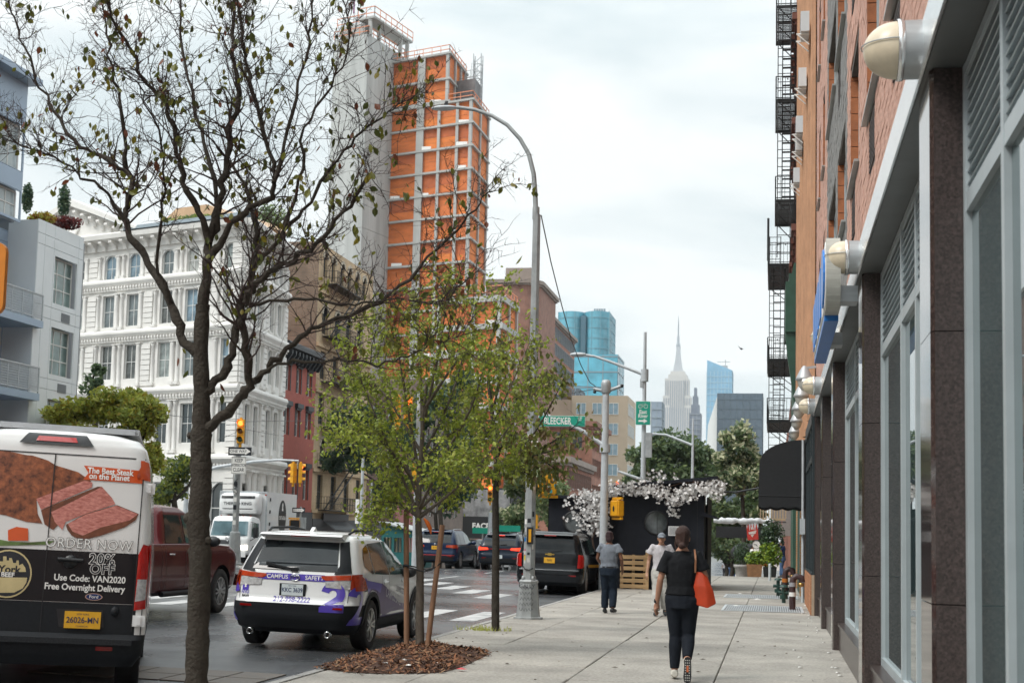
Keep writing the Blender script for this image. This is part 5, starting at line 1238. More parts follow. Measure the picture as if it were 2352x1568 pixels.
for z in (9.0,6.3,3.6):
 b=MB();b.box(-9,1.24,-.30,1.1,z-.24,z+.02);G.put(b,'balcony_floor',PANB)
 b=MB()
 for x0_ in (-8.9,1.2):b.bar((x0_,-.25,z),(x0_,-.25,z+.98),.05)
 b.bar((-8.9,-.25,z+.98),(1.2,-.25,z+.98),.05);b.bar((-8.9,-.25,z+.12),(1.2,-.25,z+.12),.035)
 for k in range(15):x=-8.9+10.1*k/14;b.bar((x,-.25,z),(x,-.25,z+.98),.035)
 G.put(b,'balcony_rail',GALVL)
 b=MB();n=180
 for k in range(n):x=-8.9+10.1*k/n;b.box(x-.006,x+.006,-.255,-.245,z+.13,z+.96)
 for k in range(9):b.box(-8.9,1.2,-.254,-.246,z+.2+k*.09,z+.212+k*.09)
 stuff(G.put(b,'balcony_mesh',GALVL))
panels(G,-9,-.28,12.4,17.6,[-6,-3],[13.55,14.25,15.95],PANB,-.02,[(-9,12.5,8.62,1.02),(-9,14.27,8.62,1.66)])
for z,h in ((12.5,1.02),(14.27,1.66)):
 for k in range(4):G.win(-9+k*2.155,z,2.155,h,WCW,glass('pale_blind_glass',(.34,.39,.40),.12,.3,.8),cols=3,rows=2,fw=.06)
b=MB();b.box(-9,4.48,.03,12,0,12.7);b.box(4.5,5.33,.42,12,0,12.7);b.box(-9,-.30,.06,10,12.45,17.5);G.put(b,'core',PAND) if False else None
b=MB();b.box(-9,.93,1.25,12,0,12.38);b.box(.95,4.48,.30,12,0,12.7);b.box(4.5,5.33,.42,12,0,12.7);b.box(-9,-.30,.22,10,12.41,17.5);stuff(G.put(b,'core',PAND))
b=MB();b.box(-9,-.1,-.5,6,17.52,17.75);G.put(b,'roof_canopy',PANB)
b=MB()                                                    # roof terrace railing behind
for k in range(14):x=-.1+.42*k;b.bar((x,4.0,12.7),(x,4.0,14.15),.04)
for z in (13.3,13.75,14.15):b.bar((-.1,4,z),(5.36,4,z),.04)
G.put(b,'terrace_rail',GALVL)
# ---------------------------------------------- row of brick houses behind
def house(name,lab,Y0,Y1,H_,X,wall_m,ops,fm,gm,arch=(),cols=2,cat='building',cut=8):
 t=empty(name,(X,Y0,0),pi/2);tag(t,lab,cat);F_=Face(t,(X,Y0),(0,1));L_=Y1-Y0
 z0=zt(Y1)-.3
 F_.wall(L_,H_,ops,wall_m,.2,z0)
 b=MB();b.quad((0,0,z0),(0,14,z0),(0,14,H_),(0,0,H_));b.quad((L_,14,z0),(L_,0,z0),(L_,0,H_),(L_,14,H_));b.quad((0,0,H_-.02),(L_,0,H_-.02),(L_,14,H_-.02),(0,14,H_-.02));b.quad((0,.4,z0),(L_,.4,z0),(L_,.4,H_),(0,.4,H_));F_.put(b,'side_wall',wall_m)
 for i,o in enumerate(ops):
  F_.win(*o,fm,gm,cols=cols,rows=2,fw=.07,arch=i in arch)
 return t,F_
HX=-30.3
REDP=mat('painted_red_brick',(.34,.085,.062),.75,.12,3,bump=.2)
YR0,YR1=84.0,90.95
ops=[(c-.42,z,.84,h) for z,h in ((3.5,1.95),(7.5,1.7),(10.3,1.6)) for c in (1.4,3.5,5.6)]
t,F_=house('red_house','red painted house with black lintels and cornice beside the white building',YR0,YR1,13.2,HX,REDP,ops,WCW,G_GREY,cols=1)
LINT=mat('black_trim',(.018,.022,.026),.5,.2,6)
for x,z,w,h in ops:
 b=MB();b.box(x-.16,x+w+.16,-.22,0,z+h+.12,z+h+.42);b.box(x-.08,x+w+.08,-.12,0,z+h,z+h+.118);F_.put(b,'lintel',LINT)
 b=MB();b.box(x-.11,x-.003,-.03,.1,z,z+h);F_.put(b,'shutter_edge',LINT);b=MB();b.box(x+w+.003,x+w+.11,-.03,.1,z,z+h);F_.put(b,'shutter_edge',LINT)
b=MB();b.prism([(0,12.2),(-.15,12.2),(-.2,12.7),(-.62,12.9),(-.62,13.15),(-.5,13.3),(0,13.3)],0,YR1-YR0,'X');F_.put(b,'cornice',LINT)
b=MB();b.prism([(0,0),(-.15,0),(-.48,.5),(-.48,.75),(0,.75)],-.09,.09,'X');me=b.mesh('console',LINT)
for k in range(10):F_.inst('console',me,.35+k*.69,-.151,12.0)
b=MB();b.box(0,YR1-YR0,-.10,-.003,-.2,2.7);F_.put(b,'shop_front',LINT)
GRAF=mat('grey_shutter',(.33,.35,.35),.6,.35,1.4,bump=.1)
b=MB();b.box(.2,2.7,-.14,-.103,.2,2.35);F_.put(b,'shutter',GRAF);b=MB();b.box(3.0,5.6,-.14,-.103,.2,2.35);F_.put(b,'shutter',GRAF)
for (x,z,kk) in ((.5,1.75,0),(1.3,1.8,1),(2.1,1.7,2),(3.3,1.7,1),(4.2,1.8,0)):   # sprayed scribbles
 b=MB();pts=[(x+.30*math.sin(2.1*q+kk),-.155,z+.28*math.cos(3.3*q+kk*2)) for q in [w_*.25 for w_ in range(18)]];b.tube(pts,.02,5);F_.put(b,'spray_scribble',INK)
# tan brick tenement
TANB=brick_mat('tan_brickwork',(.50,.36,.21),(.56,.41,.25),(.36,.28,.2),.24,.08,.012)
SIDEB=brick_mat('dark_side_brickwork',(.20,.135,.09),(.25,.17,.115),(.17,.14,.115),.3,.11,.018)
YT0,YT1,TH=91.0,104.2,21.0
ops=[];arch=[]
for z,h,ar,xs in ((3.0,2.3,0,(1.9,4.9,8,11)),(6.0,1.8,1,(2.2,5.7,9.3)),(8.7,2.05,0,(1.6,4.4,7.1,9.9)),(11.8,1.9,0,(1.6,4.4,7.1,9.9)),(14.9,1.9,1,(1.7,4.5,7.2,10)),(18.8,1.65,1,(1.4,3.2,5.3,7,9,10.8))):
 for x in xs:
  w=1.15 if not (ar and z < 6) else 1.5
  if z > 18:w=.75
  if ar:arch.append(len(ops))
  ops.append((x-w/2,z,w,h))
t,F_=house('tan_tenement','tall tan brick tenement with arched windows, fire escapes and a bare dark brick side',YT0,YT1,TH,HX-.1,TANB,ops,LINT,G_DARK,arch,cols=2)
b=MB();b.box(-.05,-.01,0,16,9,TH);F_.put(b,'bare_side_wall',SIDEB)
for i in arch:
 x,z,w,h=ops[i];b=MB();n=9;r0,r1=w/2+.02,w/2+.22
 for k in range(n):
  a0,a1=pi*k/n+.02,pi*(k+1)/n-.02;cx,cz=x+w/2,z+h-w/2
  P=[(cx+r*math.cos(a),cz+r*math.sin(a)) for r,a in ((r0,a0),(r1,a0),(r1,a1),(r0,a1))]
  b.prism(P,-.09,-.003,'Y')
 F_.put(b,'stone_arch',mat('pale_stone',(.46,.41,.33),.8,.15,4))
for z in (2.7,5.45,10.8,13.9,17.6):b=MB();b.box(0,YT1-YT0,-.16,-.003,z,z+.22);F_.put(b,'string_course',TANB)
b=MB();b.box(.3,YT1-YT0-.3,-.12,-.003,.0,2.3);F_.put(b,'shop_front',LINT)
b=MB();n=28
for k in range(n):x=2.6+5.4*k/n;b.quad((x,-.1,2.2),(x+5.4/n,-.1,2.2),(x+5.4/n,-1.0,1.55+.1*(k % 2)),(x,-1.0,1.55+.1*(k % 2)))
F_.put(b,'striped_awning',mat('grey_awning',(.10,.105,.11),.8,.3,20))
b=MB();b.box(2.4,8.2,-.2,-.125,2.25,2.7);F_.put(b,'shop_fascia',LINT)
def small_fe(F_,x0,x1,zs,lab,d=.95):
 c=F_.loc((x0+x1)/2,0,0);wpos=F_.p.matrix_basis @ Vector(c)
 t=empty('fire_escape',(wpos.x,wpos.y,zs[0]),pi/2);tag(t,lab,'fire escape','fire escapes on the left-hand houses');hw=(x1-x0)/2
 for i,z in enumerate(zs):
  z -= zs[0];b=MB();b.box(-hw,hw,-d,-.02,z-.03,z+.03);b.build('platform',IRON,t)
  b=MB()
  for hh in (.45,.9):b.bar((-hw,-d,z+hh),(hw,-d,z+hh),.03);b.bar((-hw,-d,z+hh),(-hw,0,z+hh),.03);b.bar((hw,-d,z+hh),(hw,0,z+hh),.03)
  n=int(2*hw/.22)
  for k in range(n+1):x=-hw+2*hw*k/n;b.bar((x,-d,z),(x,-d,z+.9),.022)
  for k in range(5):y=-d*k/5;b.bar((-hw,y,z),(-hw,y,z+.9),.022);b.bar((hw,y,z),(hw,y,z+.9),.022)
  b.build('railing',IRON,t)
  if i+1 < len(zs):
   z2=zs[i+1]-zs[0];s_=1 if i % 2 else-1;b=MB()
   for y in (-d+.1,-d+.5):b.bar((s_*(hw-.4),y,z),(-s_*(hw-.6),y,z2),.05,.1)
   for k in range(9):f=(k+.5)/9;x=s_*(hw-.4)+(-s_*(hw-.6)-s_*(hw-.4))*f;b.box(x-.1,x+.1,-d+.1,-d+.5,z+(z2-z)*f-.012,z+(z2-z)*f+.012)
   b.build('stair',IRON,t)
small_fe(F_,1.2,7.8,[2.9,5.8,8.5,11.6,14.7,18.3],'tall black fire escape zigzagging down the tan tenement')
# brown brick house with stair railings, pink house and others down to the trees
BRNB=brick_mat('brown_house_brickwork',(.13,.065,.05),(.155,.08,.06),(.12,.09,.08))
Y2=112.5
YWD=mat('ochre_window_frame',(.27,.20,.08),.5)
ops=[(x,z,w,h) for x,w in ((.8,1.9),(3.5,.9),(5.2,1.9)) for z,h in ((3.1,2.3),(6.6,1.9),(9.4,1.9))]
t,F_=house('brown_house','brown brick house with ochre window frames right of the tan tenement',104.25,Y2,12.6,HX-.05,BRNB,ops,YWD,G_GREY,cols=3)
b=MB();b.box(0,Y2-104.25,-.08,-.003,-1,2.2);F_.put(b,'shop_front',LINT)
for k in range(2):
 b=MB();z=1.9+.0*k;b.prism([(4.2+0,.3),(7.8,2.3),(7.8,2.5),(4.2,.55)],-1.6+k*1.2,-1.5+k*1.2,'Y');F_.put(b,'stoop_rail',mat('oxide_red',(.17,.055,.04),.7))
t,F_=house('pink_house','dull pink house mostly hidden by the leaning dark trees',Y2+.05,121,10.5,HX,mat('pink_paint',(.34,.13,.13),.8,.15,2),[(x,z,1.0,1.7) for x in (1.2,3.6,6.0) for z in (3,6)],WCW,G_DARK)
ops=[(x,z,1.1,1.7) for x in (1,3,5,7,9,11,13) for z in (0,3,6,9,12)]
t,F_=house('brick_block','grey-brown brick block behind the young staked tree',121.05,138,15,HX,brick_mat('grey_brown_brickwork',(.17,.13,.11),(.2,.16,.13),(.15,.13,.12)),ops,WCW,G_GREY)
# blackened corner building with a large photographic billboard
bb_=empty('black_building',(HX+2,150,zt(150)));tag(bb_,'low black painted building far down the avenue below the dark trees','building')
b=MB();b.box(-14,1.5,0,10,-.3,8.6);b.build('wall',mat('black_wall_paint',(.03,.032,.035),.7,.3,1),bb_)
for k in range(4):
 b=MB();b.box(-12.5+3.4*k,-11.1+3.4*k,-.06,0,1.6,3.4);b.build('window',G_GREY,bb_)
hb=empty('billboard',(at(1078,1235,146).x,146,zt(146)+3.4));tag(hb,'black and white poster billboard of pale figures far down the avenue','billboard')
b=MB();b.box(-4.4,4.4,0,.25,0,5.2);b.build('panel',mat('poster_black',(.02,.021,.023),.5),hb)
b=MB();b.box(-4.2,4.2,-.012,-.003,2.2,5.0);b.build('poster',mat('poster_grey',(.05,.05,.052),.5,.9,.9,col2=(.40,.40,.40)),hb)
text_obj('lettering','FACE',1.5,WHITE,hb,(1.2,-.02,1.2),(pi/2,0,0),bold=.02,shear=0) if False else text_obj('lettering','FACE',.8,WHITE,hb,(1.2,-.02,1.2),(pi/2,0,0),bold=.03)
for sx_ in (-3.5,3.5):b=MB();b.bar((sx_,.12,0),(sx_,.12,-4.2),.25);b.build('post',GALV,hb)
# ================================================================== CONSTRUCTION TOWER AND THE CITY BEHIND
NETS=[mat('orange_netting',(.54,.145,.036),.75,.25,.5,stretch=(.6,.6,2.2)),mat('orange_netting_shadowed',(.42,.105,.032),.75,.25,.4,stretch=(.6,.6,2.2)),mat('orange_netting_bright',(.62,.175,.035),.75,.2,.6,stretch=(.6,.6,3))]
RC=mat('raw_concrete',(.38,.38,.365),.85,.12,.3,bump=.1);RCP=mat('board_marked_concrete',(.40,.41,.40),.85,.20,.18,stretch=(3,3,.22),bump=.1)
PINKR=mat('orange_guard_rail',(.62,.23,.12),.6)
TY=215.
d1=Vector((-.944,.330));d1.normalize();d2=Vector((.036,.999));d2.normalize()
C1=at(1086,225,TY);C1=Vector((C1.x,C1.y))
tw=empty('construction_tower',(C1.x,C1.y,zt(TY)-.3));tag(tw,'tall concrete tower under construction wrapped in orange netting','building')
zb0=zt(TY)-.3
def pt(s,t,A=C1):q=A+d1*s+d2*t;return (q.x-C1.x,q.y-C1.y)
def block(s0,s1,t1,levels,colS,colT,wide,par=tw,A=C1,seed=1,slab=.32,lights=True):
 """open concrete floors: slabs, columns, netting panels bay by bay"""
 rg=random.Random(seed);off=Vector((A.x-par.location.x,A.y-par.location.y,-par.location.z))
 P=lambda s,t:(d1*s+d2*t).to_tuple()
 for i,z in enumerate(levels):
  b=MB();b.prism([P(s0-.35,-.35),P(s1+.3,-.35),P(s1+.3,t1+.35),P(s0-.35,t1+.35)],z-slab/2,z+slab/2);b.build('floor_slab',RC,par,off)
  if i == 0:continue
  zc,zf=levels[i-1]-slab/2,z+slab/2
  for k,s in enumerate(colS):
   w=.70 if k in wide else .26
   b=MB();b.prism([P(s-w,-.22),P(s+w,-.22),P(s+w,.5),P(s-w,.5)],zf,zc);b.build('column',RC,par,off)
  for t in colT:
   b=MB();b.prism([P(s0-.22,t-.32),P(s0+.4,t-.32),P(s0+.4,t+.32),P(s0-.22,t+.32)],zf,zc);b.build('column',RC,par,off)
  S_=colS+([s1] if abs(colS[-1]-s1) > 1 else [])
  for k in range(len(S_)-1):
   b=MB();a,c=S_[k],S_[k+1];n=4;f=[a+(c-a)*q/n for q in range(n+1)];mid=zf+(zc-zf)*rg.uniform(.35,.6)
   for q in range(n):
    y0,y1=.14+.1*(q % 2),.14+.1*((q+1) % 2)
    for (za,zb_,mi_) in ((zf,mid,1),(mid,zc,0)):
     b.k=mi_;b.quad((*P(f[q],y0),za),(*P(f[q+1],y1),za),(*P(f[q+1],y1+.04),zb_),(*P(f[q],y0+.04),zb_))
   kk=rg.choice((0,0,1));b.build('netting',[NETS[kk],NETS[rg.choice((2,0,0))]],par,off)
   if rg.random() < .4:
    b=MB();w=rg.uniform(.4,1.2);p=P(a+(c-a)*rg.uniform(.2,.7),.1);b.box(p[0]-w,p[0]+w,p[1]-.12,p[1]+.02,zf,zf+rg.uniform(.3,.6));b.build('stacked_material',WHITE,par,off)
  T_=[0.3]+colT
  for k in range(len(T_)-1):
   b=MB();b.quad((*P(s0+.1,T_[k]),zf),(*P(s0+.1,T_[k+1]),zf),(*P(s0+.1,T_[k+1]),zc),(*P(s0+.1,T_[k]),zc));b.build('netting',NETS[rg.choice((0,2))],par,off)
sA=lambda px,py=300:face_s(px,py,C1,d1)[0]
colS=[.3,sA(1050),sA(1008),sA(965),sA(868)]
FLH=3.72;ZT=70.0
lv=[ZT-FLH*k for k in range(17)]
block(0,colS[-1],11.0,lv,colS,[5.2,10.6],[3])
up0=face_s(1033,115,C1,d1)[0]
lvu=[78.2,74.0,ZT]
block(up0,colS[-1],11,[lvu[0],lvu[1],ZT+.33],[up0+.3,sA(965),sA(868)],[3.6,7.2,10.6],[1],seed=5)
def rails(poly,z,h=1.2,A=C1,par=tw):
 off=Vector((A.x-par.location.x,A.y-par.location.y,-par.location.z));b=MB()
 for i in range(len(poly)-1):
  p,q=poly[i],poly[i+1]
  for hh in (.5,h):b.bar((*p,z+hh),(*q,z+hh),.11)
  n=max(2,int(math.dist(p,q)/1.6))
  for k in range(n+1):f=k/n;b.bar((p[0]+(q[0]-p[0])*f,p[1]+(q[1]-p[1])*f,z),(p[0]+(q[0]-p[0])*f,p[1]+(q[1]-p[1])*f,z+h),.09)
 b.build('guard_rail',PINKR,par,off)
P_=lambda s,t:(d1*s+d2*t).to_tuple()
rails([P_(colS[-1],0),P_(up0,0),P_(up0,11)],lvu[0]+.2);rails([P_(up0,0),P_(0,0),P_(0,11)],ZT+.2)
# scaffold and hoist on the lower roof
sc_=MB();q0=Vector(P_(1.2,6.5))
for i in range(5):
 for j in range(2):
  p=(q0.x+d1.x*i*1.1+d2.x*j*3,q0.y+d1.y*i*1.1+d2.y*j*3);sc_.bar((*p,ZT),(*p,ZT+8.5),.07)
for k in range(7):
 z=ZT+1.2*k;a,c=(q0.x,q0.y),(q0.x+d1.x*4.4,q0.y+d1.y*4.4);sc_.bar((*a,z),(*c,z),.06)
 a2,c2=(a[0]+d2.x*3,a[1]+d2.y*3),(c[0]+d2.x*3,c[1]+d2.y*3);sc_.bar((*a2,z),(*c2,z),.06);sc_.bar((*a,z),(*a2,z),.06)
sc_.build('scaffold',GALV,tw,(0,0,-zb0))
sc_=MB();q1=Vector(P_(2.4,8))
for dx_,dy_ in ((0,0),(1.3,0),(1.3,1.3),(0,1.3)):sc_.bar((q1.x+dx_,q1.y+dy_,ZT),(q1.x+dx_,q1.y+dy_,ZT+10.5),.14)
for k in range(8):
 z=ZT+1.25*k
 for a,c in (((0,0),(1.3,0)),((0,1.3),(0,0)),((1.3,0),(1.3,1.3))):sc_.bar((q1.x+a[0],q1.y+a[1],z),(q1.x+c[0],q1.y+c[1],z),.11);sc_.bar((q1.x+a[0],q1.y+a[1],z),(q1.x+c[0],q1.y+c[1],z+1.25),.09)
sc_.build('hoist_mast',GALV,tw,(0,0,-zb0))
b=MB();b.prism([P_(1.0,4.5),P_(4.5,4.5),P_(4.5,9),P_(1.0,9)],ZT+.2,ZT+5);b.build('roof_housing',mat('grey_netting',(.16,.15,.15),.8,.3,.6),tw,(0,0,-zb0))
# concrete core standing forward on the left
Mc=at(846,73,TY-3);Mc=Vector((Mc.x,Mc.y));dc=Vector((.24,.97));dc.normalize()
cl=face_s(768,80,Mc,d1)[0];crt=12.0
q=lambda s,t:((Mc+d1*s+dc*t)-C1).to_tuple()
for z0,z1 in [(zb0,8)]+[(8+3.42*2*k+.0,8+3.42*2*(k+1)-.06) for k in range(11)]:
 b=MB();b.prism([q(0,0),q(0,crt),q(cl,crt),q(cl,0)],z0,min(z1,80.3));b.build('core_lift',RCP,tw,(0,0,-zb0))
ZC=80.3
b=MB();b.prism([q(.1,.1),q(.1,crt-.1),q(cl-.1,crt-.1),q(cl-.1,.1)],8,ZC-.02);b.build('core_filling',RC,tw,(0,0,-zb0))
b=MB();b.prism([q(1.2,.8),q(1.2,3.0),q(cl-.8,3.0),q(cl-.8,.8)],ZC,ZC+2.2);b.build('roof_hut',RC,tw,(0,0,-zb0))
b=MB();b.prism([q(-1,.2),q(-1,crt+1),q(2.2,crt+1),q(2.2,.2)],ZC+2.6,ZC+2.95);b.build('floor_slab',RC,tw,(0,0,-zb0))
for s,t in ((0,.6),(0,3.4),(-.6,9.5),(-.6,11.8)):
 b=MB();c=q(s,t);b.box(c[0]-.28,c[0]+.28,c[1]-.28,c[1]+.28,ZC-(4 if t > 8 else 0),ZC+2.6);b.build('column',RC,tw,(0,0,-zb0))
rails([q(cl,.8),q(2.4,.8)],ZC+2.2,1.5);rails([q(2.2,.2),q(-1,.2),q(-1,crt+1)],ZC+2.95,1.5);rails([q(cl,0),q(0,0),q(0,crt)],ZC,1.3)
b=MB();c=q(cl*.55,1.2);b.bar((*c,ZC+2.2),(*c,ZC+7),.12);b.build('flag_pole',GALV,tw,(0,0,-zb0))
b=MB();b.box(c[0]-.03,c[0]+.03,c[1]-.5,c[1]+.0,ZC+4.2,ZC+6.6);b.box(c[0]-.02,c[0]+.25,c[1]-.55,c[1]-.5,ZC+4.2,ZC+6.6);b.build('flag',mat('flag_cloth',(.28,.08,.10),.8,.5,1.5,col2=(.05,.07,.18)),tw,(0,0,-zb0))
# podium
KY=178.;K0=at(1152,680,KY);K0=Vector((K0.x,K0.y))
pd=empty('construction_podium',(K0.x,K0.y,zt(KY)-.3));tag(pd,'lower concrete frame with orange netting in front of the unfinished tower','building')
lp=[31.8,28.2,24.7,21.2,17.6,14.0,10.5,7,3,-3]
block(0,9.8,9.5,lp,[.35,4.2,9.5],[4.4,9.1],[],par=pd,A=K0,seed=9,slab=.75)
rails([P_(9.8,0),P_(0,0),P_(0,9.5)],32.2,1.3,A=K0,par=pd)
# ---------------------------------------------- brick blocks along the avenue
def block_building(name,lab,corner,Y,zt_,wl,wr,m,rows=(),fl=3.5,ww=1.5,wh=2.0,gap=3.2,gm=None,fmat=None,cornice=None,rnd=0,right=True,left=True,name_w='window',z_base=-6):
 """box with its near right-hand corner seen at corner=(px,py); left front along -x, right side receding along +y"""
 c=at(corner[0],1235,Y);t=empty(name,(c.x,c.y,z_base));tag(t,lab,'building');H_=zt_-z_base
 if rnd:
  pts=[(-wl,0)]+[(-rnd+rnd*math.sin(a),rnd-rnd*math.cos(a)) for a in [pi/2*k/8 for k in range(9)]]+[(0,wr),(-wl,wr)]
 else:pts=[(-wl,0),(0,0),(0,wr),(-wl,wr)]
 b=MB();b.prism(pts,0,H_);b.build('wall',m,t)
 if cornice:
  for k,(o,z0,z1) in enumerate(((.35,.9,.55),(.7,.55,.0))):
   b=MB();b.prism([(-wl,-o)]+([(-rnd+(rnd+o)*math.sin(a),rnd-(rnd+o)*math.cos(a)) for a in [pi/2*k_/8 for k_ in range(9)]] if rnd else [(o,-o)])+[(o,wr+o),(-wl,wr+o)],H_-z0,H_-z1+.002*k+.15);b.build('cornice',cornice,t)
 gm=gm or G_GREY;fw=MB();fw.box(0,ww,-.06,.0,0,wh);fm_=fw.mesh('window',gm)
 fr=MB()
 for a,c_,p,q_ in ((-.08,0,-.08,wh+.08),(ww,ww+.08,-.08,wh+.08),(0,ww,-.08,0),(0,ww,wh,wh+.08),(ww/2-.04,ww/2+.04,0,wh)):fr.box(a,c_,-.12,.0,p,q_)
 frm=fr.mesh('frame',fmat or m)
 z=H_-1.4-wh
 while z >-z_base+1:
  if left:
   n=int((wl-rnd-.8)/gap)
   for k in range(n):o=inst('window',fm_,t,(-wl+.9+k*gap,-.003,z));inst('frame',frm,o,(0,-.002,0))
  if right:
   n=int((wr-rnd-.8)/gap)
   for k in range(n):o=inst('window',fm_,t,(.003,rnd+.9+k*gap,z),(0,0,pi/2));inst('frame',frm,o,(0,-.002,0))
  z -= fl
 return t
FBR=brick_mat('far_red_brickwork',(.36,.14,.09),(.40,.165,.105),(.22,.15,.12),.4,.13,.02);FBRD=brick_mat('far_brown_brickwork',(.27,.115,.08),(.30,.135,.095),(.22,.15,.12),.4,.13,.02)
STN=mat('weathered_stone',(.27,.22,.19),.85,.15,.4);WF2=mat('grey_spandrel',(.22,.24,.26),.6)
t=block_building('brick_tower','tall plain red brick block with a rounded cornice behind the podium',(1224,0),265,50.0,10.2,22,FBRD,fl=30,gap=30,cornice=STN,rnd=3.2,left=False,right=False)
b=MB();b.box(-7,-2,3,9,56,59);b.build('roof_plant',STN,t);b=MB();b.box(-7.5,-6.2,-.05,0,52,53.1);b.build('vent',WHITE,t)
t=block_building('brick_office','red brick office block with a stone cornice and tall window strips on its long side',(1245,0),300,49.4,6.5,44,FBR,fl=3.7,ww=1.7,wh=2.6,gap=2.75,gm=G_GREY,fmat=WF2,cornice=STN,rnd=1.5)
t=block_building('brick_warehouse','low brick warehouse with a stone cornice above the round green trees',(1297,0),170,10.9,5.5,24,FBR,fl=3.3,ww=1.5,wh=2.1,gap=2.1,fmat=FBRD,cornice=STN,gm=G_GREY)
t=block_building('brick_warehouse','taller brick warehouse with arched cornice behind the low one',(1356,0),195,17.2,6,17,FBR,fl=3.6,ww=1.3,wh=2.2,gap=2.4,fmat=FBRD,cornice=FBRD,gm=G_DARK)
BEIGE=mat('beige_stone',(.47,.38,.285),.85,.08,.25,bump=.1)
t=block_building('beige_block','beige stone block with paired windows behind the street name sign',(1437,0),250,26.4,10,15,BEIGE,fl=3.6,ww=1.6,wh=1.9,gap=2.9,gm=glass('pale_blue_glass',(.26,.36,.42),.1,.3,.5),fmat=WCW)
b=MB();b.box(-13.5,-10.002,-1.5,10,0,31.5);b.build('side_wing',mat('beige_brick',(.34,.255,.19),.85,.1,.3),t);b=MB();b.box(-7.5,-6.5,-.08,0,23.5,25.6);b.build('window',G_DARK,t)
b=MB();b.lathe([(.9,31.5),(.9,33.7),(.75,33.8)],(-11.2,2,0),n=14);b.build('water_tank',mat('tank_brown',(.10,.07,.055),.8),t)
# ---------------------------------------------- glass towers
def glass_tower(name,lab,px0,px1,ytop,Y,dep,gm,mull,fl=4.0,bay=3.0,curve=0,zb=-8,top=None):
 a,c=at(px0,1236,Y),at(px1,1236,Y);H_=at((px0+px1)/2,ytop,Y).z-zb;w=c.x-a.x
 t=empty(name,((a.x+c.x)/2,Y,zb));tag(t,lab,'building')
 if curve:
  n=24;pts=[(-w/2,3)]
  for k in range(n+1):x=-w/2+w*k/n;pts.append((x,curve*(1-abs(math.sin(2*pi*(k/n)*1.0)) ** .6) if k not in (0,n) else 3))
  pts += [(w/2,3),(w/2,dep),(-w/2,dep)]
 else:pts=[(-w/2,0),(w/2,0),(w/2,dep),(-w/2,dep)]
 b=MB();b.prism(pts,0,H_);b.build('glazing',gm,t)
 off_=.12*max(1,Y/500)
 b=MB();ctr=Vector((0,dep/2))
 z=0
 while z < H_:
  o=[((Vector(p)-ctr)*(1+off_/max(6,w/2))+ctr).to_tuple() for p in pts];b.prism(o,z,min(H_,z+.45*max(1,Y/900)));z += fl
 stuff(b.build('floor_bands',mull,t))
 b=MB();n=max(2,int(w/bay))
 for k in range(n+1):
  x=-w/2+w*k/n
  y=np.interp(x,[p[0] for p in pts[1:-3]],[p[1] for p in pts[1:-3]]) if curve else 0
  b.box(x-off_*1.1,x+off_*1.1,y-off_,y+.02,0,H_-.01)
 m_=max(2,int(dep/bay))
 for k in range(m_+1):y=dep*k/m_;b.box(w/2-.02,w/2+off_,y-off_,y+off_,0,H_-.01)
 stuff(b.build('mullions',mull,t));return t,w,H_
TEAL=glass('teal_glass',(.10,.33,.42),.10,.45,.05);TEAL2=glass('bright_teal_glass',(.09,.36,.47),.10,.5,.07);SKYG=glass('sky_blue_glass',(.16,.36,.52),.12,.3,.02);SMOKE=glass('smoked_glass',(.055,.085,.115),.10,.3,.05)
MUL=mat('grey_mullion',(.20,.25,.28),.5,.1)
t,w,h=glass_tower('glass_tower','teal glass tower with two curved lobes left of the street lamp',1270,1390,714,620,26,TEAL,mat('teal_mullion',(.12,.28,.34),.4),4.6,3.4,curve=5.0)
for k in range(5):b=MB();b.box(w*.15+k*1.1,w*.15+k*1.1+.8,10,11,h,h+2.6);b.build('roof_vent',MUL,t)
b=MB();b.box(-1.0,1.2,.6,5,0,h-2);b.build('recess',mat('teal_recess',(.05,.12,.16),.5),t)
t,w,h=glass_tower('glass_block','lower blue-green glass block with a grey grid in front of the curved tower',1309,1413,814,560,22,TEAL2,MUL,6.2,4.6)
t,w,h=glass_tower('glass_tower','slim pale blue glass tower with an angled top right of the stepped skyscraper',1620,1679,852,1900,34,SKYG,mat('pale_blue_mullion',(.26,.42,.52),.4),8,4.2)
b=MB();b.prism([(-w/2,h),(w/2,h),(w/2,h+1),(-w/2,h+15)],0,34,'Y');b.build('sloped_crown',SKYG,t)
b=MB();b.bar((w*.22,5,h),(w*.22,5,h+16),1.0);b.bar((-w*.1,5,h+13),(w*.4,5,h+13),.8);b.box(-w*.05,w*.3,4,20,h,h+8);b.build('roof_crane',GALV,t)
t,w,h=glass_tower('glass_block','dark smoked glass box with a white flank beside the fire escape',1645,1750,903,640,24,SMOKE,mat('smoke_mullion',(.07,.10,.125),.4),4.2,2.6)
b=MB();b.prism([(-w/2-7.5,2.5),(-w/2-.02,2.5),(-w/2-.02,h-.5),(-w/2-4.2,h-14)],2,24,'Y');b.build('white_flank',WHITE,t)
t,w,h=glass_tower('grey_tower','small blue-grey tower just right of the bicycle route sign',1492,1517,922,1500,30,mat('blue_grey_stone',(.20,.25,.31),.7,.1,.05),MUL,9,6)
t,w,h=glass_tower('grey_tower','dark stepped tower under scaffolding beside the spired skyscraper',1580,1606,948,2000,30,mat('dark_grey_stone',(.13,.15,.19),.8,.15,.05),mat('scaffold_grey',(.22,.24,.27),.8),7,4)
for k,(f,dz) in enumerate(((.72,12),(.46,24),(.22,36))):b=MB();b.box(-w/2*f,w/2*f,3,24,h+dz-12,h+dz-.02);b.build('step',mat('dark_grey_stone',(.1,.1,.1)),t)
t,w,h=glass_tower('grey_tower','grey-blue tower block hidden behind the warehouse and the signal pole',1306,1325,892,420,12,mat('charcoal_stone',(.10,.12,.14),.7,.1,.1),MUL,4,2.5)
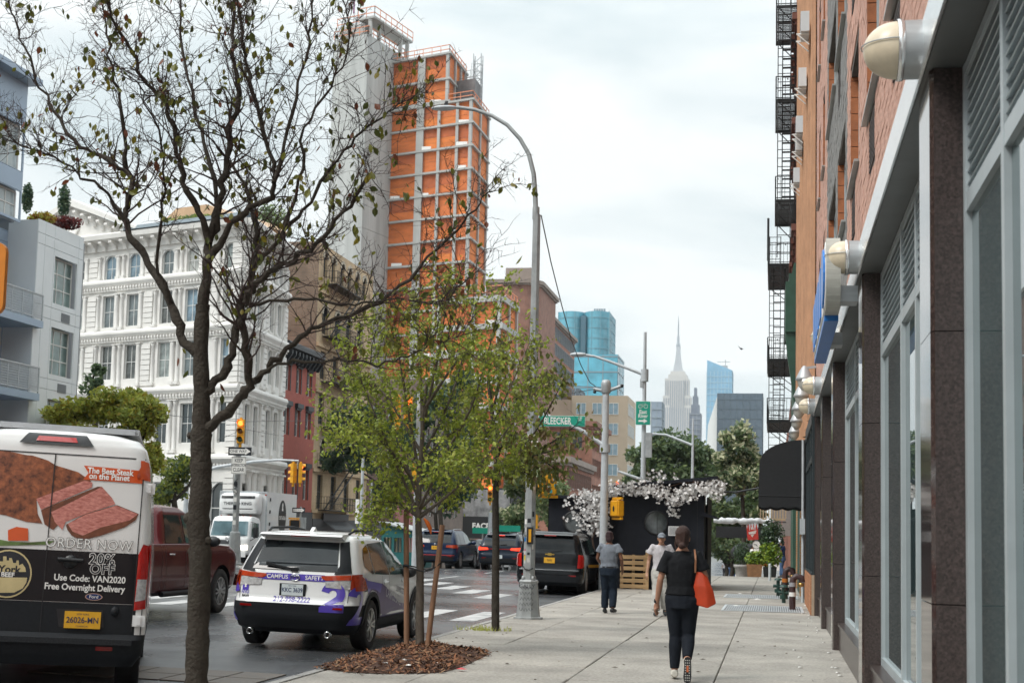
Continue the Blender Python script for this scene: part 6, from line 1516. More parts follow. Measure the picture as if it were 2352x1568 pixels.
# ---------------------------------------------- stepped stone skyscraper with a spire
EY=2800.;ex=lambda px:at(px,1237,EY).x;ez=lambda py:at(1550,py,EY).z
es=empty('skyscraper',(ex(1550),EY,-20));tag(es,'pale stepped stone skyscraper with a tall tapering spire on the skyline','skyscraper')
LIME=mat('pale_limestone',(.52,.50,.47),.8,.05,.01);LIMD=mat('window_strip_grey',(.26,.28,.31),.6,.1,.02)
eo=(-ex(1550),-EY,20)
def tier(x0,x1,y0,y1,dep,strips=0,m=LIME):
 a,c=ex(x0),ex(x1);z0,z1=(ez(y1) if y1 < 1230 else-20),ez(y0);b=MB();yo=EY+30-dep
 b.box(a,c,yo,yo+2*dep,z0,z1);b.build('tier',m,es,eo)
 if strips:
  b=MB();w=(c-a)/strips
  for k in range(strips):x=a+w*(k+.3);b.box(x,x+w*.42,yo-.8,yo+.01,z0,z1-5)
  b.build('window_strips',LIMD,es,eo)
tier(1508,1594,1020,1300,30.5,17);tier(1511,1583,930,1020,29,14);tier(1518,1582,908,930,28,12);tier(1522,1577,868,908,27,11);tier(1533,1568,868,1020,29.6,7)
tier(1529,1572,858,868,20);tier(1534,1567,850,858,16)
b=MB();b.prism([(ex(1539),ez(850)),(ex(1562),ez(850)),(ex(1557),ez(822)),(ex(1555),ez(800)),(ex(1555.5),ez(792)),(ex(1545.5),ez(792)),(ex(1546),ez(800)),(ex(1544),ez(822))],EY+25,EY+38,'Y');b.build('mast_base',mat('pale_metal',(.42,.44,.46),.5,.1),es,eo)
b=MB();b.lathe([(4.6,ez(792)),(4.2,ez(786)),(2.6,ez(784)),(2.4,ez(768)),(1.5,ez(766)),(1.2,ez(745)),(.5,ez(722)),(0,ez(718))],(ex(1550),EY+30,0),n=12);b.build('spire',mat('spire_grey',(.22,.25,.28),.5),es,eo)
# birds
for (px,py,Y,lab) in ((1703,801,60,'small dark bird gliding in the pale sky right of the slim tower'),):
 p=at(px,py,Y);b=MB();b.add([(-.24,0,.10),(-.08,.05,.02),(0,.10,0),(.08,.05,.02),(.22,-.03,.13),(.06,-.04,.0),(0,-.12,-.03),(-.06,-.04,0),(0,0,.05),(0,0,-.05)],[(0,1,8,7),(1,2,8),(2,3,8),(3,4,5,8),(8,5,6),(6,7,8),(7,9,1,0),(1,9,2),(2,9,3),(3,9,5,4),(5,9,6),(6,9,7)]);o=b.build('bird',INK,None,p,(0,.3,.5));tag(o,lab,'bird')
# ================================================================== STREET FURNITURE
def pole(name,lab,cat,x,y,z0,h,r0,r1,group=None,m=None,n=12):
 t=empty(name,(x,y,z0),0,lab,cat,group);b=MB();b.tube([(0,0,0),(0,0,h)],[r0,r1],n);b.build('pole',m or GALV,t);return t
def wpt(t,p):return Vector(p)-t.location
def sig_lens():return {'red':(mat('lit_red_signal',(1.,.10,.015),.3,0,emit=5.),0),'amber':(mat('dark_amber_lens',(.16,.06,.01),.25),1),'green':(mat('dark_green_lens',(.02,.07,.05),.25),2)}
def signal_head(loc,yaw,lab,lit=True,s=1.,group='yellow traffic signals'):
 """three-lens head, faces -y before turning"""
 t=empty('traffic_signal',loc,yaw,lab,'traffic light',group)
 for k in range(3):
  z=(.70-.35*k)*s
  b=MB();b.box(-.15*s,.15*s,-.09*s,.10*s,z-.168*s,z+.168*s);b.build('housing',YEL,t)
  b=MB();q=[a for a in [pi*j/12-.12 for j in range(13)]+[pi+.12]]
  for j in range(len(q)-1):
   for (y0,y1) in ((-.09,-.26),):
    r=.135*s;c0,c1=(r*math.cos(q[j]),r*math.sin(q[j])),(r*math.cos(q[j+1]),r*math.sin(q[j+1]));b.quad((c0[0],y0*s,z+c0[1]),(c1[0],y0*s,z+c1[1]),(c1[0],y1*s,z+c1[1]*.98),(c0[0],y1*s,z+c0[1]*.98))
    b.quad((c0[0]*.93,y0*s,z+c0[1]*.93),(c1[0]*.93,y0*s,z+c1[1]*.93),(c1[0],y1*s,z+c1[1]*.98),(c0[0],y1*s,z+c0[1]*.98))
  b.build('visor',YEL,t)
  b=MB();b.lathe([(.118*s,-.092*s),(.09*s,-.115*s),(0,-.125*s)],(0,0,z),'Y',18);b.build('lens',sig_lens()[('red','amber','green')[k]][0] if (lit or k) else mat('dark_red_lens',(.16,.02,.01),.25),t)
 b=MB();b.box(-.05*s,.05*s,-.05*s,.05*s,-.36*s,-.168*s);b.box(-.05*s,.05*s,-.05*s,.05*s,.868*s,.95*s);b.build('mount',YEL,t)
 return t
def ped_head(loc,yaw,lab,s=1.,stickers=False):
 t=empty('pedestrian_signal',loc,yaw,lab,'pedestrian signal','yellow pedestrian signals')
 b=MB();b.box(-.23*s,.23*s,-.12*s,.12*s,-.25*s,.25*s);me=b.build('housing',YEL,t)
 bm=bmesh.new();bm.from_mesh(me.data);bmesh.ops.bevel(bm,geom=bm.edges[:],offset=.035*s,segments=3,affect='EDGES');bm.to_mesh(me.data);bm.free()
 b=MB();b.box(-.21*s,.21*s,-.15*s,-.118*s,-.23*s,.23*s);b.build('visor',BLACK,t)
 for z in (-.30*s,.30*s):b=MB();b.bar((-.28*s,0,z),(.22*s,0,z),.07*s,.07*s);b.build('bracket',YEL,t)
 if stickers:
  rg=random.Random(2);cs=[WHITE,INK,mat('sticker_teal',(.05,.35,.40),.5),mat('sticker_grey',(.3,.3,.32),.5),mat('sticker_red',(.35,.05,.04),.5)]
  for k in range(13):
   x,z,r=rg.uniform(-.14,.15),rg.uniform(-.17,.17),rg.uniform(.018,.038);b=MB()
   y=.1205+.0006*k
   if k % 3 == 0:b.add([(x+r*math.cos(a),y,z+r*math.sin(a)) for a in [2*pi*j/12 for j in range(12)]],[tuple(range(12))])
   else:b.add([(x-r,y,z-r*1.1),(x+r,y,z-r),(x+r*.9,y,z+r),(x-r,y,z+r*1.1)],[(0,1,2,3)])
   b.build('sticker',cs[(k*3+k // 4) % 5],t)
 return t
GREENS=mat('street_sign_green',(.005,.29,.20),.45,.05,3)
def board(t,name,x0,x1,z0,z1,y,m,th=.012):b=MB();b.box(x0,x1,y,y+th,z0,z1);return b.build(name,m,t)
# ---- near lamp post with flared base, gooseneck arm and flat lamp head
LX,LY=-4.56,26.74
lp=empty('street_lamp',(LX,LY,0),0,'tall street lamp with a graffitied flared base and curved gooseneck arm','street lamp')
ALP=mat('weathered_pole_paint',(.33,.345,.345),.5,.22,3,bump=.08,metal=.2)
b=MB();n=8
def octo(r,z,sq=1):return [(r*math.cos(pi/8+2*pi*k/8),r*math.sin(pi/8+2*pi*k/8),z) for k in range(8)]
lev=[(.285,0),(.285,.03),(.235,.04),(.215,.2),(.175,.66),(.19,.70),(.17,.73),(.12,.74)]
vs=[p for r,z in lev for p in octo(r,z)];fs=[(i*8+j,i*8+(j+1) % 8,(i+1)*8+(j+1) % 8,(i+1)*8+j) for i in range(len(lev)-1) for j in range(8)]
b.add(vs,fs);b.build('base',ALP,lp)
for k in range(4):b=MB();a=pi/4+k*pi/2;b.ball((.13*math.cos(a),.13*math.sin(a),.76),.035,.035,.05,8,6);b.build('base_bolt',ALP,lp)
b=MB();lev=[(.115,.73),(.105,2.2),(.088,5),(.075,7.75)];vs=[p for r,z in lev for p in octo(r,z)];fs=[(i*8+j,i*8+(j+1) % 8,(i+1)*8+(j+1) % 8,(i+1)*8+j) for i in range(3) for j in range(8)];b.add(vs,fs);b.build('pole',ALP,lp)
arm=[wpt(lp,at(px,py,LY)) for px,py in ((1231,490),(1229,440),(1226,400),(1215,355),(1195,320),(1165,287),(1130,266),(1090,252),(1050,247))]
b=MB();b.tube(arm,[.05,.048,.046,.044,.042,.04,.038,.036,.036],10);b.tube([arm[0]+Vector((0,0,-.12)),arm[0]+Vector((0,0,.12))],.07,8);b.build('arm',ALP,lp)
p=arm[-1];b=MB();b.smooth=True;b.ball((p.x-.26,p.y,p.z-.005),.27,.11,.05,16,8);b.build('lamp_head',GALVL,lp)
b=MB();b.cbox((p.x-.22,p.y,p.z+.06),.07,.07,.06);b.lathe([(.03,.09),(.035,.13),(0,.14)],(p.x-.22,p.y,p.z),n=10);b.build('photocell',BLACK,lp)
for (z,r,m_) in ((1.55,.1135,BLACK),(2.60,.1065,BLACK)):b=MB();b.lathe([(r+.002,z),(r+.002,z+.015)],n=8);b.build('strap',m_,lp)
rg=random.Random(8)
for k in range(22):                                          # stickers and paper scraps on the pole, facing the pavement and the camera
 z=rg.uniform(.95,2.75);a=-pi/2+rg.choice((-pi/4,0,0,pi/4));rr=np.interp(z,[.73,2.2,5],[.115,.105,.088])*math.cos(pi/8)+.002
 w,h=rg.uniform(.015,.034),rg.uniform(.02,.07);c,s_=math.cos(a),math.sin(a);tx,ty=-s_,c
 b=MB();b.add([(c*rr-tx*w,s_*rr-ty*w,z-h),(c*rr+tx*w,s_*rr+ty*w,z-h),(c*rr+tx*w,s_*rr+ty*w,z+h),(c*rr-tx*w,s_*rr-ty*w,z+h)],[(0,1,2,3)])
 b.build('sticker',[WHITE,INK,mat('paper_grey',(.5,.5,.48),.7),mat('sticker_yellow',(.6,.45,.03),.5),mat('sticker_pink',(.45,.04,.12),.5),mat('sticker_blue',(.03,.16,.40),.5)][(0,2,2,1,0,2,3,4,5,2,1)[k % 11]],lp)
b=MB();b.box(-.035,.085,-.135,-.104,1.40,1.72);b.build('push_button_box',BLACK,lp);b=MB();b.box(.0,.05,-.142,-.136,1.44,1.68);b.build('yellow_figure_plate',YEL,lp)
b=MB();b.tube([(-.1,-.06,.98),(-.06,-.12,.93),(.02,-.125,.915),(.09,-.08,.95)],.012,6);b.tube([(-.1,-.05,1.7),(-.13,-.06,1.6),(-.11,-.05,1.45)],.012,6);b.build('cable_loop',BLACK,lp)
for k in range(5):                                           # sprayed tag on the base
 b=MB();zz=.58-.1*k;b.tube([(-.13+.26*q/14,-.218+(.58-zz)*-.045-.004,zz+.035*math.sin(q*1.9+k*2)) for q in range(15)],.004,4);b.build('spray_scribble',INK,lp)
text_obj('lettering','GALLY',.10,INK,lp,(.0,-.178-.012,.61),(pi/2-.07,0,0))
sgn=empty('parking_sign',(LX+.01,LY-.12,3.02),0,'white parking sign with a red double arrow on the lamp post','sign')
board(sgn,'plate',-.13,.13,0,.46,0,WHITE)
REDI=mat('sign_red',(.50,.02,.02),.5)
for s_,sz_,z in (('NO PARKING',.048,.40),('8AM-6PM',.06,.30),('MON THRU SAT',.035,.22)):text_obj('lettering',s_,sz_,REDI,sgn,(0,-.002,z),(pi/2,0,0),sx=.85)
b=MB();b.add([(-.1,-.003,.09),(-.06,-.003,.12),(-.06,-.003,.10),(.06,-.003,.10),(.06,-.003,.12),(.1,-.003,.09),(.06,-.003,.06),(.06,-.003,.08),(-.06,-.003,.08),(-.06,-.003,.06)],[(0,9,8,3,2,1),(3,8,7,6,5,4)]) if False else b.add([(-.1,-.003,.09),(-.06,-.003,.06),(-.06,-.003,.12),(-.06,-.003,.08),(.06,-.003,.08),(.06,-.003,.10),(-.06,-.003,.10),(.06,-.003,.06),(.1,-.003,.09),(.06,-.003,.12)],[(0,1,2),(3,4,5,6),(7,8,9)]);b.build('arrow',REDI,sgn)
p=at(1257,1113,LY);ped_head((p.x,p.y,p.z),pi+.35,'sticker-covered back of the yellow pedestrian signal on the lamp post',.74,True)
# ---- kerbside signal mast with a street name arm
MX,MY=-5.05,42.8
mp_=pole('signal_mast','plain grey signal mast in front of the black shed carrying the street name arm','signal mast',MX,MY,0,6.25,.13,.095,m=GALVL)
b=MB();b.lathe([(.13,5.9),(.15,5.95),(.15,6.2),(.11,6.3),(0,6.32)],n=12);b.tube([wpt(mp_,at(1363,893,MY)),(0,0,5.95),wpt(mp_,at(1428,886,MY))],.05,8);b.build('head_bracket',GALV,mp_)
b=MB();b.ball(wpt(mp_,at(1428,886,MY)),.06);b.ball(wpt(mp_,at(1366,900,MY)),.05);b.build('cable_clamp',IRON,mp_)
b=MB();b.tube([(0,0,4.28)]+[wpt(mp_,at(px,py,MY)) for px,py in ((1340,990),(1300,970),(1240,948))],[.07,.06,.055,.05],10);b.lathe([(.16,4.1),(.16,4.34)],n=12);b.build('sign_arm',GALVL,mp_)
a_,c_=at(1238,960,MY),at(1344,957,MY);zc=at(1292,967,MY).z
st=empty('street_sign',((a_.x+c_.x)/2,MY-.05,zc),0,'green BLEECKER ST street name sign on the mast arm','street sign')
hw=(c_.x-a_.x)/2;board(st,'plate',-hw,hw,-.155,.155,0,GREENS);board(st,'border',-hw-.012,hw+.012,-.167,.167,.013,WHITE,.004)
text_obj('lettering','BLEECKER',.30,WHITE,st,(-.13,-.003,-.005),(pi/2,0,0),sx=.62,bold=.004);text_obj('lettering','ST',.15,WHITE,st,(hw-.15,-.003,.06),(pi/2,0,0),sx=.8,bold=.002)
p=at(1417,1167,MY);ph=ped_head((p.x,p.y+.0,p.z),pi/2+.7,'yellow pedestrian signal on the mast before the white blossoms',1.0)
b=MB();b.prism([(-.04,-.1),(.03,-.08),(.05,.02),(.0,.1),(-.05,.02)],.124,.128,'Y');b.build('sticker',INK,ph)
# ---- lamp pole with the cycle route sign
EX_,EYY=at(1477,1110,58).x,58.
ep=pole('street_lamp','tall grey lamp pole with a short arm and the bicycle route sign','street lamp',EX_,EYY,-.05,at(1480,760,EYY).z,.14,.06,m=GALVL)
b=MB();b.tube([wpt(ep,at(px,py,EYY)) for px,py in ((1479,860),(1440,845),(1400,830),(1365,818),(1345,815))],[.07,.06,.055,.05,.05],8);b.lathe([(.16,at(1479,862,EYY).z-.2),(.16,at(1479,862,EYY).z+.3)],n=10);b.build('arm',GALVL,ep)
q=wpt(ep,at(1328,814,EYY));b=MB();b.smooth=True;b.ball(q,.36,.16,.09,14,8);b.build('lamp_head',GALVL,ep)
q=wpt(ep,at(1474,880,EYY));b=MB();b.cbox(q,.12,.2,.35);b.build('sensor_box',GALV,ep)
q=wpt(ep,at(1490,1022,EYY));b=MB();b.cbox(q,.26,.26,1.0);b.build('control_cabinet',GALV,ep)
p=at(1477,948,EYY-.25);er=empty('route_sign',p,0,'green bicycle route sign reading East River with a right arrow','sign')
board(er,'plate',-.29,.29,-.47,.47,0,GREENS);board(er,'border',-.31,.31,-.49,.49,.013,WHITE,.004)
text_obj('lettering','East',.22,WHITE,er,(-.0,-.003,.04),(pi/2,0,0),bold=.004,sx=.85);text_obj('lettering','River',.22,WHITE,er,(0,-.003,-.13),(pi/2,0,0),bold=.004,sx=.85)
b=MB();b.add([(-.18,-.004,-.36),(.03,-.004,-.36),(.03,-.004,-.29),(-.18,-.004,-.29),(.03,-.004,-.42),(.18,-.004,-.325),(.03,-.004,-.23)],[(0,1,2,3),(4,5,6)]);b.build('arrow',WHITE,er)
b=MB()
for x in (-.11,.11):b.lathe([(.085,-.004),(.07,-.004)],(x,0,.27),'Y',18)
for a,c in (((-.11,.27),(-.04,.36)),((-.04,.36),(.07,.36)),((.07,.36),(.0,.26)),((.0,.26),(-.11,.27)),((-.04,.36),(0,.26)),((.11,.27),(.06,.40)),((.06,.40),(.1,.40)),((-.07,.38),(-.01,.38))):b.bar((a[0],-.005,a[1]),(c[0],-.005,c[1]),.016,.004)
b.build('bicycle_symbol',WHITE,er)
# ---- third lamp pole, farther
TX,TY_=at(1590,1120,84).x,84.
tp=pole('street_lamp','farther grey lamp pole with a thin arm and a small green cycle sign','street lamp',TX,TY_,-.7,at(1591,960,TY_).z+.7,.15,.05,m=GALVL)
b=MB();b.tube([wpt(tp,at(px,py,TY_)) for px,py in ((1590,1022),(1560,1010),(1530,998),(1500,996),(1480,994))],[.08,.07,.06,.055,.05],8);b.build('arm',GALVL,tp)
p=at(1587,1108,TY_-.3);sg2=empty('route_sign',p,0,'small green cycle sign on the farther lamp pole','sign');board(sg2,'plate',-.26,.26,-.17,.17,0,GREENS);board(sg2,'border',-.275,.275,-.185,.185,.013,WHITE,.004)
b=MB()
for x in (-.08,.08):b.lathe([(.07,-.004),(.05,-.004)],(x,0,0),'Y',14)
b.build('symbol',WHITE,sg2)
# ---- signals about the crossing
p=at(1418,1118,60);signal_head((p.x,60,p.z-.30),.1,'red signal hanging right of the mast above the blossoms',s=.62)
sm=pole('signal_arm_pole','slanting grey signal arm reaching over the black shed','signal mast',at(1420,1100,60.5).x,60.5,at(1420,1084,60.5).z,.2,.04,.04,m=GALVL)
b=MB();b.tube([wpt(sm,at(1420,1082,60.5)),wpt(sm,at(1460,1096,60.5)),wpt(sm,at(1516,1116,60.5))],[.05,.06,.07],8);b.build('arm',GALVL,sm)
# corner pole with ONE WAY and KEEP INTERSECTION CLEAR
KY_=58.6;KX=at(541,1200,KY_).x
kp=empty('signal_post',(KX,KY_,0),0,'grey signal post on a flared base beside the white truck','signal post')
b=MB();lev=[(.36,0),(.36,.05),(.30,.06),(.22,1.35),(.2,1.4),(.15,1.42)];vs=[p for r,z in lev for p in octo(r,z)];fs=[(i*8+j,i*8+(j+1) % 8,(i+1)*8+(j+1) % 8,(i+1)*8+j) for i in range(len(lev)-1) for j in range(8)];b.add(vs,fs);b.build('base',ALP,kp)
b=MB();b.tube([(0,0,1.4),(0,0,5.9)],[.145,.12],10);b.build('pole',ALP,kp)
for k in range(6):
 b=MB();z=1.7+.33*k;b.add([(-.08,-.146,z),(.06,-.147,z),(.06,-.147,z+.2),(-.08,-.146,z+.2)],[(0,1,2,3)]);b.build('sticker',(WHITE,mat('paper_grey',(.5,.5,.48)),INK)[k % 3],kp)
text_obj('lettering','ZACK',.26,INK,kp,(0,-.15,3.35),(pi/2,-pi/2,0))
P0=at(548,1068,KY_-.3)
kc=empty('regulation_sign',P0,0,'white sign reading KEEP INTERSECTION CLEAR on the corner post','sign');board(kc,'plate',-.335,.335,-.37,.37,0,WHITE);
b=MB()
for a in ((-.31,.31,.335,.345),(-.31,.31,-.345,-.335),(-.31,-.30,-.335,.335),(.30,.31,-.335,.335)):b.box(a[0],a[1],-.004,-.001,a[2],a[3])
b.build('border',INK,kc)
for s_,sz_,z in (('KEEP',.22,.2),('INTERSECTION',.17,0),('CLEAR',.22,-.2)):text_obj('lettering',s_,sz_,INK,kc,(0,-.003,z),(pi/2,0,0),sx=.78 if len(s_) < 8 else .58,bold=.003)
P0=at(551,1036,KY_-.35);ow_=empty('one_way_sign',P0,0,'black and white ONE WAY arrow sign on the corner post','sign')
board(ow_,'plate',-.53,.53,-.18,.18,0,INK);b=MB();b.add([(-.46,-.004,-.10),(.24,-.004,-.10),(.24,-.004,.10),(-.46,-.004,.10),(.24,-.004,-.16),(.49,-.004,0),(.24,-.004,.16)],[(0,1,2,3),(4,5,6)]);b.build('arrow',WHITE,ow_);text_obj('lettering','ONE WAY',.17,INK,ow_,(-.06,-.006,0),(pi/2,0,0),sx=.95,bold=.003)
p=at(555,990,KY_);signal_head((p.x,KY_-.1,p.z-.36),.12,'red traffic signal atop the corner post before the white building',s=1.0)
# arm with the double signal behind it
AY=66.;q0,q1=at(430,1088,AY),at(690,1057,AY)
am=empty('signal_mast',(q0.x,AY,0),0,'thin grey signal arm stretching from behind the tree to the twin signals','signal mast')
b=MB();b.tube([(0,0,0),(0,0,q0.z)],[.14,.1],10);b.build('pole',GALVL,am)
b=MB();b.tube([(0,0,q0.z-.1)]+[wpt(am,at(px,py,AY)) for px,py in ((500,1072),(580,1060),(640,1056),(686,1058))],[.09,.08,.07,.06,.05],8);b.build('arm',GALVL,am)
b=MB();z_=wpt(am,at(684,1060,AY));b.tube([z_,z_+Vector((0,0,-.35))],.03,6);b.build('hanger',GALV,am)
for k,(px,yw,l) in enumerate(((674,-1.9,'left of the two yellow signals hanging on the thin arm, seen from its side'),(690,1.9,'right of the two yellow signals hanging on the thin arm, seen from its side'))):p=at(px,1086,AY);signal_head((p.x,AY,p.z-.32),yw,l,s=.92)
# pole by the tan tenement, blue-white pole behind the sapling
p=at(829,1200,74);tpole=pole('lamp_pole','thin pale pole standing before the brown house','pole',p.x,74,0,at(829,1052,74).z,.10,.075,m=GALVL);b=MB();b.cbox((-.2,-.1,2.6),.2,.03,1.3);b.build('banner',WHITE,tpole)
p=at(955,1230,52);bp_=pole('signal_post','pale grey signal post rising behind the staked young tree','signal post',p.x,52,zr(p.x,52),at(955,900,52).z,.14,.10,m=GALVL)
p=at(953,1090,51.6);ss=empty('traffic_signal',p,0,'slim yellow signal seen from the side on the pale post','traffic light','yellow traffic signals');b=MB();b.box(-.08,.08,-.15,.15,-.52,.42);b.box(-.05,.05,-.05,.05,-.62,-.52);b.build('housing',YEL,ss)
for k,(px,yw,l) in enumerate(((914,-1.3,'upper yellow signal half hidden in the leaves, turned left'),(938,.15,'glowing red signal half hidden in the leaves of the young tree'))):p=at(px,945,51.5);signal_head((p.x,51.5,p.z-.36),yw,l,s=1.05,lit=k == 1)
p=at(1125,1225,86);fp=pole('signal_post','far slender signal post between the dark trunk and the trees','signal post',p.x,86,zr(p.x,86),at(1125,1150,86).z,.17,.12,m=GALVL);p=at(1126,1134,86);signal_head((p.x,86,p.z-.34),.1,'far red signal just left of the dark tree trunk',s=1.0)
p=at(1232,1198,88);signal_head((p.x,88,p.z-.3),-1.6,'far yellow signal just right of the lamp post',s=.8,lit=False)
# second one-way sign and pedestrian box at the corner of the red house
ox=at(690,1200,70);op=pole('sign_post','thin sign post before the red house','post',ox.x,70,0,at(690,1163,70).z,.06,.05)
p=at(686,1171,69.9);o2_=empty('one_way_sign',p,0,'small ONE WAY arrow sign before the graffiti shutter of the red house','sign');board(o2_,'plate',-.34,.34,-.13,.13,0,INK);b=MB();b.add([(-.3,-.004,-.07),(.14,-.004,-.07),(.14,-.004,.07),(-.3,-.004,.07),(.14,-.004,-.11),(.31,-.004,0),(.14,-.004,.11)],[(0,1,2,3),(4,5,6)]);b.build('arrow',WHITE,o2_);text_obj('lettering','ONE WAY',.11,INK,o2_,(-.06,-.006,0),(pi/2,0,0))
p=at(676,1205,69.6);ped_head((p.x,69.6,p.z),.5,'yellow pedestrian signal box before the red house shutters',1.1)
# teal kiosk by the avenue
TEALP=mat('teal_kiosk_paint',(.012,.115,.115),.5,.15,2)
c0=at(913,1290,66);kz=zr(c0.x,66);kk=empty('kiosk',(c0.x,66,kz),0,'teal dining cabin with a sloping grey roof behind the patrol car','cabin')
KW=.82
b=MB();b.prism([(-KW,0),(KW,0),(KW,1.75),(-KW,2.45)],0,.08,'Y');me=b;
b=MB();b.prism([(-KW,1.45),(KW,1.45),(KW,1.75),(-KW,2.1)],-.03,.05,'Y');b.build('gable',TEALP,kk)
b=MB();b.box(-KW,KW,-.02,.05,0,.75);b.build('front_panel',TEALP,kk)
for x in (-KW+.06,-.25,.25,KW-.06):b=MB();b.box(x-.06,x+.06,-.035,.06,.752,1.448);b.build('post',TEALP,kk)
b=MB();b.box(-KW,KW,.055,3.5,0,.75);b.box(-KW,-KW+.08,.06,3.5,.76,1.44);b.build('side_panel',TEALP,kk)
b=MB();b.add([(-KW-.12,-.2,2.14),(KW+.2,-.2,1.72),(KW+.2,3.6,1.72),(-KW-.12,3.6,2.14),(-KW-.12,-.2,2.2),(KW+.2,-.2,1.78),(KW+.2,3.6,1.78),(-KW-.12,3.6,2.2)],[(0,1,2,3),(4,5,6,7),(0,1,5,4),(1,2,6,5),(2,3,7,6),(3,0,4,7)]);b.build('roof',mat('grey_roofing',(.33,.35,.35),.8,.12,2),kk)
b=MB()
for k in range(9):b.box(-KW+.1+k*.17,-KW+.16+k*.17,.4,.46,.76,1.5)
b.build('window_slats',mat('cream_timber',(.45,.40,.30),.7),kk)
# ---- black outdoor dining shed with blossom, pallets, air conditioner
BLKW=mat('black_stained_plywood',(.013,.015,.021),.6,.25,2.2,bump=.15,spec=.2)
SX0,SX1,SY,SD=-6.95,-2.12,43.9,5.2
shd=empty('dining_shed',((SX0+SX1)/2,SY,0),0,'black timber dining shed with round windows and white blossom along its roof','shed');so=(-(SX0+SX1)/2,-SY,0)
def hole_wall(mb,x0,x1,z0,z1,cx,cz,r,y,zr1=None):
 n=32;sq=[]
 zr1=zr1 if zr1 is not None else z1
 for k in range(n):
  a=2*pi*k/n;dx,dz=math.cos(a),math.sin(a);t=min([(q-c)/d for q,c,d in ((x0,cx,dx),(x1,cx,dx),(z0,cz,dz),(z1,cz,dz)) if abs(d) > 1e-6 and (q-c)/d > 0]);sq.append((cx+dx*t,cz+dz*t))
 crn=[(x0,z0),(x1,z0),(x1,z1),(x0,z1)]
 for k in range(n):
  k2=(k+1) % n;a0,a1=2*pi*k/n,2*pi*k2/n;p0,p1=(cx+r*math.cos(a0),cz+r*math.sin(a0)),(cx+r*math.cos(a1),cz+r*math.sin(a1))
  mb.quad((p0[0],y,p0[1]),(sq[k][0],y,sq[k][1]),(sq[k2][0],y,sq[k2][1]),(p1[0],y,p1[1]));mb.quad((p0[0],y,p0[1]),(p1[0],y,p1[1]),(p1[0],y+.1,p1[1]),(p0[0],y+.1,p0[1]))
  for c in crn:
   if min(sq[k][0],sq[k2][0])-1e-6 <= c[0] <= max(sq[k][0],sq[k2][0])+1e-6 and min(sq[k][1],sq[k2][1])-1e-6 <= c[1] <= max(sq[k][1],sq[k2][1])+1e-6 and abs(sq[k][0]-sq[k2][0]) > 1e-6 and abs(sq[k][1]-sq[k2][1]) > 1e-6:mb.add([(sq[k][0],y,sq[k][1]),(c[0],y,c[1]),(sq[k2][0],y,sq[k2][1])],[(0,1,2)])
XM=-4.75
rw=[at(1316,1198,SY),at(1507,1200,SY)]
b=MB();hole_wall(b,SX0,XM,-.15,2.72,rw[0].x,rw[0].z,.30,SY+.2);b.build('front_wall',BLKW,shd,so)
b=MB();hole_wall(b,XM+.02,SX1,-.1,2.98,rw[1].x,rw[1].z,.33,SY);b.build('front_wall',BLKW,shd,so)
for c_,r,y in ((rw[0],.30,SY+.24),(rw[1],.33,SY+.04)):
 b=MB();n=28;b.add([(c_.x+r*math.cos(2*pi*k/n),y,c_.z+r*math.sin(2*pi*k/n)) for k in range(n)],[tuple(range(n))]);b.build('round_window',glass('porthole_glass',(.05,.06,.065),.05,.6,3),shd,so)
 b=MB();b.lathe([(r-.005,-.02),(r+.045,-.03),(r+.05,0)],(c_.x,y-.045,c_.z),'Y',28);b.build('window_rim',BLACK,shd,so)
b=MB();b.box(XM,XM+.02,SY,SY+.2,-.1,2.98);b.box(SX0,SX0+.02,SY+.2,SY+SD,-.2,2.72);b.box(SX0,SX1,SY+SD,SY+SD+.03,-.2,2.72);b.build('side_wall',BLKW,shd,so)
b=MB();b.box(SX1-.02,SX1+.02,SY+.005,SY+.9,-.05,2.9);b.box(SX1-.02,SX1+.02,SY+2.4,SY+SD,-.05,2.9);b.build('end_wall',BLKW,shd,so)
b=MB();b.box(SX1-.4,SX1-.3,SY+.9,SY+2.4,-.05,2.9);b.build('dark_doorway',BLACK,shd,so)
b=MB();b.add([(SX0-.1,SY-.05,2.73),(XM,SY-.05,2.73),(XM,SY+SD,2.73),(SX0-.1,SY+SD,2.73),(SX0-.1,SY-.05,2.82),(XM,SY-.05,2.82),(XM,SY+SD,2.82),(SX0-.1,SY+SD,2.82)],[(0,1,2,3),(4,5,6,7),(0,1,5,4),(1,2,6,5),(2,3,7,6),(3,0,4,7)]);b.build('low_roof',BLKW,shd,so)
b=MB();za,zb2=3.05,3.38;b.add([(XM-.1,SY-.35,za),(SX1+.42,SY-.35,zb2),(SX1+.42,SY+SD,zb2),(XM-.1,SY+SD,za),(XM-.1,SY-.35,za+.1),(SX1+.42,SY-.35,zb2+.1),(SX1+.42,SY+SD,zb2+.1),(XM-.1,SY+SD,za+.1)],[(0,1,2,3),(4,5,6,7),(0,1,5,4),(1,2,6,5),(2,3,7,6),(3,0,4,7)]);b.build('roof',BLKW,shd,so)
b=MB();b.add([(XM,SY-.002,2.98),(SX1,SY-.002,2.98),(SX1,SY-.002,3.33),(XM,SY-.002,3.06)],[(0,1,2,3)]);b.build('header',BLKW,shd,so)
b=MB();b.prism([(SX1-.15,2.28),(SX1+.42,2.18),(SX1+.42,2.24),(SX1-.15,2.42)],SY-.1,SY+1.2,'Y');b.build('side_canopy',BLKW,shd,so)
for x in np.arange(XM+1.22,SX1,1.22):b=MB();b.box(x-.006,x+.006,SY-.003,SY,-.05,2.97);b.build('board_joint',BLACK,shd,so)
b=MB();b.box(-5.5,-4.9,SY-.02,SY-.004,.62,.70);b.build('yellow_strip',YEL,shd,so)
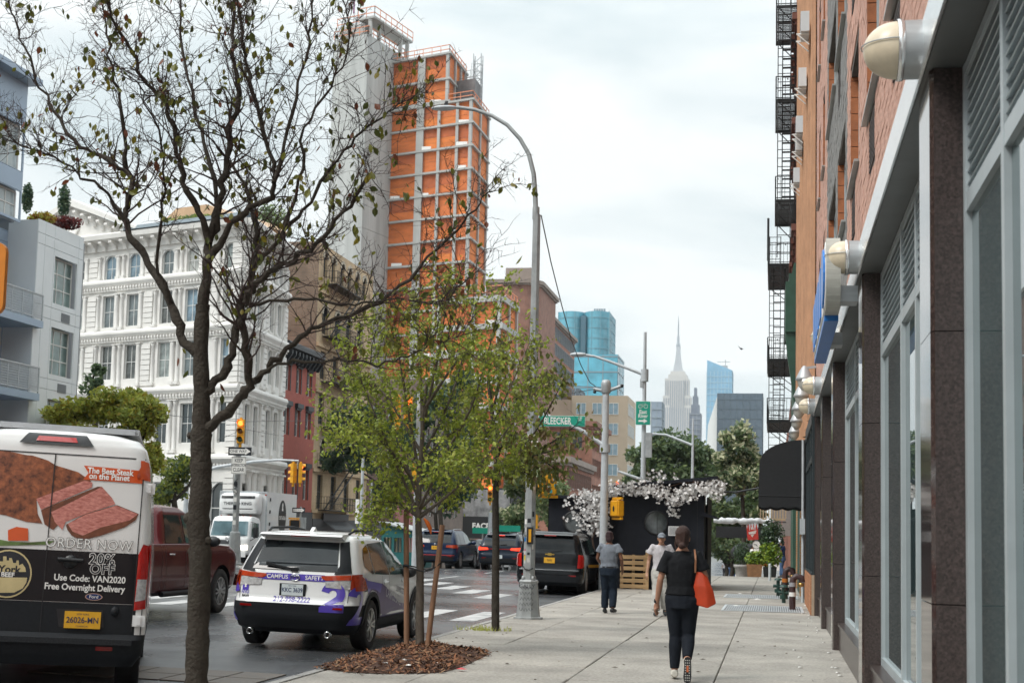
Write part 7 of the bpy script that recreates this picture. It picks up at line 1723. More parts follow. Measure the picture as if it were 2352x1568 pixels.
# blossom: petals in clusters on trailing twigs
BLO=mat('white_blossom',(.72,.71,.70),.75,.12,30);TWG=mat('blossom_twig',(.09,.055,.04),.9)
rg=random.Random(5);bl=empty('blossom_garland',(-4,SY-.3,2.9),0,'garland of white artificial blossom trailing along the shed roof and corner','flowers');tw_=MB();pet=MB();bo=Vector((4,-SY+.3,-2.9))
cl=[]
for k in range(380):f=rg.random();x=-5.2+3.75*f;cl.append((x,SY-.32+rg.uniform(-.22,.15),2.93+.08*math.sin(f*9)+rg.gauss(0,.13)+.22*f-.1*(f > .55)-(.25*rg.random() if .5 < f < .66 else 0)))
for k in range(300):a=rg.random();cl.append((-5.15-1.25*a*rg.random()+rg.gauss(0,.12),SY-.3+rg.uniform(-.25,.2),3.0-1.25*rg.random() ** 1.3-.15*(1-a)+rg.gauss(0,.06)))
for k in range(18):cl.append((-3.05+rg.gauss(0,.10),SY-.2,2.75-.55*rg.random()))
for k in range(16):cl.append((-3.6+rg.gauss(0,.3),SY+.1,3.45+rg.gauss(0,.1)))
for (x,y,z) in cl:
 tw_.tube([(x,y+.05,z-.03),(x+rg.uniform(-.2,.2),y+.1,z+rg.uniform(-.12,.16))],.006,4,cap=False)
 for f in range(rg.randint(2,4)):
  c=Vector((x+rg.gauss(0,.045),y+rg.gauss(0,.045),z+rg.gauss(0,.045)));nrm=Vector((rg.gauss(0,.6),-1,rg.gauss(.1,.6))).normalized();a_=nrm.orthogonal().normalized();b_=nrm.cross(a_);r=rg.uniform(.030,.052)
  for p_ in range(5):
   t0=2*pi*p_/5;d=a_*math.cos(t0)+b_*math.sin(t0);e=a_*math.cos(t0+1.57)+b_*math.sin(t0+1.57)
   pet.quad(c,c+d*r*.6-e*r*.34+nrm*r*.2,c+d*r*1.15+nrm*r*.1,c+d*r*.6+e*r*.34+nrm*r*.2)
me=pet.mesh('petals',BLO);stuff(inst('petals',me,bl,bo));tw_.tube([(-5.4,SY-.15,.9),(-5.5,SY-.2,1.5),(-5.3,SY-.2,2.1),(-5.2,SY-.2,2.9)],.03,6);tw_.tube([(-5.3+.42*k,SY-.28,2.98+.04*k+.06*math.sin(k*2.2)) for k in range(9)],.018,5);stuff(tw_.build('twigs',TWG,bl,bo))
# pallets leaning against the shed
PAL=mat('pale_pallet_pine',(.47,.31,.155),.8,.25,3,bump=.15,stretch=(1,1,9));pg=random.Random(1)
for li,(zz,lab) in enumerate(((0.0,'lower pale wooden pallet standing on edge against the black shed'),(.54,'upper pale wooden pallet stacked on the lower one against the black shed'))):
 q0,q1=at(1424,1350,SY-.2),at(1484,1350,SY-.2);pw=(q1.x-q0.x)/2
 t=empty('pallet',((q0.x+q1.x)/2,SY-.18,zz),0,lab,'pallet','wooden pallets by the shed')
 for k in range(3):b=MB();z=.03+k*.17;b.box(-pw,pw,-.062,-.042,z,z+.115);b.build('board',PAL,t)
 for k in range(3):b=MB();z=.03+k*.17;b.box(-pw,pw,.042,.06,z,z+.1);b.build('board',PAL,t)
 for x in (-pw+.05,0,pw-.05):b=MB();b.box(x-.04,x+.04,-.04,.04,.0,.5);b.build('stringer',PAL,t)
b=MB();p=at(1486,1340,SY-.25);b.box(-.05,.05,-.05,.05,0,1.12);b.mi(1).ball((0,0,1.15),.06);o=b.build('corner_post',[PAL,WHITE],None,(p.x,p.y,0));tag(o,'thin timber post with a white ball cap at the pallet corner','post')
p=at(1553,1207,SY-.22);ac=aircon((p.x,SY-.12,p.z-.3),'grey air conditioner box on the shed wall beside the walking woman',None,pi/2,.68,False)
# black awning stay and cables
b=MB();q=[at(1640,1128,44),at(1690,1130,43),at(1745,1120,41)];b.tube(q,.03,6);o=b.build('awning_cable',BLACK);tag(o,'black cable strung from the shed roof to the awning','cable')
b=MB();q=[at(px,py,Y) for px,py,Y in ((1243,495,27),(1265,600,29),(1290,700,32),(1312,780,35),(1335,840,38),(1355,878,41),(1368,887,42.5))];b.tube(q,.012,6);o=b.build('overhead_cable',BLACK);tag(o,'black cable swooping from the lamp post down to the signal mast','cable')
for k,(pts,lab) in enumerate((([(1366,893,42.7),(1300,905,50),(1225,920,60)],'thin wire running left from the mast into the leaves'),([(1395,890,42.8),(1320,886,60),(1230,885,90)],'thin straight wire above the street name sign'),([(190,912,54),(400,955,58),(560,968,62),(740,965,90)],'thin wire crossing before the white building'),([(500,1010,62),(560,985,66),(640,1000,80)],'lower thin wire crossing before the white building'))):
 b=MB();b.tube([at(*p) for p in pts],.012,5);o=b.build('wire',BLACK);tag(o,lab,'wire')
# orange banner at the left edge, close to the camera
q=at(2,640,9.6);bn=empty('banner',(q.x-.15,9.6,q.z),0,'rounded orange pictorial banner cut by the left edge of the picture','banner')
b=MB();pts=[]
for cx_,cz_,a0 in ((.10,.20,0),(-.10,.20,pi/2),(-.10,-.20,pi),(.10,-.20,1.5*pi)):pts += [(cx_+.09*math.cos(a0+a),cz_+.075*math.sin(a0+a)) for a in (0,.4,.8,1.2,1.57)]
b.prism(pts,-.02,.02,'Y');b.build('board',mat('banner_orange',(.62,.21,.02),.45,.1),bn)
for c_,r0,r1,m_ in (((.05,.12),.05,.07,mat('banner_yellow',(.65,.42,.02),.5)),((.08,-.05),.06,.05,mat('banner_grey',(.4,.38,.33),.5)),((.05,-.21),.10,.05,mat('banner_blue',(.04,.13,.45),.5))):
 b=MB();b.prism([(c_[0]+r0*math.cos(2*pi*k/14),c_[1]+r1*math.sin(2*pi*k/14)) for k in range(14)],-.026,-.021,'Y');b.build('print_patch',m_,bn)
b=MB();b.tube([(-.14,.03,-q.z),(-.14,.03,.35)],.03,8);b.build('post',GALV,bn)
# green far street signs
for (px,py,Y,lab) in ((1171,1295*.0+1213,92,'tiny green street sign left of the far signal post'),(1108,1218,96,'tiny green street sign among the far cars')):
 p=at(px,py,Y);t=empty('street_sign',p,0,lab,'street sign');board(t,'plate',-.7,.7,-.2,.2,0,GREENS);b=MB();b.tube([(0,.1,0),(0,.1,-3)],.05,6);b.build('post',GALV,t)
# ---- things at the far end of the right-hand pavement
FRED=mat('banner_red',(.42,.03,.02),.6,.15,4)
p=at(1728,1221,70);t=empty('hanging_banner',p,0,'red hanging shop banner with a pale emblem over the far pavement','banner');b=MB();b.add([(-.30,0,.36),(.24,0,.40),(.30,0,-.36),(-.22,0,-.40),(-.30,.03,.36),(.24,.03,.40),(.30,.03,-.36),(-.22,.03,-.40)],[(0,1,2,3),(4,5,6,7),(0,1,5,4),(2,3,7,6),(1,2,6,5),(3,0,4,7)]);b.build('cloth',FRED,t)
PKW=mat('pale_print',(.55,.48,.45),.6);b=MB();b.prism([(-.07,.12),(.07,.12),(.06,.22),(0,.28),(-.06,.22)],-.008,-.002,'Y');b.prism([(-.19,-.02),(.2,.08),(.15,-.08),(-.15,-.12)],-.008,-.002,'Y');b.prism([(-.08,-.14),(.1,-.10),(0,-.26)],-.008,-.002,'Y');b.build('emblem',PKW,t)
b=MB();b.bar((-.4,0,.42),(1.6,0,.5),.05);b.build('bracket',IRON,t)
p=at(1737,1250,72);t=empty('wall_clock',p,0,'round white clock hanging beneath the red banner','clock');b=MB();b.lathe([(.20,0),(.215,-.03),(.20,-.05),(.19,-.03)],(0,0,0),'Y',24);b.build('rim',BLACK,t);b=MB();b.lathe([(.19,-.03),(0,-.03)],(0,0,0),'Y',24);b.build('dial',WHITE,t);b=MB();b.bar((0,-.04,0),(-.12,-.04,.02),.02);b.bar((0,-.04,0),(.05,-.04,-.08),.025);b.build('hands',INK,t);b=MB();b.bar((0,0,.2),(0,0,1.4),.03);b.build('hanger',IRON,t)
p=at(1773,1215,70);t=empty('lit_sign',p,0,'dark round sign with glowing amber lamps beside the red banner','sign');b=MB();b.lathe([(.26,-.05),(.30,0),(.26,.05),(.17,.05),(.15,0),(.17,-.05),(.26,-.05)],(0,0,0),'Y',20);b.build('wreath',mat('dark_red_wreath',(.10,.02,.02),.7,.4,20),t)
AMB=mat('amber_bulb',(1.,.50,.06),.4,0,emit=3.5)
for k in range(8):a=pi+.3+k*.32;b=MB();b.ball((.23*math.cos(a),-.07,.23*math.sin(a)-.05),.04,n=8,m=6);b.build('bulb',AMB,t)
p=at(1700,1196,66);t=empty('tarp_beam',p,0,'long horizontal pole wrapped in crumpled white plastic over the far pavement','beam');b=MB();rg=random.Random(3)
b.tube([(-1.2+2.7*k/22,rg.uniform(-.03,.03),rg.uniform(-.03,.03)+.02*k/22) for k in range(23)],[rg.uniform(.07,.15) for k in range(23)],9);b.build('plastic_wrap',mat('white_plastic',(.58,.60,.62),.35,.15,6,bump=.3),t)
for k in range(5):
 b=MB();x=.25+.12*k;b.add([(x,-.05,-.05),(x+.12,-.03,-.05),(x+.06,-.06,-.35-.1*(k % 2))],[(0,1,2)]);b.build('plastic_strip',MATS['white_plastic'],t)
b=MB();p=at(1705,1222,72);b.box(-1.3,1.0,0,.2,-.28,.28);o=b.build('dark_canopy',BLACK,None,p);tag(o,'dark canopy edge behind the red banner','canopy')
p=at(1772,1180,74);t=empty('balcony',p,0,'small timber balcony high over the far pavement','balcony');TIM=mat('balcony_timber',(.42,.32,.20),.8);b=MB();b.box(-.6,.7,-.5,.9,-.32,-.22);b.build('floor',TIM,t)
for k in range(10):b=MB();x=-.58+k*.14;b.box(x,x+.06,-.5,-.46,-.215,.35);b.build('baluster',TIM,t)
b=MB();b.box(-.6,.7,-.52,-.44,.352,.41);b.build('handrail',TIM,t)
p=at(1772,1225,76);b=MB();b.box(-.35,1.0,0,1.5,-.5,1.0);o=b.build('grey_wall',mat('grey_render',(.23,.22,.21),.8),None,at(1785,1208,77));tag(o,'grey rendered wall stub under the far balcony','wall')
b=MB();b.add([(0,0,.9),(-.5,0,.0),(-.5,2.0,.0),(0,2.0,.9)],[(0,1,2,3)]);b.quad((-.5,0,0),(-.5,2,0),(-.5,2,-.2),(-.5,0,-.2));o=b.build('awning',mat('orange_red_canvas',(.55,.06,.02),.7),None,(FX,66,2.5));tag(o,'small bright red awning on the far green shop','awning')
# pavement planters, bollard, standpipes
def planter(p,w,h,lab,m,round_=False):
 t=empty('planter',p,0,lab,'planter');b=MB()
 if round_:b.lathe([(w*.72,0),(w*.9,h*.75),(w*1.05,h*.8),(w*1.05,h),(w*.9,h),(w*.85,h*.85),(0,h*.85)],n=16)
 else:b.add([(x*w*k,y*w*k,z) for z,k in ((0,.85),(h,1)) for x,y in ((-1,-1),(1,-1),(1,1),(-1,1))],[(0,1,5,4),(1,2,6,5),(2,3,7,6),(3,0,4,7),(4,5,6,7)])
 b.build('pot',m,t);return t
LIMEL=[mat('lime_leaf',(.22,.30,.02),.5,.25,30),mat('lime_leaf_dark',(.09,.17,.02),.5,.25,30)];DKL=[mat('dark_shrub_leaf',(.025,.055,.025),.55,.3,30),mat('mid_shrub_leaf',(.045,.085,.03),.55,.3,30)]
def leaf_ball(t,c,r,n,mats,ls=.08,seed=0,flat=1.,name='foliage'):
 rg=np.random.default_rng(seed);u=rg.normal(size=(n,3));u /= np.linalg.norm(u,axis=1)[:,None];q=np.array(c)+u*(rg.random((n,1)) ** .45)*np.array(r)
 a=rg.normal(size=(n,3));a /= np.linalg.norm(a,axis=1)[:,None];w=np.cross(a,rg.normal(size=(n,3)));w /= np.linalg.norm(w,axis=1)[:,None];s_=ls*rg.uniform(.6,1.3,(n,1))
 V=np.stack([q-a*s_,q+w*s_*.5,q+a*s_,q-w*s_*.5],1).reshape(-1,3);me=bpy.data.meshes.new(name);me.from_pydata(V.tolist(),[],np.arange(4*n).reshape(-1,4).tolist())
 for m in mats:me.materials.append(m)
 me.polygons.foreach_set('material_index',rg.integers(0,len(mats),n).tolist());return stuff(inst(name,me,t))
pz=lambda px,py,Y:Vector((at(px,py,Y).x,Y,zt(Y)))
t=planter(pz(1742,0,63),.34,.55,'timber tub of bright lime plants on the far pavement',mat('tub_timber',(.26,.13,.06),.8,.25,6));leaf_ball(t,(0,0,.8),(.42,.42,.35),700,LIMEL,.07,1)
t=planter(pz(1776,0,63),.3,.45,'dark pot of overflowing lime plants beside the bollard',IRON);leaf_ball(t,(0,0,.95),(.55,.5,.6),1500,LIMEL,.07,2);leaf_ball(t,(.1,.4,1.8),(.55,.5,.75),1300,DKL,.07,3)
t=planter(pz(1714,0,71),.38,.6,'pale round pot with a clipped dark shrub on the far pavement',GRAN,True);leaf_ball(t,(0,0,1.15),(.42,.42,.62),1300,DKL,.05,4)
p=pz(1776,0,57);b=MB();b.lathe([(.055,0),(.055,.62),(.05,.66),(0,.67)],n=12);o=b.build('bollard',GALVL,None,p);tag(o,'short pale steel bollard before the lime plants','bollard')
def standpipe(x,y,s,lab,bands):
 t=empty('standpipe',(x,y,0),0,lab,'standpipe','fire standpipes by the wall');RBR=mat('dark_red_pipe',(.045,.02,.02),.5,.3,8);b=MB();b.tube([(0,0,0),(0,0,.72*s),(.02,0,.84*s),(.10,0,.9*s),(.2,0,.86*s),(.22,0,.74*s)],[.085*s]*6,12);b.build('pipe',RBR,t)
 for z,m_ in bands:b=MB();b.lathe([(.092*s,z*s),(.092*s,z*s+.11*s)],n=12);b.build('sticker_band',m_,t)
 b=MB();b.lathe([(.06*s,0),(.075*s,.02),(.075*s,.09),(0,.1)],(.22*s,0,.62*s),n=10);b.build('outlet_cap',mat('brass',(.40,.26,.08),.35,.1,5,metal=.8),t);return t
standpipe(.42,33.5,.86,'stickered fire standpipe nearest on the brick shopfront',[(.36,WHITE),(.62,MATS['sticker_grey'])])
standpipe(.30,39.8,.9,'darker small standpipe farther along the shopfront',[(.5,mat('sticker_orange',(.5,.16,.02),.5))])
for k,(x,y,s) in enumerate(((.25,37.2,.8),(.12,41.5,.9),(.35,43.2,1.0))):
 t=empty('pipe_valve',(x,y,0),0,('dark green pipe valve low by the dark doorway','dark green pipe valve nearest the grating end','dark green pipe valve farthest along the wall')[k],'valve','dark valves by the wall');gm=mat('valve_green',(.015,.05,.04),.4,.3,10);b=MB();b.tube([(0,0,0),(0,0,.5*s)],.05,8);b.lathe([(.1,.1),(.1,.2)],n=10);b.lathe([(.12,.5*s),(.09,.56*s),(0,.58*s)],n=10);b.tube([(-.14,0,.32*s),(.14,0,.32*s)],.045,8);b.build('valve_body',gm,t)
# litter: paper scraps, cups, leaves on the pavement
rg=random.Random(12)
def scrap(x,y,s,m,lab,name='paper_scrap',cat='litter'):
 b=MB();h=s*.35;v=[(-s,-s*.6,.004),(s*.9,-s*.5,.006),(s,s*.5,.004),(-s*.8,s*.6,.004),(0,0,h),(-s*.4,s*.1,h*.5)];b.add(v,[(0,1,4),(1,2,4),(2,3,5),(2,5,4),(3,0,5),(0,4,5)]);o=b.build(name,m,None,(x,y,0),(0,0,rg.random()*6));tag(o,lab,cat)
for k,(px,py,s,l) in enumerate(((1690,1391,.09,'white paper cup lying on the near grating'),(1740,1376,.10,'crushed white carton beyond the near grating'),(1700,1363,.08,'white paper scrap on the farther grating'),(1890,1412,.10,'white and red crumpled wrapper by the pillar foot'),(1852,1390,.07,'white paper scrap by the brick base'),(1835,1407,.06,'grey paper scrap near the standpipe'))):
 q=atZ(px,py,0);scrap(q.x,q.y,s,WHITE,l)
LEAFB=mat('dead_leaf',(.09,.055,.025),.8,.3,20);b=MB()
for k in range(70):
 x,y=rg.uniform(-4.9,.5),rg.choice((rg.uniform(15,24),rg.uniform(15,42)));x=x if rg.random() < .45 else-4.9+1.6*rg.random() ** 2;s=rg.uniform(.018,.045);a=rg.random()*6;c,n_=math.cos(a)*s,math.sin(a)*s
 b.add([(x-c,y-n_,.006),(x+n_*.5,y-c*.5,.012),(x+c,y+n_,.006),(x-n_*.5,y+c*.5,.018)],[(0,1,2,3)])
for k in range(40):y=rg.uniform(14,36);x=.78-rg.random() ** 3*.5;s=rg.uniform(.012,.035);b.mi(1).add([(x-s,y-s,.006),(x+s,y-s*.6,.02),(x+s*.8,y+s,.008),(x-s*.7,y+s*.8,.016)],[(0,1,2,3)])
o=b.build('fallen_leaves',[LEAFB,WHITE]);stuff(o);tag(o,'scattered small dead leaves and crumbs on the pavement','leaves')
# ================================================================== TREES
BARK=mat('dark_bark',(.030,.025,.021),.95,.45,14,bump=1.,bscale=38,col2=(.07,.063,.052),spec=.08);BARK2=mat('young_bark',(.115,.095,.075),.85,.3,18,bump=.5,bscale=60,stretch=(1,1,.5));TWIG=mat('twig_bark',(.060,.044,.040),.9,.3,20,spec=.2)
def smooth_path(P,k=3):
 out=[]
 for i in range(len(P)-1):
  p0,p1,p2,p3=P[max(i-1,0)],P[i],P[i+1],P[min(i+2,len(P)-1)]
  for j in range(k):
   t=j/k;out.append(.5*((2*p1)+(p2-p0)*t+(2*p0-5*p1+4*p2-p3)*t*t+(3*p1-p0-3*p2+p3)*t ** 3))
 return out+[P[-1]]
def leaf_mesh(kind='oval',L_=1.):
 b=MB()
 if kind == 'oval':b.add([(0,0,0),(-.28,-.06,-.35),(-.26,-.05,-.65),(0,.0,-1),(.26,-.05,-.65),(.28,-.06,-.35),(0,.04,-.5)],[(0,1,6),(1,2,6),(2,3,6),(3,4,6),(4,5,6),(5,0,6)])
 return b
def hang_leaves(pts,sizes,rgn,droop=.5):
 """one mesh of folded oval leaves hanging from the given points"""
 n=len(pts);P=np.array(pts);base=np.array(leaf_mesh().v);F=leaf_mesh().f
 a=rgn.uniform(0,2*np.pi,n);t=rgn.normal(0,droop,n);t2=rgn.normal(0,droop,n);s=np.array(sizes)
 V=np.repeat(base[None],n,0)*s[:,None,None]
 c,d=np.cos(t)[:,None],np.sin(t)[:,None];y,z=V[...,1]*c-V[...,2]*d,V[...,1]*d+V[...,2]*c;V[...,1],V[...,2]=y,z
 c,d=np.cos(t2)[:,None],np.sin(t2)[:,None];x,z=V[...,0]*c-V[...,2]*d,V[...,0]*d+V[...,2]*c;V[...,0],V[...,2]=x,z
 c,d=np.cos(a)[:,None],np.sin(a)[:,None];x,y=V[...,0]*c-V[...,1]*d,V[...,0]*d+V[...,1]*c;V[...,0],V[...,1]=x,y
 V += P[:,None];k=len(base);faces=[tuple(i*k+j for j in f) for i in range(n) for f in F]
 return V.reshape(-1,3).tolist(),faces,len(F)
def leaves_obj(t,pts,sizes,mats,rgn,droop=.5,name='foliage',w=None):
 V,F,m=hang_leaves([Vector(p)-t.location for p in pts],sizes,rgn,droop);me=bpy.data.meshes.new(name);me.from_pydata(V,[],F)
 for q in mats:me.materials.append(q)
 me.polygons.foreach_set('material_index',np.repeat(rgn.choice(len(mats),len(pts),p=w),m).tolist());return stuff(inst(name,me,t))
def spray(mb,p,d,L_,r,rg,n=5,wob=.25,sides=5,up=.15):
 """a wandering branch; returns its points"""
 pts=[p.copy()];d=d.normalized()
 for k in range(n):
  d=(d+Vector((rg.gauss(0,wob),rg.gauss(0,wob),rg.gauss(0,wob)+up*.3))).normalized();p=p+d*(L_/n);pts.append(p.copy())
 mb.tube(pts,[r*(1-.72*k/n) for k in range(n+1)],sides,cap=False);return pts
# ---- the big half-bare tree in front
rg=random.Random(21);rgn=np.random.default_rng(21)
TYB=11.3;b0=at(449,1655,TYB);tree=empty('street_tree',(b0.x,b0.y,0),0,'large half-bare street tree with a dark knotted trunk and a few hanging leaves','tree');to=-tree.location
def limb(pts,r0,r1,dy=0.,y0=0.,k=4):
 n=len(pts);return smooth_path([at(px,py,TYB+y0+dy*(i/max(1,n-1)) ** 1.2) for i,(px,py) in enumerate(pts)],k),r0,r1
def crook(L3):return ([p+Vector((rg.gauss(0,.012),rg.gauss(0,.02),rg.gauss(0,.012)))*min(1,i/3) for i,p in enumerate(L3[0])],L3[1],L3[2])
trk=MB();tp_=[(449,1680),(450,1600),(453,1500),(457,1380),(460,1270),(455,1200),(462,1120),(461,1050),(462,980),(463,900),(461,800),(466,700)]
TP=smooth_path([at(*p,TYB) for p in tp_],4);rr=[np.interp(i/(len(TP)-1),[0,.1,.4,.47,.52,.7,.8,1],[.115,.098,.090,.098,.090,.088,.070,.060])*(1+.05*math.sin(i*1.7)) for i in range(len(TP))]
trk.tube(TP,[r*(1+.06*math.sin(i*2.9)) for i,r in enumerate(rr)],14)
for (px,py,r) in ((440,1265,.035),(434,1190,.05),(437,1000,.03),(478,1240,.03)):trk.ball(at(px,py,TYB-.03),r,r,r*1.1,10,8)
trk.build('trunk',BARK,tree,to)
LIMBS=[limb([(466,700),(476,620),(480,560),(500,480),(516,400),(528,320),(545,240),(541,150),(535,60),(540,-60)],.048,.014,.3),
 limb([(480,560),(460,490),(428,430),(410,370),(398,290),(370,230),(330,180),(300,120),(260,40),(240,-40)],.032,.008,-.7),
 limb([(456,815),(418,768),(394,700),(350,620),(312,565),(284,512),(290,470),(304,430),(290,395),(230,360),(170,325),(125,255),(85,180),(50,90),(20,10)],.046,.007,.9),
 limb([(290,395),(284,320),(280,240),(262,170),(250,80),(230,-20)],.022,.007,-.4,.6),
 limb([(468,985),(500,965),(540,925),(574,885),(566,820),(556,750),(562,690),(600,640),(650,610),(700,580),(745,540),(800,470),(850,400)],.05,.012,-.9),
 limb([(466,905),(500,870),(532,812),(546,750),(556,690),(580,640),(590,560),(578,480),(560,420),(520,370)],.046,.012,.7),
 limb([(572,880),(610,850),(650,815),(700,765),(760,740),(850,705),(920,655),(985,595),(1040,535),(1090,480),(1128,440)],.032,.006,.6),
 limb([(585,870),(640,835),(720,832),(800,822),(870,838),(940,812),(1000,785),(1060,775)],.016,.004,-.5),
 limb([(484,590),(530,520),(575,478),(625,440),(632,390),(605,300),(585,215),(562,120),(548,20),(545,-50)],.032,.010,-.3),
 limb([(628,420),(655,330),(690,190),(712,80),(722,-40)],.020,.008,.6,-.2),
 limb([(590,600),(650,545),(700,480),(745,400),(800,330),(850,290),(905,250),(945,225)],.022,.005,.5),
 limb([(556,700),(640,690),(720,690),(800,700),(860,690),(950,690),(1010,690),(1060,640)],.016,.004,-.8),
 limb([(394,700),(360,600),(372,500),(380,420),(360,300),(320,190)],.018,.006,-.9),
 limb([(480,560),(495,440),(470,330),(440,210),(420,100),(410,-20)],.026,.009,1.0),limb([(286,505),(240,440),(180,400),(120,360),(60,340),(-10,300)],.016,.004,-.6),limb([(640,560),(690,420),(700,300),(760,200),(800,100),(790,0)],.018,.005,.2)]
LIMBS=[crook(l) for l in LIMBS];lb=MB()
for pts,r0,r1 in LIMBS:lb.tube(pts,[(1.0+.12*math.sin(i*1.3))*(r0+(r1-r0)*(i/(len(pts)-1)) ** .8) for i in range(len(pts))],9,cap=False)
lb.build('limbs',BARK,tree,to)
br=MB();tips=[]
for pts,r0,r1 in LIMBS:
 n=len(pts)
 for i in range(int(n*.30),n):
  for q in range(3 if i > n*.5 else 2):
   if rg.random() < (.70 if pts[-1].x <-2.9 else .50):
    t_=(pts[i]-pts[i-1]).normalized();side=Vector((rg.gauss(0,1),rg.gauss(0,1),rg.gauss(.35,.7)));d=(t_*.8+side.normalized()).normalized();fr=i/n
    bp2=spray(br,pts[i],d,rg.uniform(.35,.95)*(1.15-.5*fr),max(.0042,(r0+(r1-r0)*fr)*.30),rg,6,.20,5,.2)
    for k in range(1,len(bp2)):
     for z in range(3):
      if rg.random() < .64:
       d2_=((bp2[k]-bp2[k-1]).normalized()*.7+Vector((rg.gauss(0,1),rg.gauss(0,1),rg.gauss(.3,.8))).normalized()).normalized();tw2=spray(br,bp2[k],d2_,rg.uniform(.05,.24),.0026,rg,3,.35,3);tips += tw2[1:]
       if rg.random() < .5:tips += spray(br,tw2[2],(d2_+Vector((rg.gauss(0,1),rg.gauss(0,1),.2))).normalized(),rg.uniform(.03,.08),.0022,rg,2,.3,3)[1:]
stuff(br.build('twigs',TWIG,tree,to,fixn=False))
LV=[mat('olive_leaf',(.16,.165,.025),.5,.3,30,leaf=.4),mat('dark_olive_leaf',(.075,.09,.02),.5,.3,30,leaf=.4),mat('rusty_leaf',(.16,.05,.022),.55,.3,30,leaf=.4),mat('yellow_leaf',(.22,.18,.02),.5,.3,30,leaf=.4)]
lm=[]
for q in LV:me=leaf_mesh().mesh('leaf',q);lm.append(me)
tips=[p for p in tips if p.z > 2.4];rg.shuffle(tips);sel=[p+Vector((rg.gauss(0,.03),rg.gauss(0,.03),rg.gauss(-.02,.03))) for p in tips[:720] for _ in range(rg.choice((1,1,2,3,4)))]
for k in range(6):                                           # the few large leaves low on the trunk
 pp=((418,800),(408,820),(432,850),(425,790),(512,905),(505,880))[k];sel.insert(0,at(*pp,TYB+rg.uniform(-.2,.1)))
for k,p in enumerate(sel[:300]):inst('leaf',lm[rg.choices(range(4),(5,4,1.2,1))[0]],tree,Vector(p)-tree.location,(rg.gauss(0,.45),rg.gauss(0,.45),rg.random()*6.3),(s_ := rg.uniform(.055,.10),s_,s_))
leaves_obj(tree,sel[300:],rgn.uniform(.045,.085,len(sel)-300),LV,rgn,.45,w=[.45,.33,.12,.10])
# ---- young staked tree on its mound of mulch
SYB=18.64;b0=at(965,1495,SYB);sap=empty('young_tree',(b0.x,b0.y,0),0,'young slender tree with fine green leaves between two stakes','tree');so2=-sap.location
tk=MB();TP=smooth_path([at(px,py,SYB) for px,py in ((965,1500),(964,1400),(965,1300),(961,1200),(962,1120),(968,1040),(972,960),(980,880))],4);tk.tube(TP,[.062-.042*(i/(len(TP)-1))+.004*(i % 5 == 0) for i in range(len(TP))],10);tk.build('trunk',BARK2,sap,so2)
lb=MB();tips=[];tips2=[]
for k,(st_,mid,end,dy) in enumerate((((962,1190),(880,1080),(765,930),.5),((962,1180),(890,1020),(800,800),-.5),((962,1150),(900,960),(850,740),.9),((965,1100),(930,900),(905,740),-.8),((970,1000),(965,850),(955,690),.3),((975,960),(1010,800),(1030,650),-.3),((968,1050),(1040,900),(1090,705),.7),((964,1120),(1080,940),(1150,690),-.7),((963,1170),(1110,1010),(1215,790),.3),((962,1190),(1090,1080),(1230,900),-.4),((962,1185),(1060,1120),(1170,1060),.8),((962,1188),(900,1150),(855,1180),-.4),((964,1120),(860,1000),(775,1010),-.9),((966,1060),(1060,980),(1180,960),1.0),((968,1040),(880,900),(830,880),.2),((975,940),(1060,820),(1120,830),-.9),((962,1190),(930,1130),(905,1050),1.1),((962,1170),(1010,1080),(1060,1060),-1.1))):
 pts=smooth_path([at(*st_,SYB),at(*mid,SYB+dy*.5),at(*end,SYB+dy)],7);lb.tube(pts,[.022*(1-i/(len(pts)-.2))+.003 for i in range(len(pts))],6,cap=False);n=len(pts)
 for i in range(4,n):
  for q in range(5):
   t_=(pts[i]-pts[i-1]).normalized();d=(t_*.9+Vector((rg.gauss(0,.8),rg.gauss(0,.8),rg.gauss(0,.6)))).normalized();bp2=spray(lb,pts[i],d,rg.uniform(.2,.5),.0035,rg,4,.2,3);tips += bp2[1:]
   for p in bp2[1:]:tips2 += spray(lb,p,(d+Vector((rg.gauss(0,1),rg.gauss(0,1),rg.gauss(0,.7)))).normalized(),rg.uniform(.08,.18),.002,rg,2,.3,3)[1:]
stuff(lb.build('limbs',BARK2,sap,so2,fixn=False))
tips += tips2;pts=[p+Vector((rg.gauss(0,.025),rg.gauss(0,.025),rg.gauss(0,.025))) for p in tips for _ in range(2)]
GL=[mat('fresh_leaf',(.33,.39,.05),.5,.25,30,leaf=.4),mat('mid_leaf',(.20,.26,.04),.5,.25,30,leaf=.4),mat('pale_leaf',(.38,.40,.08),.5,.25,30,leaf=.4)]
rg.shuffle(pts);pts=pts[:13500];pts=[p for p in pts if not (1255 < pix(p)[0] < 1350 and 940 < pix(p)[1] < 990)];leaves_obj(sap,pts,rgn.uniform(.03,.08,len(pts)),GL,rgn,.9,w=[.5,.32,.18])
b=MB();p=[wpt(sap,at(*q,SYB-.06)) for q in ((974,1190),(982,1200),(988,1214),(990,1226))];b.tube(p,[.012,.03,.028,.006],6);b.build('orange_ribbon',mat('orange_ribbon',(.65,.13,.01),.6),sap)
STK=mat('stake_timber',(.24,.13,.075),.85,.25,6,bump=.2,stretch=(3,3,.4))
for lab,p0,p1 in (('left wooden tree stake, standing upright',(934,1505),(933,1170)),('right wooden tree stake, leaning out to the right',(981,1492),(1016,1205))):
 a=at(*p0,SYB-.12);b=MB();b.tube([(0,0,0),Vector(at(*p1,SYB-.05))-a],.036,10);o=b.build('tree_stake',STK,None,a);tag(o,lab,'stake','stakes of the young tree')
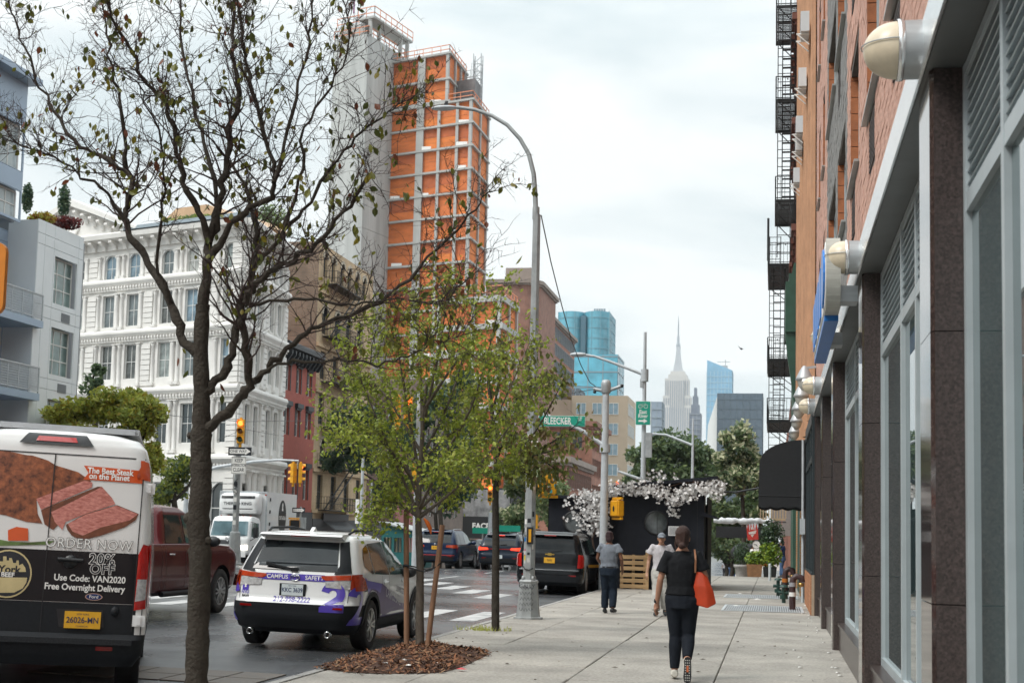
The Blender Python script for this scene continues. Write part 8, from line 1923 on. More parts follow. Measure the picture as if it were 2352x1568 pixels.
b=MB();q=[at(px,py,SYB-.1) for px,py in ((926,1302),(940,1303),(952,1306),(964,1310),(975,1312),(990,1308),(1003,1300),(1012,1292))];b.tube(q,.009,5);b.tube([p+Vector((0,.12,.02)) for p in q],.009,5);b.tube([at(926,1298,SYB-.16),at(940,1299,SYB-.16)],.02,6);o=b.build('tree_tie',RUBBER);tag(o,'black rubber tie linking the stakes and the young trunk','tree tie')
MUL_=mat('mulch',(.085,.035,.018),.95,.5,30,bump=.8,bscale=120,col2=(.035,.018,.012));CHIP=[mat('mulch_chip',(.20,.082,.036),.9,.4,30),mat('mulch_chip_dark',(.05,.024,.015),.9),mat('mulch_chip_pale',(.26,.15,.08),.9)]
mp=[atZ(px,py,0) for px,py in ((735,1535),(830,1545),(940,1546),(1010,1543),(1060,1530),(1122,1500),(1060,1492),(1000,1480),(950,1478),(900,1492),(820,1508))]
mc=sum(mp,Vector())/len(mp);mc=Vector((b0.x+.05,b0.y-.1,0));mul=empty('mulch_bed',mc,0,'mound of shredded brown mulch round the young tree','mulch')
ring=smooth_path(mp+mp[:1],4)[:-1];n=len(ring);b=MB();vs=[];K=8
for j in range(K):
 f=1-j/K
 for p in ring:q=(p-mc)*f;vs.append((q.x,q.y,.004+.085*(1-f) ** .6+.02*(rg.random()-.5)*(j > 0)))
vs.append((0,0,.095));b.smooth=True;b.add(vs,[(j*n+i,j*n+(i+1) % n,(j+1)*n+(i+1) % n,(j+1)*n+i) for j in range(K-1) for i in range(n)]+[((K-1)*n+i,(K-1)*n+(i+1) % n,K*n) for i in range(n)]);b.build('mound',MUL_,mul)
b=MB()
for k in range(3600):
 i=rg.randrange(n);f=rg.random() ** .5*1.03;p=(ring[i]-mc)*f+Vector((rg.gauss(0,.03),rg.gauss(0,.03),0));z=.008+.085*(1-min(f,1)) ** .6;a=rg.random()*6.3;l=rg.uniform(.015,.055);w=rg.uniform(.004,.011);c,s_=math.cos(a),math.sin(a);t_=rg.gauss(0,.35)*l
 b.k=rg.choices((0,1,2),(5,4,2))[0];b.quad((p.x-c*l-s_*w,p.y-s_*l+c*w,z-t_+.012),(p.x-c*l+s_*w,p.y-s_*l-c*w,z-t_+.008),(p.x+c*l+s_*w,p.y+s_*l-c*w,z+t_+.012),(p.x+c*l-s_*w,p.y+s_*l+c*w,z+t_+.016))
stuff(b.build('chips',CHIP,mul,fixn=False))
for k,(px,py,s_,m_,l) in enumerate(((990,1500,.05,WHITE,'white paper scrap standing on the mulch right of the trunk'),(930,1513,.05,WHITE,'crumpled white scrap on the mulch left of the trunk'),(938,1525,.05,WHITE,'lowest crumpled white scrap on the mulch'),(885,1520,.035,WHITE,'small white scrap at the left of the mulch'),(1008,1520,.03,WHITE,'tiny white scrap at the right of the mulch'),(866,1500,.03,mat('green_foil',(.05,.25,.08),.4),'bright green wrapper at the mulch edge'),(1060,1528,.06,mat('red_plastic',(.55,.05,.06),.4),'red plastic strip at the right mulch edge'))):
 q=atZ(px,py,.06);scrap(q.x,q.y,s_,m_,l);o=[o for o in COL.objects][-1];o.location.z=.05 if k < 5 else .02
# ---- darker tree with drooping leaves
DYB=23.1;b0=at(1138,1448,DYB);dk=empty('street_tree',(b0.x,b0.y,0),0,'thin dark-trunked tree with drooping dull leaves left of the lamp post','tree');do=-dk.location
tk=MB();TP=smooth_path([at(px,py,DYB) for px,py in ((1138,1450),(1138,1350),(1139,1250),(1138,1150),(1140,1080),(1136,1000),(1128,930),(1120,860))],4);tk.tube(TP,[.066-.042*(i/(len(TP)-1)) ** 1.5 for i in range(len(TP))],10);tk.build('trunk',BARK,dk,do)
lb=MB();pts=[]
for k,(st_,mid,end,dy) in enumerate((((1138,1100),(1190,1060),(1350,1010),-.3),((1138,1090),(1230,990),(1300,860),.3),((1138,1060),(1190,940),(1230,790),-.6),((1130,950),(1150,860),(1150,770),.6),((1138,1100),(1220,1050),(1280,1080),.5),((1136,1020),(1100,960),(1070,900),.6),((1138,1080),(1260,1020),(1330,970),.7),((1138,1040),(1180,1000),(1200,1040),-.8),((1134,1000),(1200,900),(1265,870),.9),((1138,1110),(1110,1060),(1085,1050),-.4),((1138,1095),(1180,1075),(1235,1100),-.2))):
 pp=smooth_path([at(*st_,DYB),at(*mid,DYB+dy*.5),at(*end,DYB+dy)],7);lb.tube(pp,[.02*(1-i/len(pp))+.004 for i in range(len(pp))],6,cap=False)
 for i in range(3,len(pp)):
  for q in range(3):pts += spray(lb,pp[i],(pp[i]-pp[i-1]).normalized()+Vector((rg.gauss(0,.8),rg.gauss(0,.8),rg.gauss(-.1,.6))),rg.uniform(.15,.4),.004,rg,4,.25,3)[1:]
stuff(lb.build('limbs',BARK,dk,do,fixn=False));pts=[p+Vector((rg.gauss(0,.05),rg.gauss(0,.05),rg.gauss(-.02,.05))) for p in pts for _ in range(3)];rg.shuffle(pts);pts=pts[:2600]
pts=[p for p in pts if not (1262 < pix(p)[0] < 1350 and 935 < pix(p)[1] < 985)];leaves_obj(dk,pts,rgn.uniform(.07,.13,len(pts)),[mat('dull_leaf',(.20,.215,.05),.5,.3,30,leaf=.4),mat('dull_dark_leaf',(.12,.145,.04),.5,.3,30,leaf=.4),mat('bronze_leaf',(.17,.12,.045),.5,.3,30,leaf=.4)],rgn,.55,w=[.5,.33,.17])
b=MB()
for k in range(160):a=rg.random()*6.3;r=rg.random()*.5;x,y=b0.x+r*math.cos(a)-.2,b0.y+r*math.sin(a)*.5;h=rg.uniform(.03,.12);b.add([(x-.006,y,0),(x+.006,y,0),(x+rg.gauss(0,.04),y+rg.gauss(0,.03),h)],[(0,1,2)])
o=stuff(b.build('weeds',GL[2],fixn=False));tag(o,'tufts of weeds round the dark tree trunk and the kerb','weeds')
# ---- trees in the middle distance
def far_tree(lab,blobs,Y,trunk,cols,n,ls,seed,name='leafy_tree',flower=None):
 """blobs (px,py,rx,ry) of the crown; trunk (px_base, py_top)"""
 rgn=np.random.default_rng(seed);rg=random.Random(seed);sc=FPX/Y;p0=at(trunk[0],1235,Y);gz=zt(Y) if p0.x > KERB or p0.x < LKERB else zr(p0.x,Y);t=empty(name,(p0.x,Y,gz),0,lab,'tree');hub=at(trunk[0],trunk[1],Y)
 b=MB();b.tube(smooth_path([Vector((p0.x,Y,gz)),Vector((p0.x+.1,Y,gz+(hub.z-gz)*.5)),hub],3),[.16,.155,.15,.145,.14,.13,.12],8);b.build('trunk',BARK,t,-t.location)
 b=MB();V=[];MI=[]
 for (px,py,rx,ry) in blobs:
  c=at(px,py,Y+rg.uniform(-1,1));R3=np.array((rx/sc,max(rx,ry)/sc,ry/sc));b.tube(smooth_path([hub,(hub+c)/2+Vector((rg.gauss(0,.2),0,rg.gauss(0,.2))),c,c+Vector((rg.gauss(0,.5)*R3[0],0,.5*R3[2]))],3),[.08,.07,.06,.05,.045,.04,.03,.025,.02,.012],5,cap=False)
  for q in range(13):
   u=rgn.normal(size=3);u /= np.linalg.norm(u);cc=np.array(c)+u*R3*rgn.uniform(.35,.85);r=R3*rgn.uniform(.28,.52);m=int(n/len(blobs)/13);tone=rgn.random() ** 1.3
   d=rgn.normal(size=(m,3));d /= np.linalg.norm(d,axis=1)[:,None];P=cc+d*r*rgn.random((m,1)) ** .5;a=rgn.normal(size=(m,3));a /= np.linalg.norm(a,axis=1)[:,None];w=np.cross(a,rgn.normal(size=(m,3)));w /= np.linalg.norm(w,axis=1)[:,None]+1e-9;s_=ls*rgn.uniform(.6,1.35,(m,1))
   V.append(np.stack([P-a*s_,P+w*s_*.45,P+a*s_,P-w*s_*.45],1).reshape(-1,3));pr=rgn.random(m);k=np.where(pr < .25+.5*tone,0,np.where(pr < .85,1,2))
   if flower is not None:k=np.where(rgn.random(m) < flower*(.3+(d[:,2] > 0)),3,k)
   MI.append(k)
 stuff(b.build('limbs',BARK,t,-t.location,fixn=False));V=np.concatenate(V)-np.array(t.location);MI=np.concatenate(MI);me=bpy.data.meshes.new('crown');me.from_pydata(V.tolist(),[],np.arange(len(V)).reshape(-1,4).tolist())
 for c in cols:me.materials.append(c)
 me.polygons.foreach_set('material_index',MI.tolist());stuff(inst('crown',me,t));return t
def lv(n,c):return mat(n,c,.55,.25,20,leaf=.4)
YG=[lv('yellow_green_leaf',(.40,.42,.07)),lv('grass_green_leaf',(.27,.32,.07)),lv('golden_leaf',(.36,.29,.04))];DG=[lv('blue_green_leaf',(.055,.105,.07)),lv('deep_green_leaf',(.07,.12,.065)),lv('sage_leaf',(.11,.165,.08))]
SG=[lv('soft_green_leaf',(.17,.23,.095)),lv('pagoda_green_leaf',(.10,.15,.065)),lv('light_green_leaf',(.25,.30,.13)),lv('cream_flower',(.50,.50,.32))];MG=[lv('park_green_leaf',(.105,.155,.06)),lv('park_dark_leaf',(.068,.11,.05)),lv('park_light_leaf',(.165,.21,.08)),SG[3]]
far_tree('yellow-green tree before the white building above the delivery van',[(170,955,80,48),(270,930,85,48),(335,960,60,55),(250,1010,120,45),(330,1060,60,60)],50,(270,1080),YG,13000,.12,1)
far_tree('smaller green tree behind the big trunk beside the maroon pickup',[(400,1080,60,45),(450,1065,45,35),(385,1130,50,40)],55,(400,1150),[YG[1],DG[2],YG[0]],2600,.12,2)
far_tree('dark wispy tree top against the white building',[(212,885,30,38),(225,850,18,18)],58,(215,930),[DG[2],DG[1],SG[0]],1100,.11,3)
far_tree('dark blue-green tree before the tan tenement',[(790,980,50,70),(830,1040,60,55),(770,1060,45,30),(850,960,50,50)],88,(895,1130),DG,3800,.22,4)
far_tree('dark bushy tree behind the young staked tree',[(1000,960,90,80),(1050,1040,70,70),(980,1080,70,60),(1060,900,70,60),(920,1000,60,60)],84,(1010,1160),DG,5200,.22,5)
far_tree('low dark tree right of the teal cabin',[(1020,1130,60,50),(1070,1110,45,45),(890,1110,45,55)],92,(1000,1180),DG,2400,.22,6)
far_tree('rounded pale green tree behind the lamp post',[(1195,1110,50,50),(1240,1120,55,60),(1215,1170,70,45),(1180,1190,50,35)],94,(1220,1200),SG,5600,.18,7,flower=.14)
far_tree('lower pale green tree right of the lamp post before the warehouse',[(1285,1150,45,50),(1340,1180,50,40),(1290,1195,50,35)],98,(1300,1210),SG,3600,.18,8,flower=.10)
far_tree('broad dark green tree below the skyline behind the shed',[(1480,1060,50,50),(1530,1035,60,45),(1590,1040,55,55),(1550,1090,80,40),(1470,1100,35,30),(1625,1065,40,45),(1640,1100,35,35)],125,(1545,1150),MG[:3],9500,.27,9)
far_tree('cream-blossomed tree beside the fire escape',[(1690,1010,42,40),(1720,1050,40,50),(1675,1060,35,35),(1715,1100,40,35),(1665,1105,30,30),(1740,1090,25,40)],98,(1705,1140),MG,8000,.2,10,flower=.42)
far_tree('mid green tree filling the gap right of the shed',[(1690,1180,50,50),(1655,1160,40,45),(1650,1215,38,55),(1730,1150,35,35),(1660,1230,35,55),(1700,1260,60,40),(1745,1210,30,50)],105,(1680,1290),MG[:3]+[SG[3]],8200,.2,11,flower=.04)
far_tree('dark tree low at the end of the far pavement',[(1660,1250,32,45),(1656,1215,26,40),(1690,1290,40,25),(1735,1275,40,35)],118,(1668,1300),[MG[1],MG[0],DG[0]],4200,.2,12)
# roof gardens
for lab,px,py,Y,r,cols in (('left clipped conifer on the grey roof terrace',63,455,51,(.22,.22,.62),DG),('right clipped conifer on the grey roof terrace',147,462,53,(.26,.26,.75),DG),('red-leaved shrub on the panelled roof edge',150,512,50.5,(.75,.4,.28),[lv('red_leaf',(.16,.025,.02)),lv('plum_leaf',(.08,.02,.02))]),('golden shrub on the panelled roof edge',95,503,49.5,(.6,.4,.28),[YG[2],YG[0],lv('orange_leaf',(.26,.10,.02))]),('green bush on the right end of the white roof',615,505,92,(1.6,1.2,1.1),[DG[2],SG[0]]),('green bush along the white roof edge',470,508,78,(2.6,.6,.4),[YG[1],SG[0]])):
 p=at(px,py,Y);t=empty('roof_shrub',p,0,lab,'shrub');leaf_ball(t,(0,0,0),r,900,cols,.07 if Y < 60 else .15,int(px))
# ================================================================== PEOPLE
def rt(mb,pts,rad,n=14):
 """closed limb with elliptical rings: rad = (rx, ry) in the horizontal plane or round"""
 P=[Vector(p) for p in pts];rings=[]
 for i,p in enumerate(P):
  d=(P[min(i+1,len(P)-1)]-P[max(i-1,0)]).normalized();r=rad[i]
  rx,ry=r if isinstance(r,tuple) else (r,r);f=Vector((0,1,0)) if abs(d.y) < .9 else Vector((0,0,1));a=f.cross(d).normalized();b=d.cross(a)
  rings.append([p+a*math.cos(2*pi*j/n)*rx+b*math.sin(2*pi*j/n)*ry for j in range(n)])
 vs=[v for r in rings for v in r]+[P[0],P[-1]];k=len(P);fs=[(i*n+j,i*n+(j+1) % n,(i+1)*n+(j+1) % n,(i+1)*n+j) for i in range(k-1) for j in range(n)]
 fs += [(k*n,(j+1) % n,j) for j in range(n)]+[(k*n+1,(k-1)*n+j,(k-1)*n+(j+1) % n) for j in range(n)];mb.add(vs,fs)
FOLD=bpy.data.textures.new('folds','CLOUDS');FOLD.noise_scale=.11;FOLD.noise_depth=2
def fuse(mb,name,m,parent,vox,smooth=3,fold=0):
 o=mb.build(name,m,parent);
 r=o.modifiers.new('r','REMESH');r.mode='VOXEL';r.voxel_size=vox;s=o.modifiers.new('s','SMOOTH');s.iterations=smooth;s.factor=.5
 if fold:d_=o.modifiers.new('f','DISPLACE');d_.texture=FOLD;d_.strength=fold;d_.mid_level=.5
 bpy.context.view_layer.update();me=bpy.data.meshes.new_from_object(o.evaluated_get(bpy.context.evaluated_depsgraph_get()));o.modifiers.clear();o.data=me
 for p in me.polygons:p.use_smooth=True
 return o
CLOTH=lambda n,c,v=.15:mat(n,c,.85,v,14,bump=.35,bscale=22,spec=.2)
SKIN=mat('skin',(.42,.22,.145),.5,.08,8,spec=.35);SKINT=mat('tan_skin',(.36,.19,.115),.5,.08,8);SKIND=mat('brown_skin',(.17,.075,.042),.5,.1,8)
def person(lab,loc,yaw,H_,J,skin,top,bottom,shoe,hair,vox=.012,sleeve=.55,loose=1.0,wide=1.0,group=None,hairkind='short',legs_loose=1.,hands=True,shorts=False,hem=1.0,lw=1.):
 """J: joint places in metres (x right, y ahead, z up) for a 1.70 m figure facing +y"""
 t=empty('person',loc,yaw,lab,'person',group);k=H_/1.70;V=lambda n:Vector(J[n])*k
 L3=lambda a,b,f:a+(b-a)*f
 hip,ch,nk,hd=V('hip'),V('chest'),V('neck'),V('head');b=MB()
 rt(b,[hip+Vector((0,0,-.05*k)),hip,L3(hip,ch,.4),L3(hip,ch,.75),ch,L3(ch,nk,.55),nk],[tuple(q*k for q in r) for r in ((.10,.09),(.162*wide,.115),(.125*wide,.092),(.148*wide,.10),(.165*wide,.098),(.11,.07),(.055,.055))])
 rt(b,[nk+Vector((0,-.01,-.04))*k,L3(nk,hd,.5)],[.055*k,.05*k])
 b.ball(hd+Vector((0,.0,.02))*k,.073*k,.092*k,.105*k,16,12);b.ball(hd+Vector((0,.03,-.055))*k,.052*k,.062*k,.06*k,12,10)
 rt(b,[hd+Vector((0,.088,.03))*k,hd+Vector((0,.112,-.015))*k,hd+Vector((0,.09,-.025))*k],[.010*k,.017*k,.012*k],8)
 for s in (-1,1):b.ball(hd+Vector((s*.075,-.005,.0))*k,.012*k,.022*k,.032*k,8,8)
 for s,S in ((-1,'l'),(1,'r')):
  sh,el,wr=V('sh'+S),V('el'+S),V('wr'+S);hp,kn,an=V('hp'+S),V('kn'+S),V('an'+S);toe=V('to'+S)
  rt(b,[L3(ch,sh,.35),sh,L3(sh,el,.35),el,L3(el,wr,.3),wr],[q*k for q in (.05,.052,.045,.036,.037,.025)],12)
  rt(b,[hp+Vector((0,0,.06))*k,hp,L3(hp,kn,.45),kn,L3(kn,an,.3),L3(kn,an,.7),an],[q*k*lw for q in (.082,.084,.07,.053,.054,.040,.032)],14)
  rt(b,[an+Vector((0,-.02,.0))*k,an+Vector((0,0,-.04))*k,L3(an,toe,.5),toe],[q*k for q in (.03,.035,.035,.022)],10)
  d=(wr-el).normalized();pr=Vector((-s*.3,.95,0));pr=(pr-d*pr.dot(d)).normalized();q=d.cross(pr)
  rt(b,[wr,wr+d*.04*k,wr+d*.085*k],[(.022*k),(.033*k,.018*k) if abs(d.y) < .8 else .028*k,.028*k],10)
  if hands:
   for f in range(4):
    o_=(f-1.5)*.019*k;base=wr+d*.085*k+pr*o_;ln=(.066,.074,.070,.054)[f]*k;curl=-q*s
    rt(b,[base-d*.02*k,base,base+d*ln*.55+curl*.010*k,base+d*ln*.92+curl*.034*k],[q_*k for q_ in (.009,.0092,.0085,.0065)],8)
   rt(b,[wr+d*.02*k+pr*.018*k,wr+d*.055*k+pr*.042*k-q*s*.012*k,wr+d*.09*k+pr*.048*k-q*s*.022*k],[q_*k for q_ in (.013,.011,.008)],8)
 fuse(b,'body',skin,t,vox*.62 if hands else vox,3)
 g=.012*k*loose;b=MB()
 hz=hip+Vector((0,0,.02-.06*(hem-1)))*k
 rt(b,[hz,L3(hip,ch,.3),L3(hip,ch,.75),ch,L3(ch,nk,.5),L3(ch,nk,.8)],[tuple(q*k+g*1.2 for q in r) for r in ((.168*wide,.124),(.14*wide,.105),(.155*wide,.108),(.168*wide,.104),(.125,.078),(.075,.06))])
 for S in 'lr':
  sh,el=V('sh'+S),V('el'+S);rt(b,[L3(ch,sh,.3),sh,L3(sh,el,sleeve*.6),L3(sh,el,sleeve)],[.062*k+g,.058*k+g,.055*k+g*1.4,.054*k+g*1.9],14)
 fuse(b,'top',top,t,vox,2,.014*loose)
 b=MB();l=.006+.010*k*legs_loose
 rt(b,[hip+Vector((0,0,.05))*k,hip,hip+Vector((0,0,-.13))*k],[tuple(q*k+l for q in r) for r in ((.150*wide,.112),(.172*wide,.128),(.165,.142))])
 for S in 'lr':
  hp,kn,an=V('hp'+S),V('kn'+S),V('an'+S)
  if shorts:rt(b,[hp+Vector((0,-.01,.05))*k,hp,L3(hp,kn,.95)],[.09*k+l,.095*k+l,.085*k+l],14)
  else:rt(b,[hp+Vector((0,-.01,.05))*k,hp,L3(hp,kn,.45),kn,L3(kn,an,.3),L3(kn,an,.7),L3(kn,an,.93)],[.088*k*lw+l,.092*k*lw+l,.074*k*lw+l,.055*k*lw+l*1.1,.057*k*lw+l*1.2,.043*k*lw+l*1.6,.034*k*lw+l*1.7],14)
 fuse(b,'trousers',bottom,t,vox,2,.012*legs_loose)
 for S in 'lr':
  an,to=V('an'+S),V('to'+S);d=(to-an);up=Vector((0,0,1)) if abs(d.normalized().z) < .8 else Vector((0,-1,0));b=MB();bk=an-d.normalized()*.055*k
  rt(b,[bk-up*.045*k,L3(bk,to,.5)-up*.02*k,to+d.normalized()*.02*k],[.041*k,.047*k,.034*k],12);rt(b,[an+up*.02*k,an-up*.04*k],[.038*k,.044*k],12);fuse(b,'shoe',shoe,t,vox*.9,2)
 b=MB()
 if hairkind == 'cap':
  b.ball(hd+Vector((0,-.005,.05))*k,.083*k,.102*k,.085*k,16,10);rt(b,[hd+Vector((0,.07,.05))*k,hd+Vector((0,.165,.035))*k],[(.07*k,.012*k),(.05*k,.008*k)],12)
 else:
  b.ball(hd+Vector((0,-.018,.04))*k,.085*k,.098*k,.105*k,18,12);b.ball(hd+Vector((0,-.05,-.03))*k,.074*k,.06*k,.075*k,14,10)
  if hairkind == 'bun':rt(b,[hd+Vector((0,-.10,-.055))*k,hd+Vector((.01,-.125,-.07))*k,hd+Vector((-.03,-.10,-.09))*k],[.035*k,.042*k,.03*k]);rt(b,[hd+Vector((-.07,-.01,.0))*k,hd+Vector((-.085,.0,-.07))*k,hd+Vector((-.07,-.02,-.13))*k],[.02*k,.014*k,.006*k],8)
  if hairkind == 'up':b.ball(hd+Vector((0,-.06,.10))*k,.06*k,.06*k,.05*k,12,8)
 fuse(b,'cap' if hairkind == 'cap' else 'hair',hair,t,vox*.8,2,.014)
 if hairkind == 'bun':
  for q in range(46):
   e=MB();a=-1.35+2.7*q/45;P_=[hd+(Vector((.088*math.sin(a)*math.sin(u),-.018+.100*math.cos(u)*(1 if u < 1.57 else 1.05),.042+.108*math.cos(a)*math.sin(u)))*(1+.015*math.sin(q*2.3)))*k for u in [.7+2.1*i/7 for i in range(8)]]+[hd+Vector((.02*math.sin(a),-.12,-.05))*k];e.tube(P_,.0042*k,5);e.build('hair_lock',hair,t)
 if hands:
  e=MB()
  for s in (-1,1):e.ball(hd+Vector((s*.030,.083,.022))*k,.011*k,.008*k,.008*k,8,6)
  e.build('eyes',INK,t);e=MB();rt(e,[hd+Vector((-.022,.089,-.058))*k,hd+Vector((0,.094,-.056))*k,hd+Vector((.022,.089,-.058))*k],[.004*k,.007*k,.004*k],8);e.build('mouth',mat('lips',(.28,.10,.08),.5),t)
 return t,k
STAND=dict(hip=(0,0,.92),chest=(0,0,1.30),neck=(0,.0,1.47),head=(0,.02,1.57),shl=(-.185,0,1.39),shr=(.185,0,1.39),ell=(-.235,-.02,1.12),elr=(.235,-.02,1.12),wrl=(-.255,.05,.88),wrr=(.255,.05,.88),hpl=(-.085,0,.87),hpr=(.085,0,.87),knl=(-.09,.02,.48),knr=(.09,.02,.48),anl=(-.095,-.02,.085),anr=(.095,-.02,.085),tol=(-.11,.14,.035),tor=(.11,.14,.035))
def pose(**k):d=dict(STAND);d.update(k);return d
# the woman in black, walking away, right foot lifting behind her
q=atZ(1549,1558,0)
wo,k=person('person in a black t-shirt and leggings walking away with an orange-red tote',(q.x+.075,q.y+.0,0),R(2),1.70,pose(hpl=(-.082,0,.87),hpr=(.085,-.01,.87),knl=(-.068,.03,.48),knr=(.078,.02,.48),anl=(-.075,.0,.09),anr=(.072,-.30,.235),tol=(-.085,.16,.04),tor=(.088,-.355,.06),ell=(-.245,-.03,1.11),wrl=(-.285,.06,.845),elr=(.262,-.02,1.15),wrr=(.21,.15,1.06),shl=(-.175,0,1.375),shr=(.175,0,1.375)),SKIN,CLOTH('black_jersey',(.009,.010,.012)),CLOTH('navy_black_leggings',(.010,.013,.019),.1),mat('cream_trainer',(.55,.53,.47),.7,.12,20),mat('brown_hair',(.050,.022,.016),.55,.35,30,bump=.6,bscale=60,stretch=(6,6,1)),.011,.72,1.3,1.10,hairkind='bun',legs_loose=.15,lw=1.16)
b=MB();rt(b,[Vector((-.292,.068,.845)),Vector((-.286,.058,.875))],[.031,.032],14);b.build('watch',BLACK,wo)
b=MB();so_=Vector((.0795,-.352,.14)); # sole of the raised shoe faces the camera
pts=[(0,.145),(.036,.125),(.044,.07),(.038,.0),(.036,-.06),(.040,-.10),(.028,-.135),(0,-.145),(-.028,-.135),(-.040,-.10),(-.036,-.06),(-.038,.0),(-.044,.07),(-.036,.125)]
b.prism([(so_.x+x,so_.z+z) for x,z in [(p[0],-p[1]) for p in pts]],-.425,-.40,'Y');b.build('shoe_sole',RUBBER,wo)
b=MB()
for i in range(3):
 for j in range(9):
  x,z=(i-1)*.021,-.11+j*.027
  if not (i == 1 and 3 <= j <= 5):b.box(so_.x+x-.0065,so_.x+x+.0065,-.4285,-.4255,so_.z+z-.006,so_.z+z+.006)
stuff(b.build('sole_studs',mat('sole_stud',(.42,.42,.40),.7),wo));b=MB();b.box(so_.x-.01,so_.x+.012,-.4285,-.4255,so_.z-.02,so_.z+.05);b.build('sole_shank',mat('sole_orange',(.55,.14,.05),.6),wo)
# her bag hangs from the shoulder: a thing of its own
BAGM=mat('orange_red_nylon',(.48,.045,.008),.55,.15,5,bump=.35,bscale=9);Mw=Matrix.Translation(wo.location) @ Matrix.Rotation(wo.rotation_euler.z,4,'Z');bc=Mw @ Vector((.225,-.03,.855));bag=empty('tote_bag',bc,R(2)-.35,'orange-red nylon tote bag with brown straps on the shoulder','bag')
b=MB();sc9=lambda P:[(x*.86,y*.86,.36-(.36-z)*.86) for x,y,z in P];top_=[(-.075,-.05,.36),(-.03,-.065,.37),(.03,-.055,.35),(.085,-.02,.26),(.05,.05,.33),(-.06,.05,.36)];mid=[(-.10,-.085,.16),(-.02,-.10,.17),(.09,-.08,.14),(.165,0,.1),(.09,.08,.14),(-.09,.08,.16)];bot=[(-.135,-.07,-.055),(-.03,-.085,-.09),(.10,-.06,-.13),(.20,.02,-.06),(.08,.075,-.08),(-.11,.07,-.06)]
n=6;b.add(sc9(top_+mid+bot),[(j,(j+1) % n,n+(j+1) % n,n+j) for j in range(n)]+[(n+j,n+(j+1) % n,2*n+(j+1) % n,2*n+j) for j in range(n)]+[tuple(range(2*n,3*n)),tuple(reversed(range(n)))]);o=b.build('pouch',BAGM,bag);md=o.modifiers.new('s','BEVEL');md.width=.018;md.segments=2;md.limit_method='ANGLE';md.angle_limit=.2
bpy.context.view_layer.update();me=bpy.data.meshes.new_from_object(o.evaluated_get(bpy.context.evaluated_depsgraph_get()));o.modifiers.clear();o.data=me
STR=mat('tan_leather',(.26,.115,.055),.55,.15,8);iv=(Mw.inverted() @ Vector((0,0,0)))
for dx,y_ in ((-.055,-.075),(.02,.06)):
 b=MB();Mb=(Matrix.Translation(bc) @ Matrix.Rotation(R(2)-.35,4,'Z')).inverted() @ Mw;sh_=Mb @ Vector((.135,-.005,1.452));p0=Vector((dx,y_,.34));side_=Mb @ Vector((.15,-.115 if y_ < 0 else .10,1.36));P_=smooth_path([p0,p0+(side_-p0)*.5,side_,sh_],4)
 for i in range(len(P_)-1):b.bar(P_[i],P_[i+1],.022,.006,up=(0,1,0))
 b.build('strap',STR,bag)
# uniformed woman walking away at the kerb
q=atZ(1397,1408,0)
gw,k=person('person in a grey shirt and dark navy trousers walking away near the kerb',(q.x,q.y,0),R(-6),1.68,pose(knr=(.09,.06,.49),anr=(.10,-.07,.10),tor=(.13,.10,.06),knl=(-.085,.04,.48),anl=(-.09,.06,.085),tol=(-.10,.22,.035),elr=(.27,-.03,1.13),wrr=(.26,.12,.93),ell=(-.25,.0,1.13),wrl=(-.2,.2,1.0)),SKIND,CLOTH('blue_grey_shirt',(.165,.185,.215)),CLOTH('dark_navy_trousers',(.011,.018,.030),.2),BLACK,mat('dark_red_hair',(.030,.008,.010),.6,.4,40,bump=.6),.014,.5,1.5,1.12,hairkind='up',legs_loose=1.6)
b=MB();b.lathe([(.185,.925),(.185,.965)],n=20)
for i,v in enumerate(b.v):b.v[i]=(v[0]*1.02,v[1]*.76,v[2])
b.build('belt',BLACK,gw)
# man in a cap coming towards the camera
q=atZ(1517,1414,0)
person('person in a pale polo shirt, cream trousers and grey cap walking towards the camera',(q.x,q.y,0),pi+R(6),1.69,pose(knr=(.09,.05,.48),anr=(.10,.12,.09),tor=(.12,.27,.05),knl=(-.09,.0,.48),anl=(-.09,-.10,.12),tol=(-.10,.04,.04),head=(0,.05,1.56),elr=(.25,-.03,1.12),wrr=(.285,.08,.87)),SKINT,CLOTH('pale_lilac_polo',(.50,.48,.50)),CLOTH('cream_trousers',(.50,.49,.46),.1),mat('dark_grey_trainer',(.06,.065,.07),.7),mat('grey_cap',(.17,.19,.22),.8,.1,20),.014,.5,1.6,1.0,hairkind='cap',legs_loose=2.4)
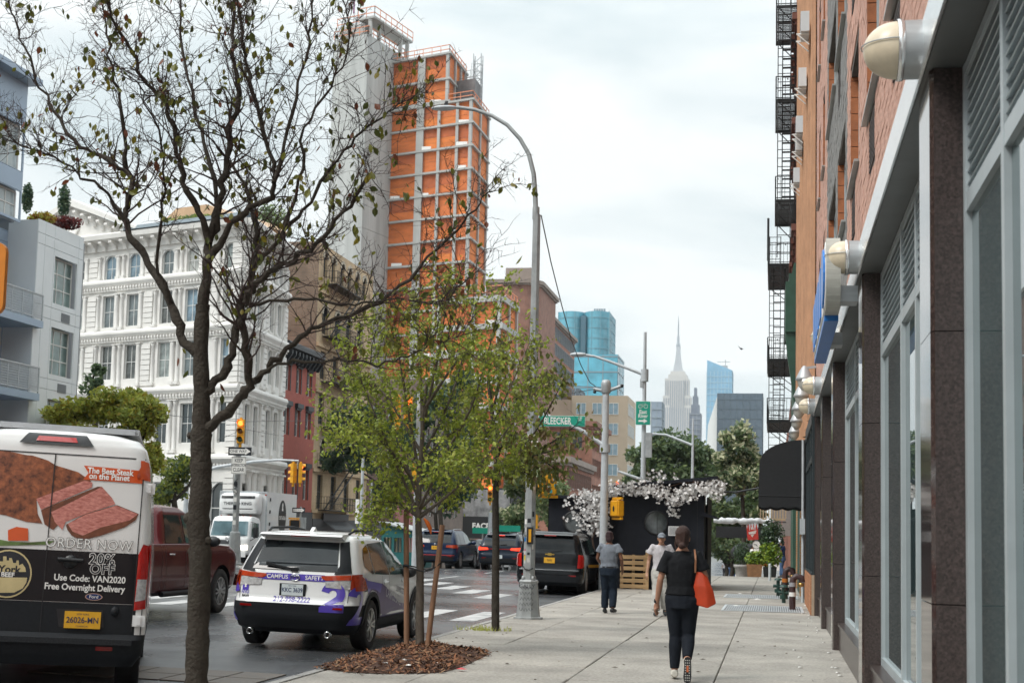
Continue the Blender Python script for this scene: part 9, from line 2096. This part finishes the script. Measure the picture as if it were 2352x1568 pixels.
# people farther off
def fp(lab,px,py,Y,yaw,H_,top,bot,skin=SKINT,shorts=False,**kw):
 p=at(px,py,Y);return person(lab,(p.x,Y,zt(Y)),yaw,H_,pose(knr=(.09,.08,.48),anr=(.1,.1,.09),tor=(.11,.25,.04),anl=(-.1,-.12,.1),tol=(-.1,.03,.04),**kw),skin,top,bot,BLACK,INK,.022,.5,1.3,1.,hands=False,shorts=shorts,legs_loose=1.6)
fp('person in a white t-shirt and black shorts by the lime plants',1727,1300,76,R(-80),1.72,WHITE,INK,shorts=True)
fp('person in a blue t-shirt and jeans leaning by the far shop wall',1797,1290,68,R(70),1.75,mat('blue_tee',(.012,.045,.16),.8),mat('jeans_blue',(.06,.12,.24),.8),wrl=(-.12,.36,1.0),wrr=(.12,.36,1.02))
for px,Y,tp_,bt_,lab in ((1674,140,INK,'jeans_blue','distant person in a black top and blue jeans on the far pavement'),(1685,142,'blue_tee','blue_tee','distant person dressed in blue at the end of the far pavement'),(1693,145,WHITE,WHITE,'distant person dressed in white at the end of the far pavement'),(1664,150,'sticker_grey',INK,'distant person in grey, leftmost at the end of the far pavement')):
 fp(lab,px,1300,Y,0,1.72,tp_ if not isinstance(tp_,str) else MATS[tp_],bt_ if not isinstance(bt_,str) else MATS[bt_])
b=MB();p=at(1762,1283,82);b.box(-.75,.75,0,.03,-.62,.62);t=b.build('shop_board',WHITE,None,p);tag(t,'white board with a big red ball picture behind the lime plants','sign');b=MB();b.lathe([(0,-.01),(.40,-.01)],(-.15,0,0),'Y',24);b.build('red_disc',mat('ball_red',(.45,.05,.015),.4,.2,3),t);b=MB();b.bar((0,.02,-.62),(0,.02,-1.6),.06);b.build('post',IRON,t)
p=at(1703,1250,90);b=MB();b.smooth=True;b.ball((0,0,0),.9,2.0,.55,16,8);o=b.build('dark_awning',CANV,None,at(1712,1268,88));tag(o,'rounded dark awning over a far doorway','awning')
# ================================================================== THE AIR
hz=MB().box(-900,900,-60,2950,-9,460).build('haze',None or WHITE);hz.data.materials.clear();hm=bpy.data.materials.new('thin_air');hm.use_nodes=True;t_=hm.node_tree
t_.nodes.remove(t_.nodes['Principled BSDF']);pv=t_.nodes.new("ShaderNodeVolumePrincipled");pv.inputs['Color'].default_value=(.86,.92,.97,1);pv.inputs['Density'].default_value=.00010;t_.links.new(pv.outputs[0],t_.nodes['Material Output'].inputs['Volume']);hz.data.materials.append(hm);stuff(hz)
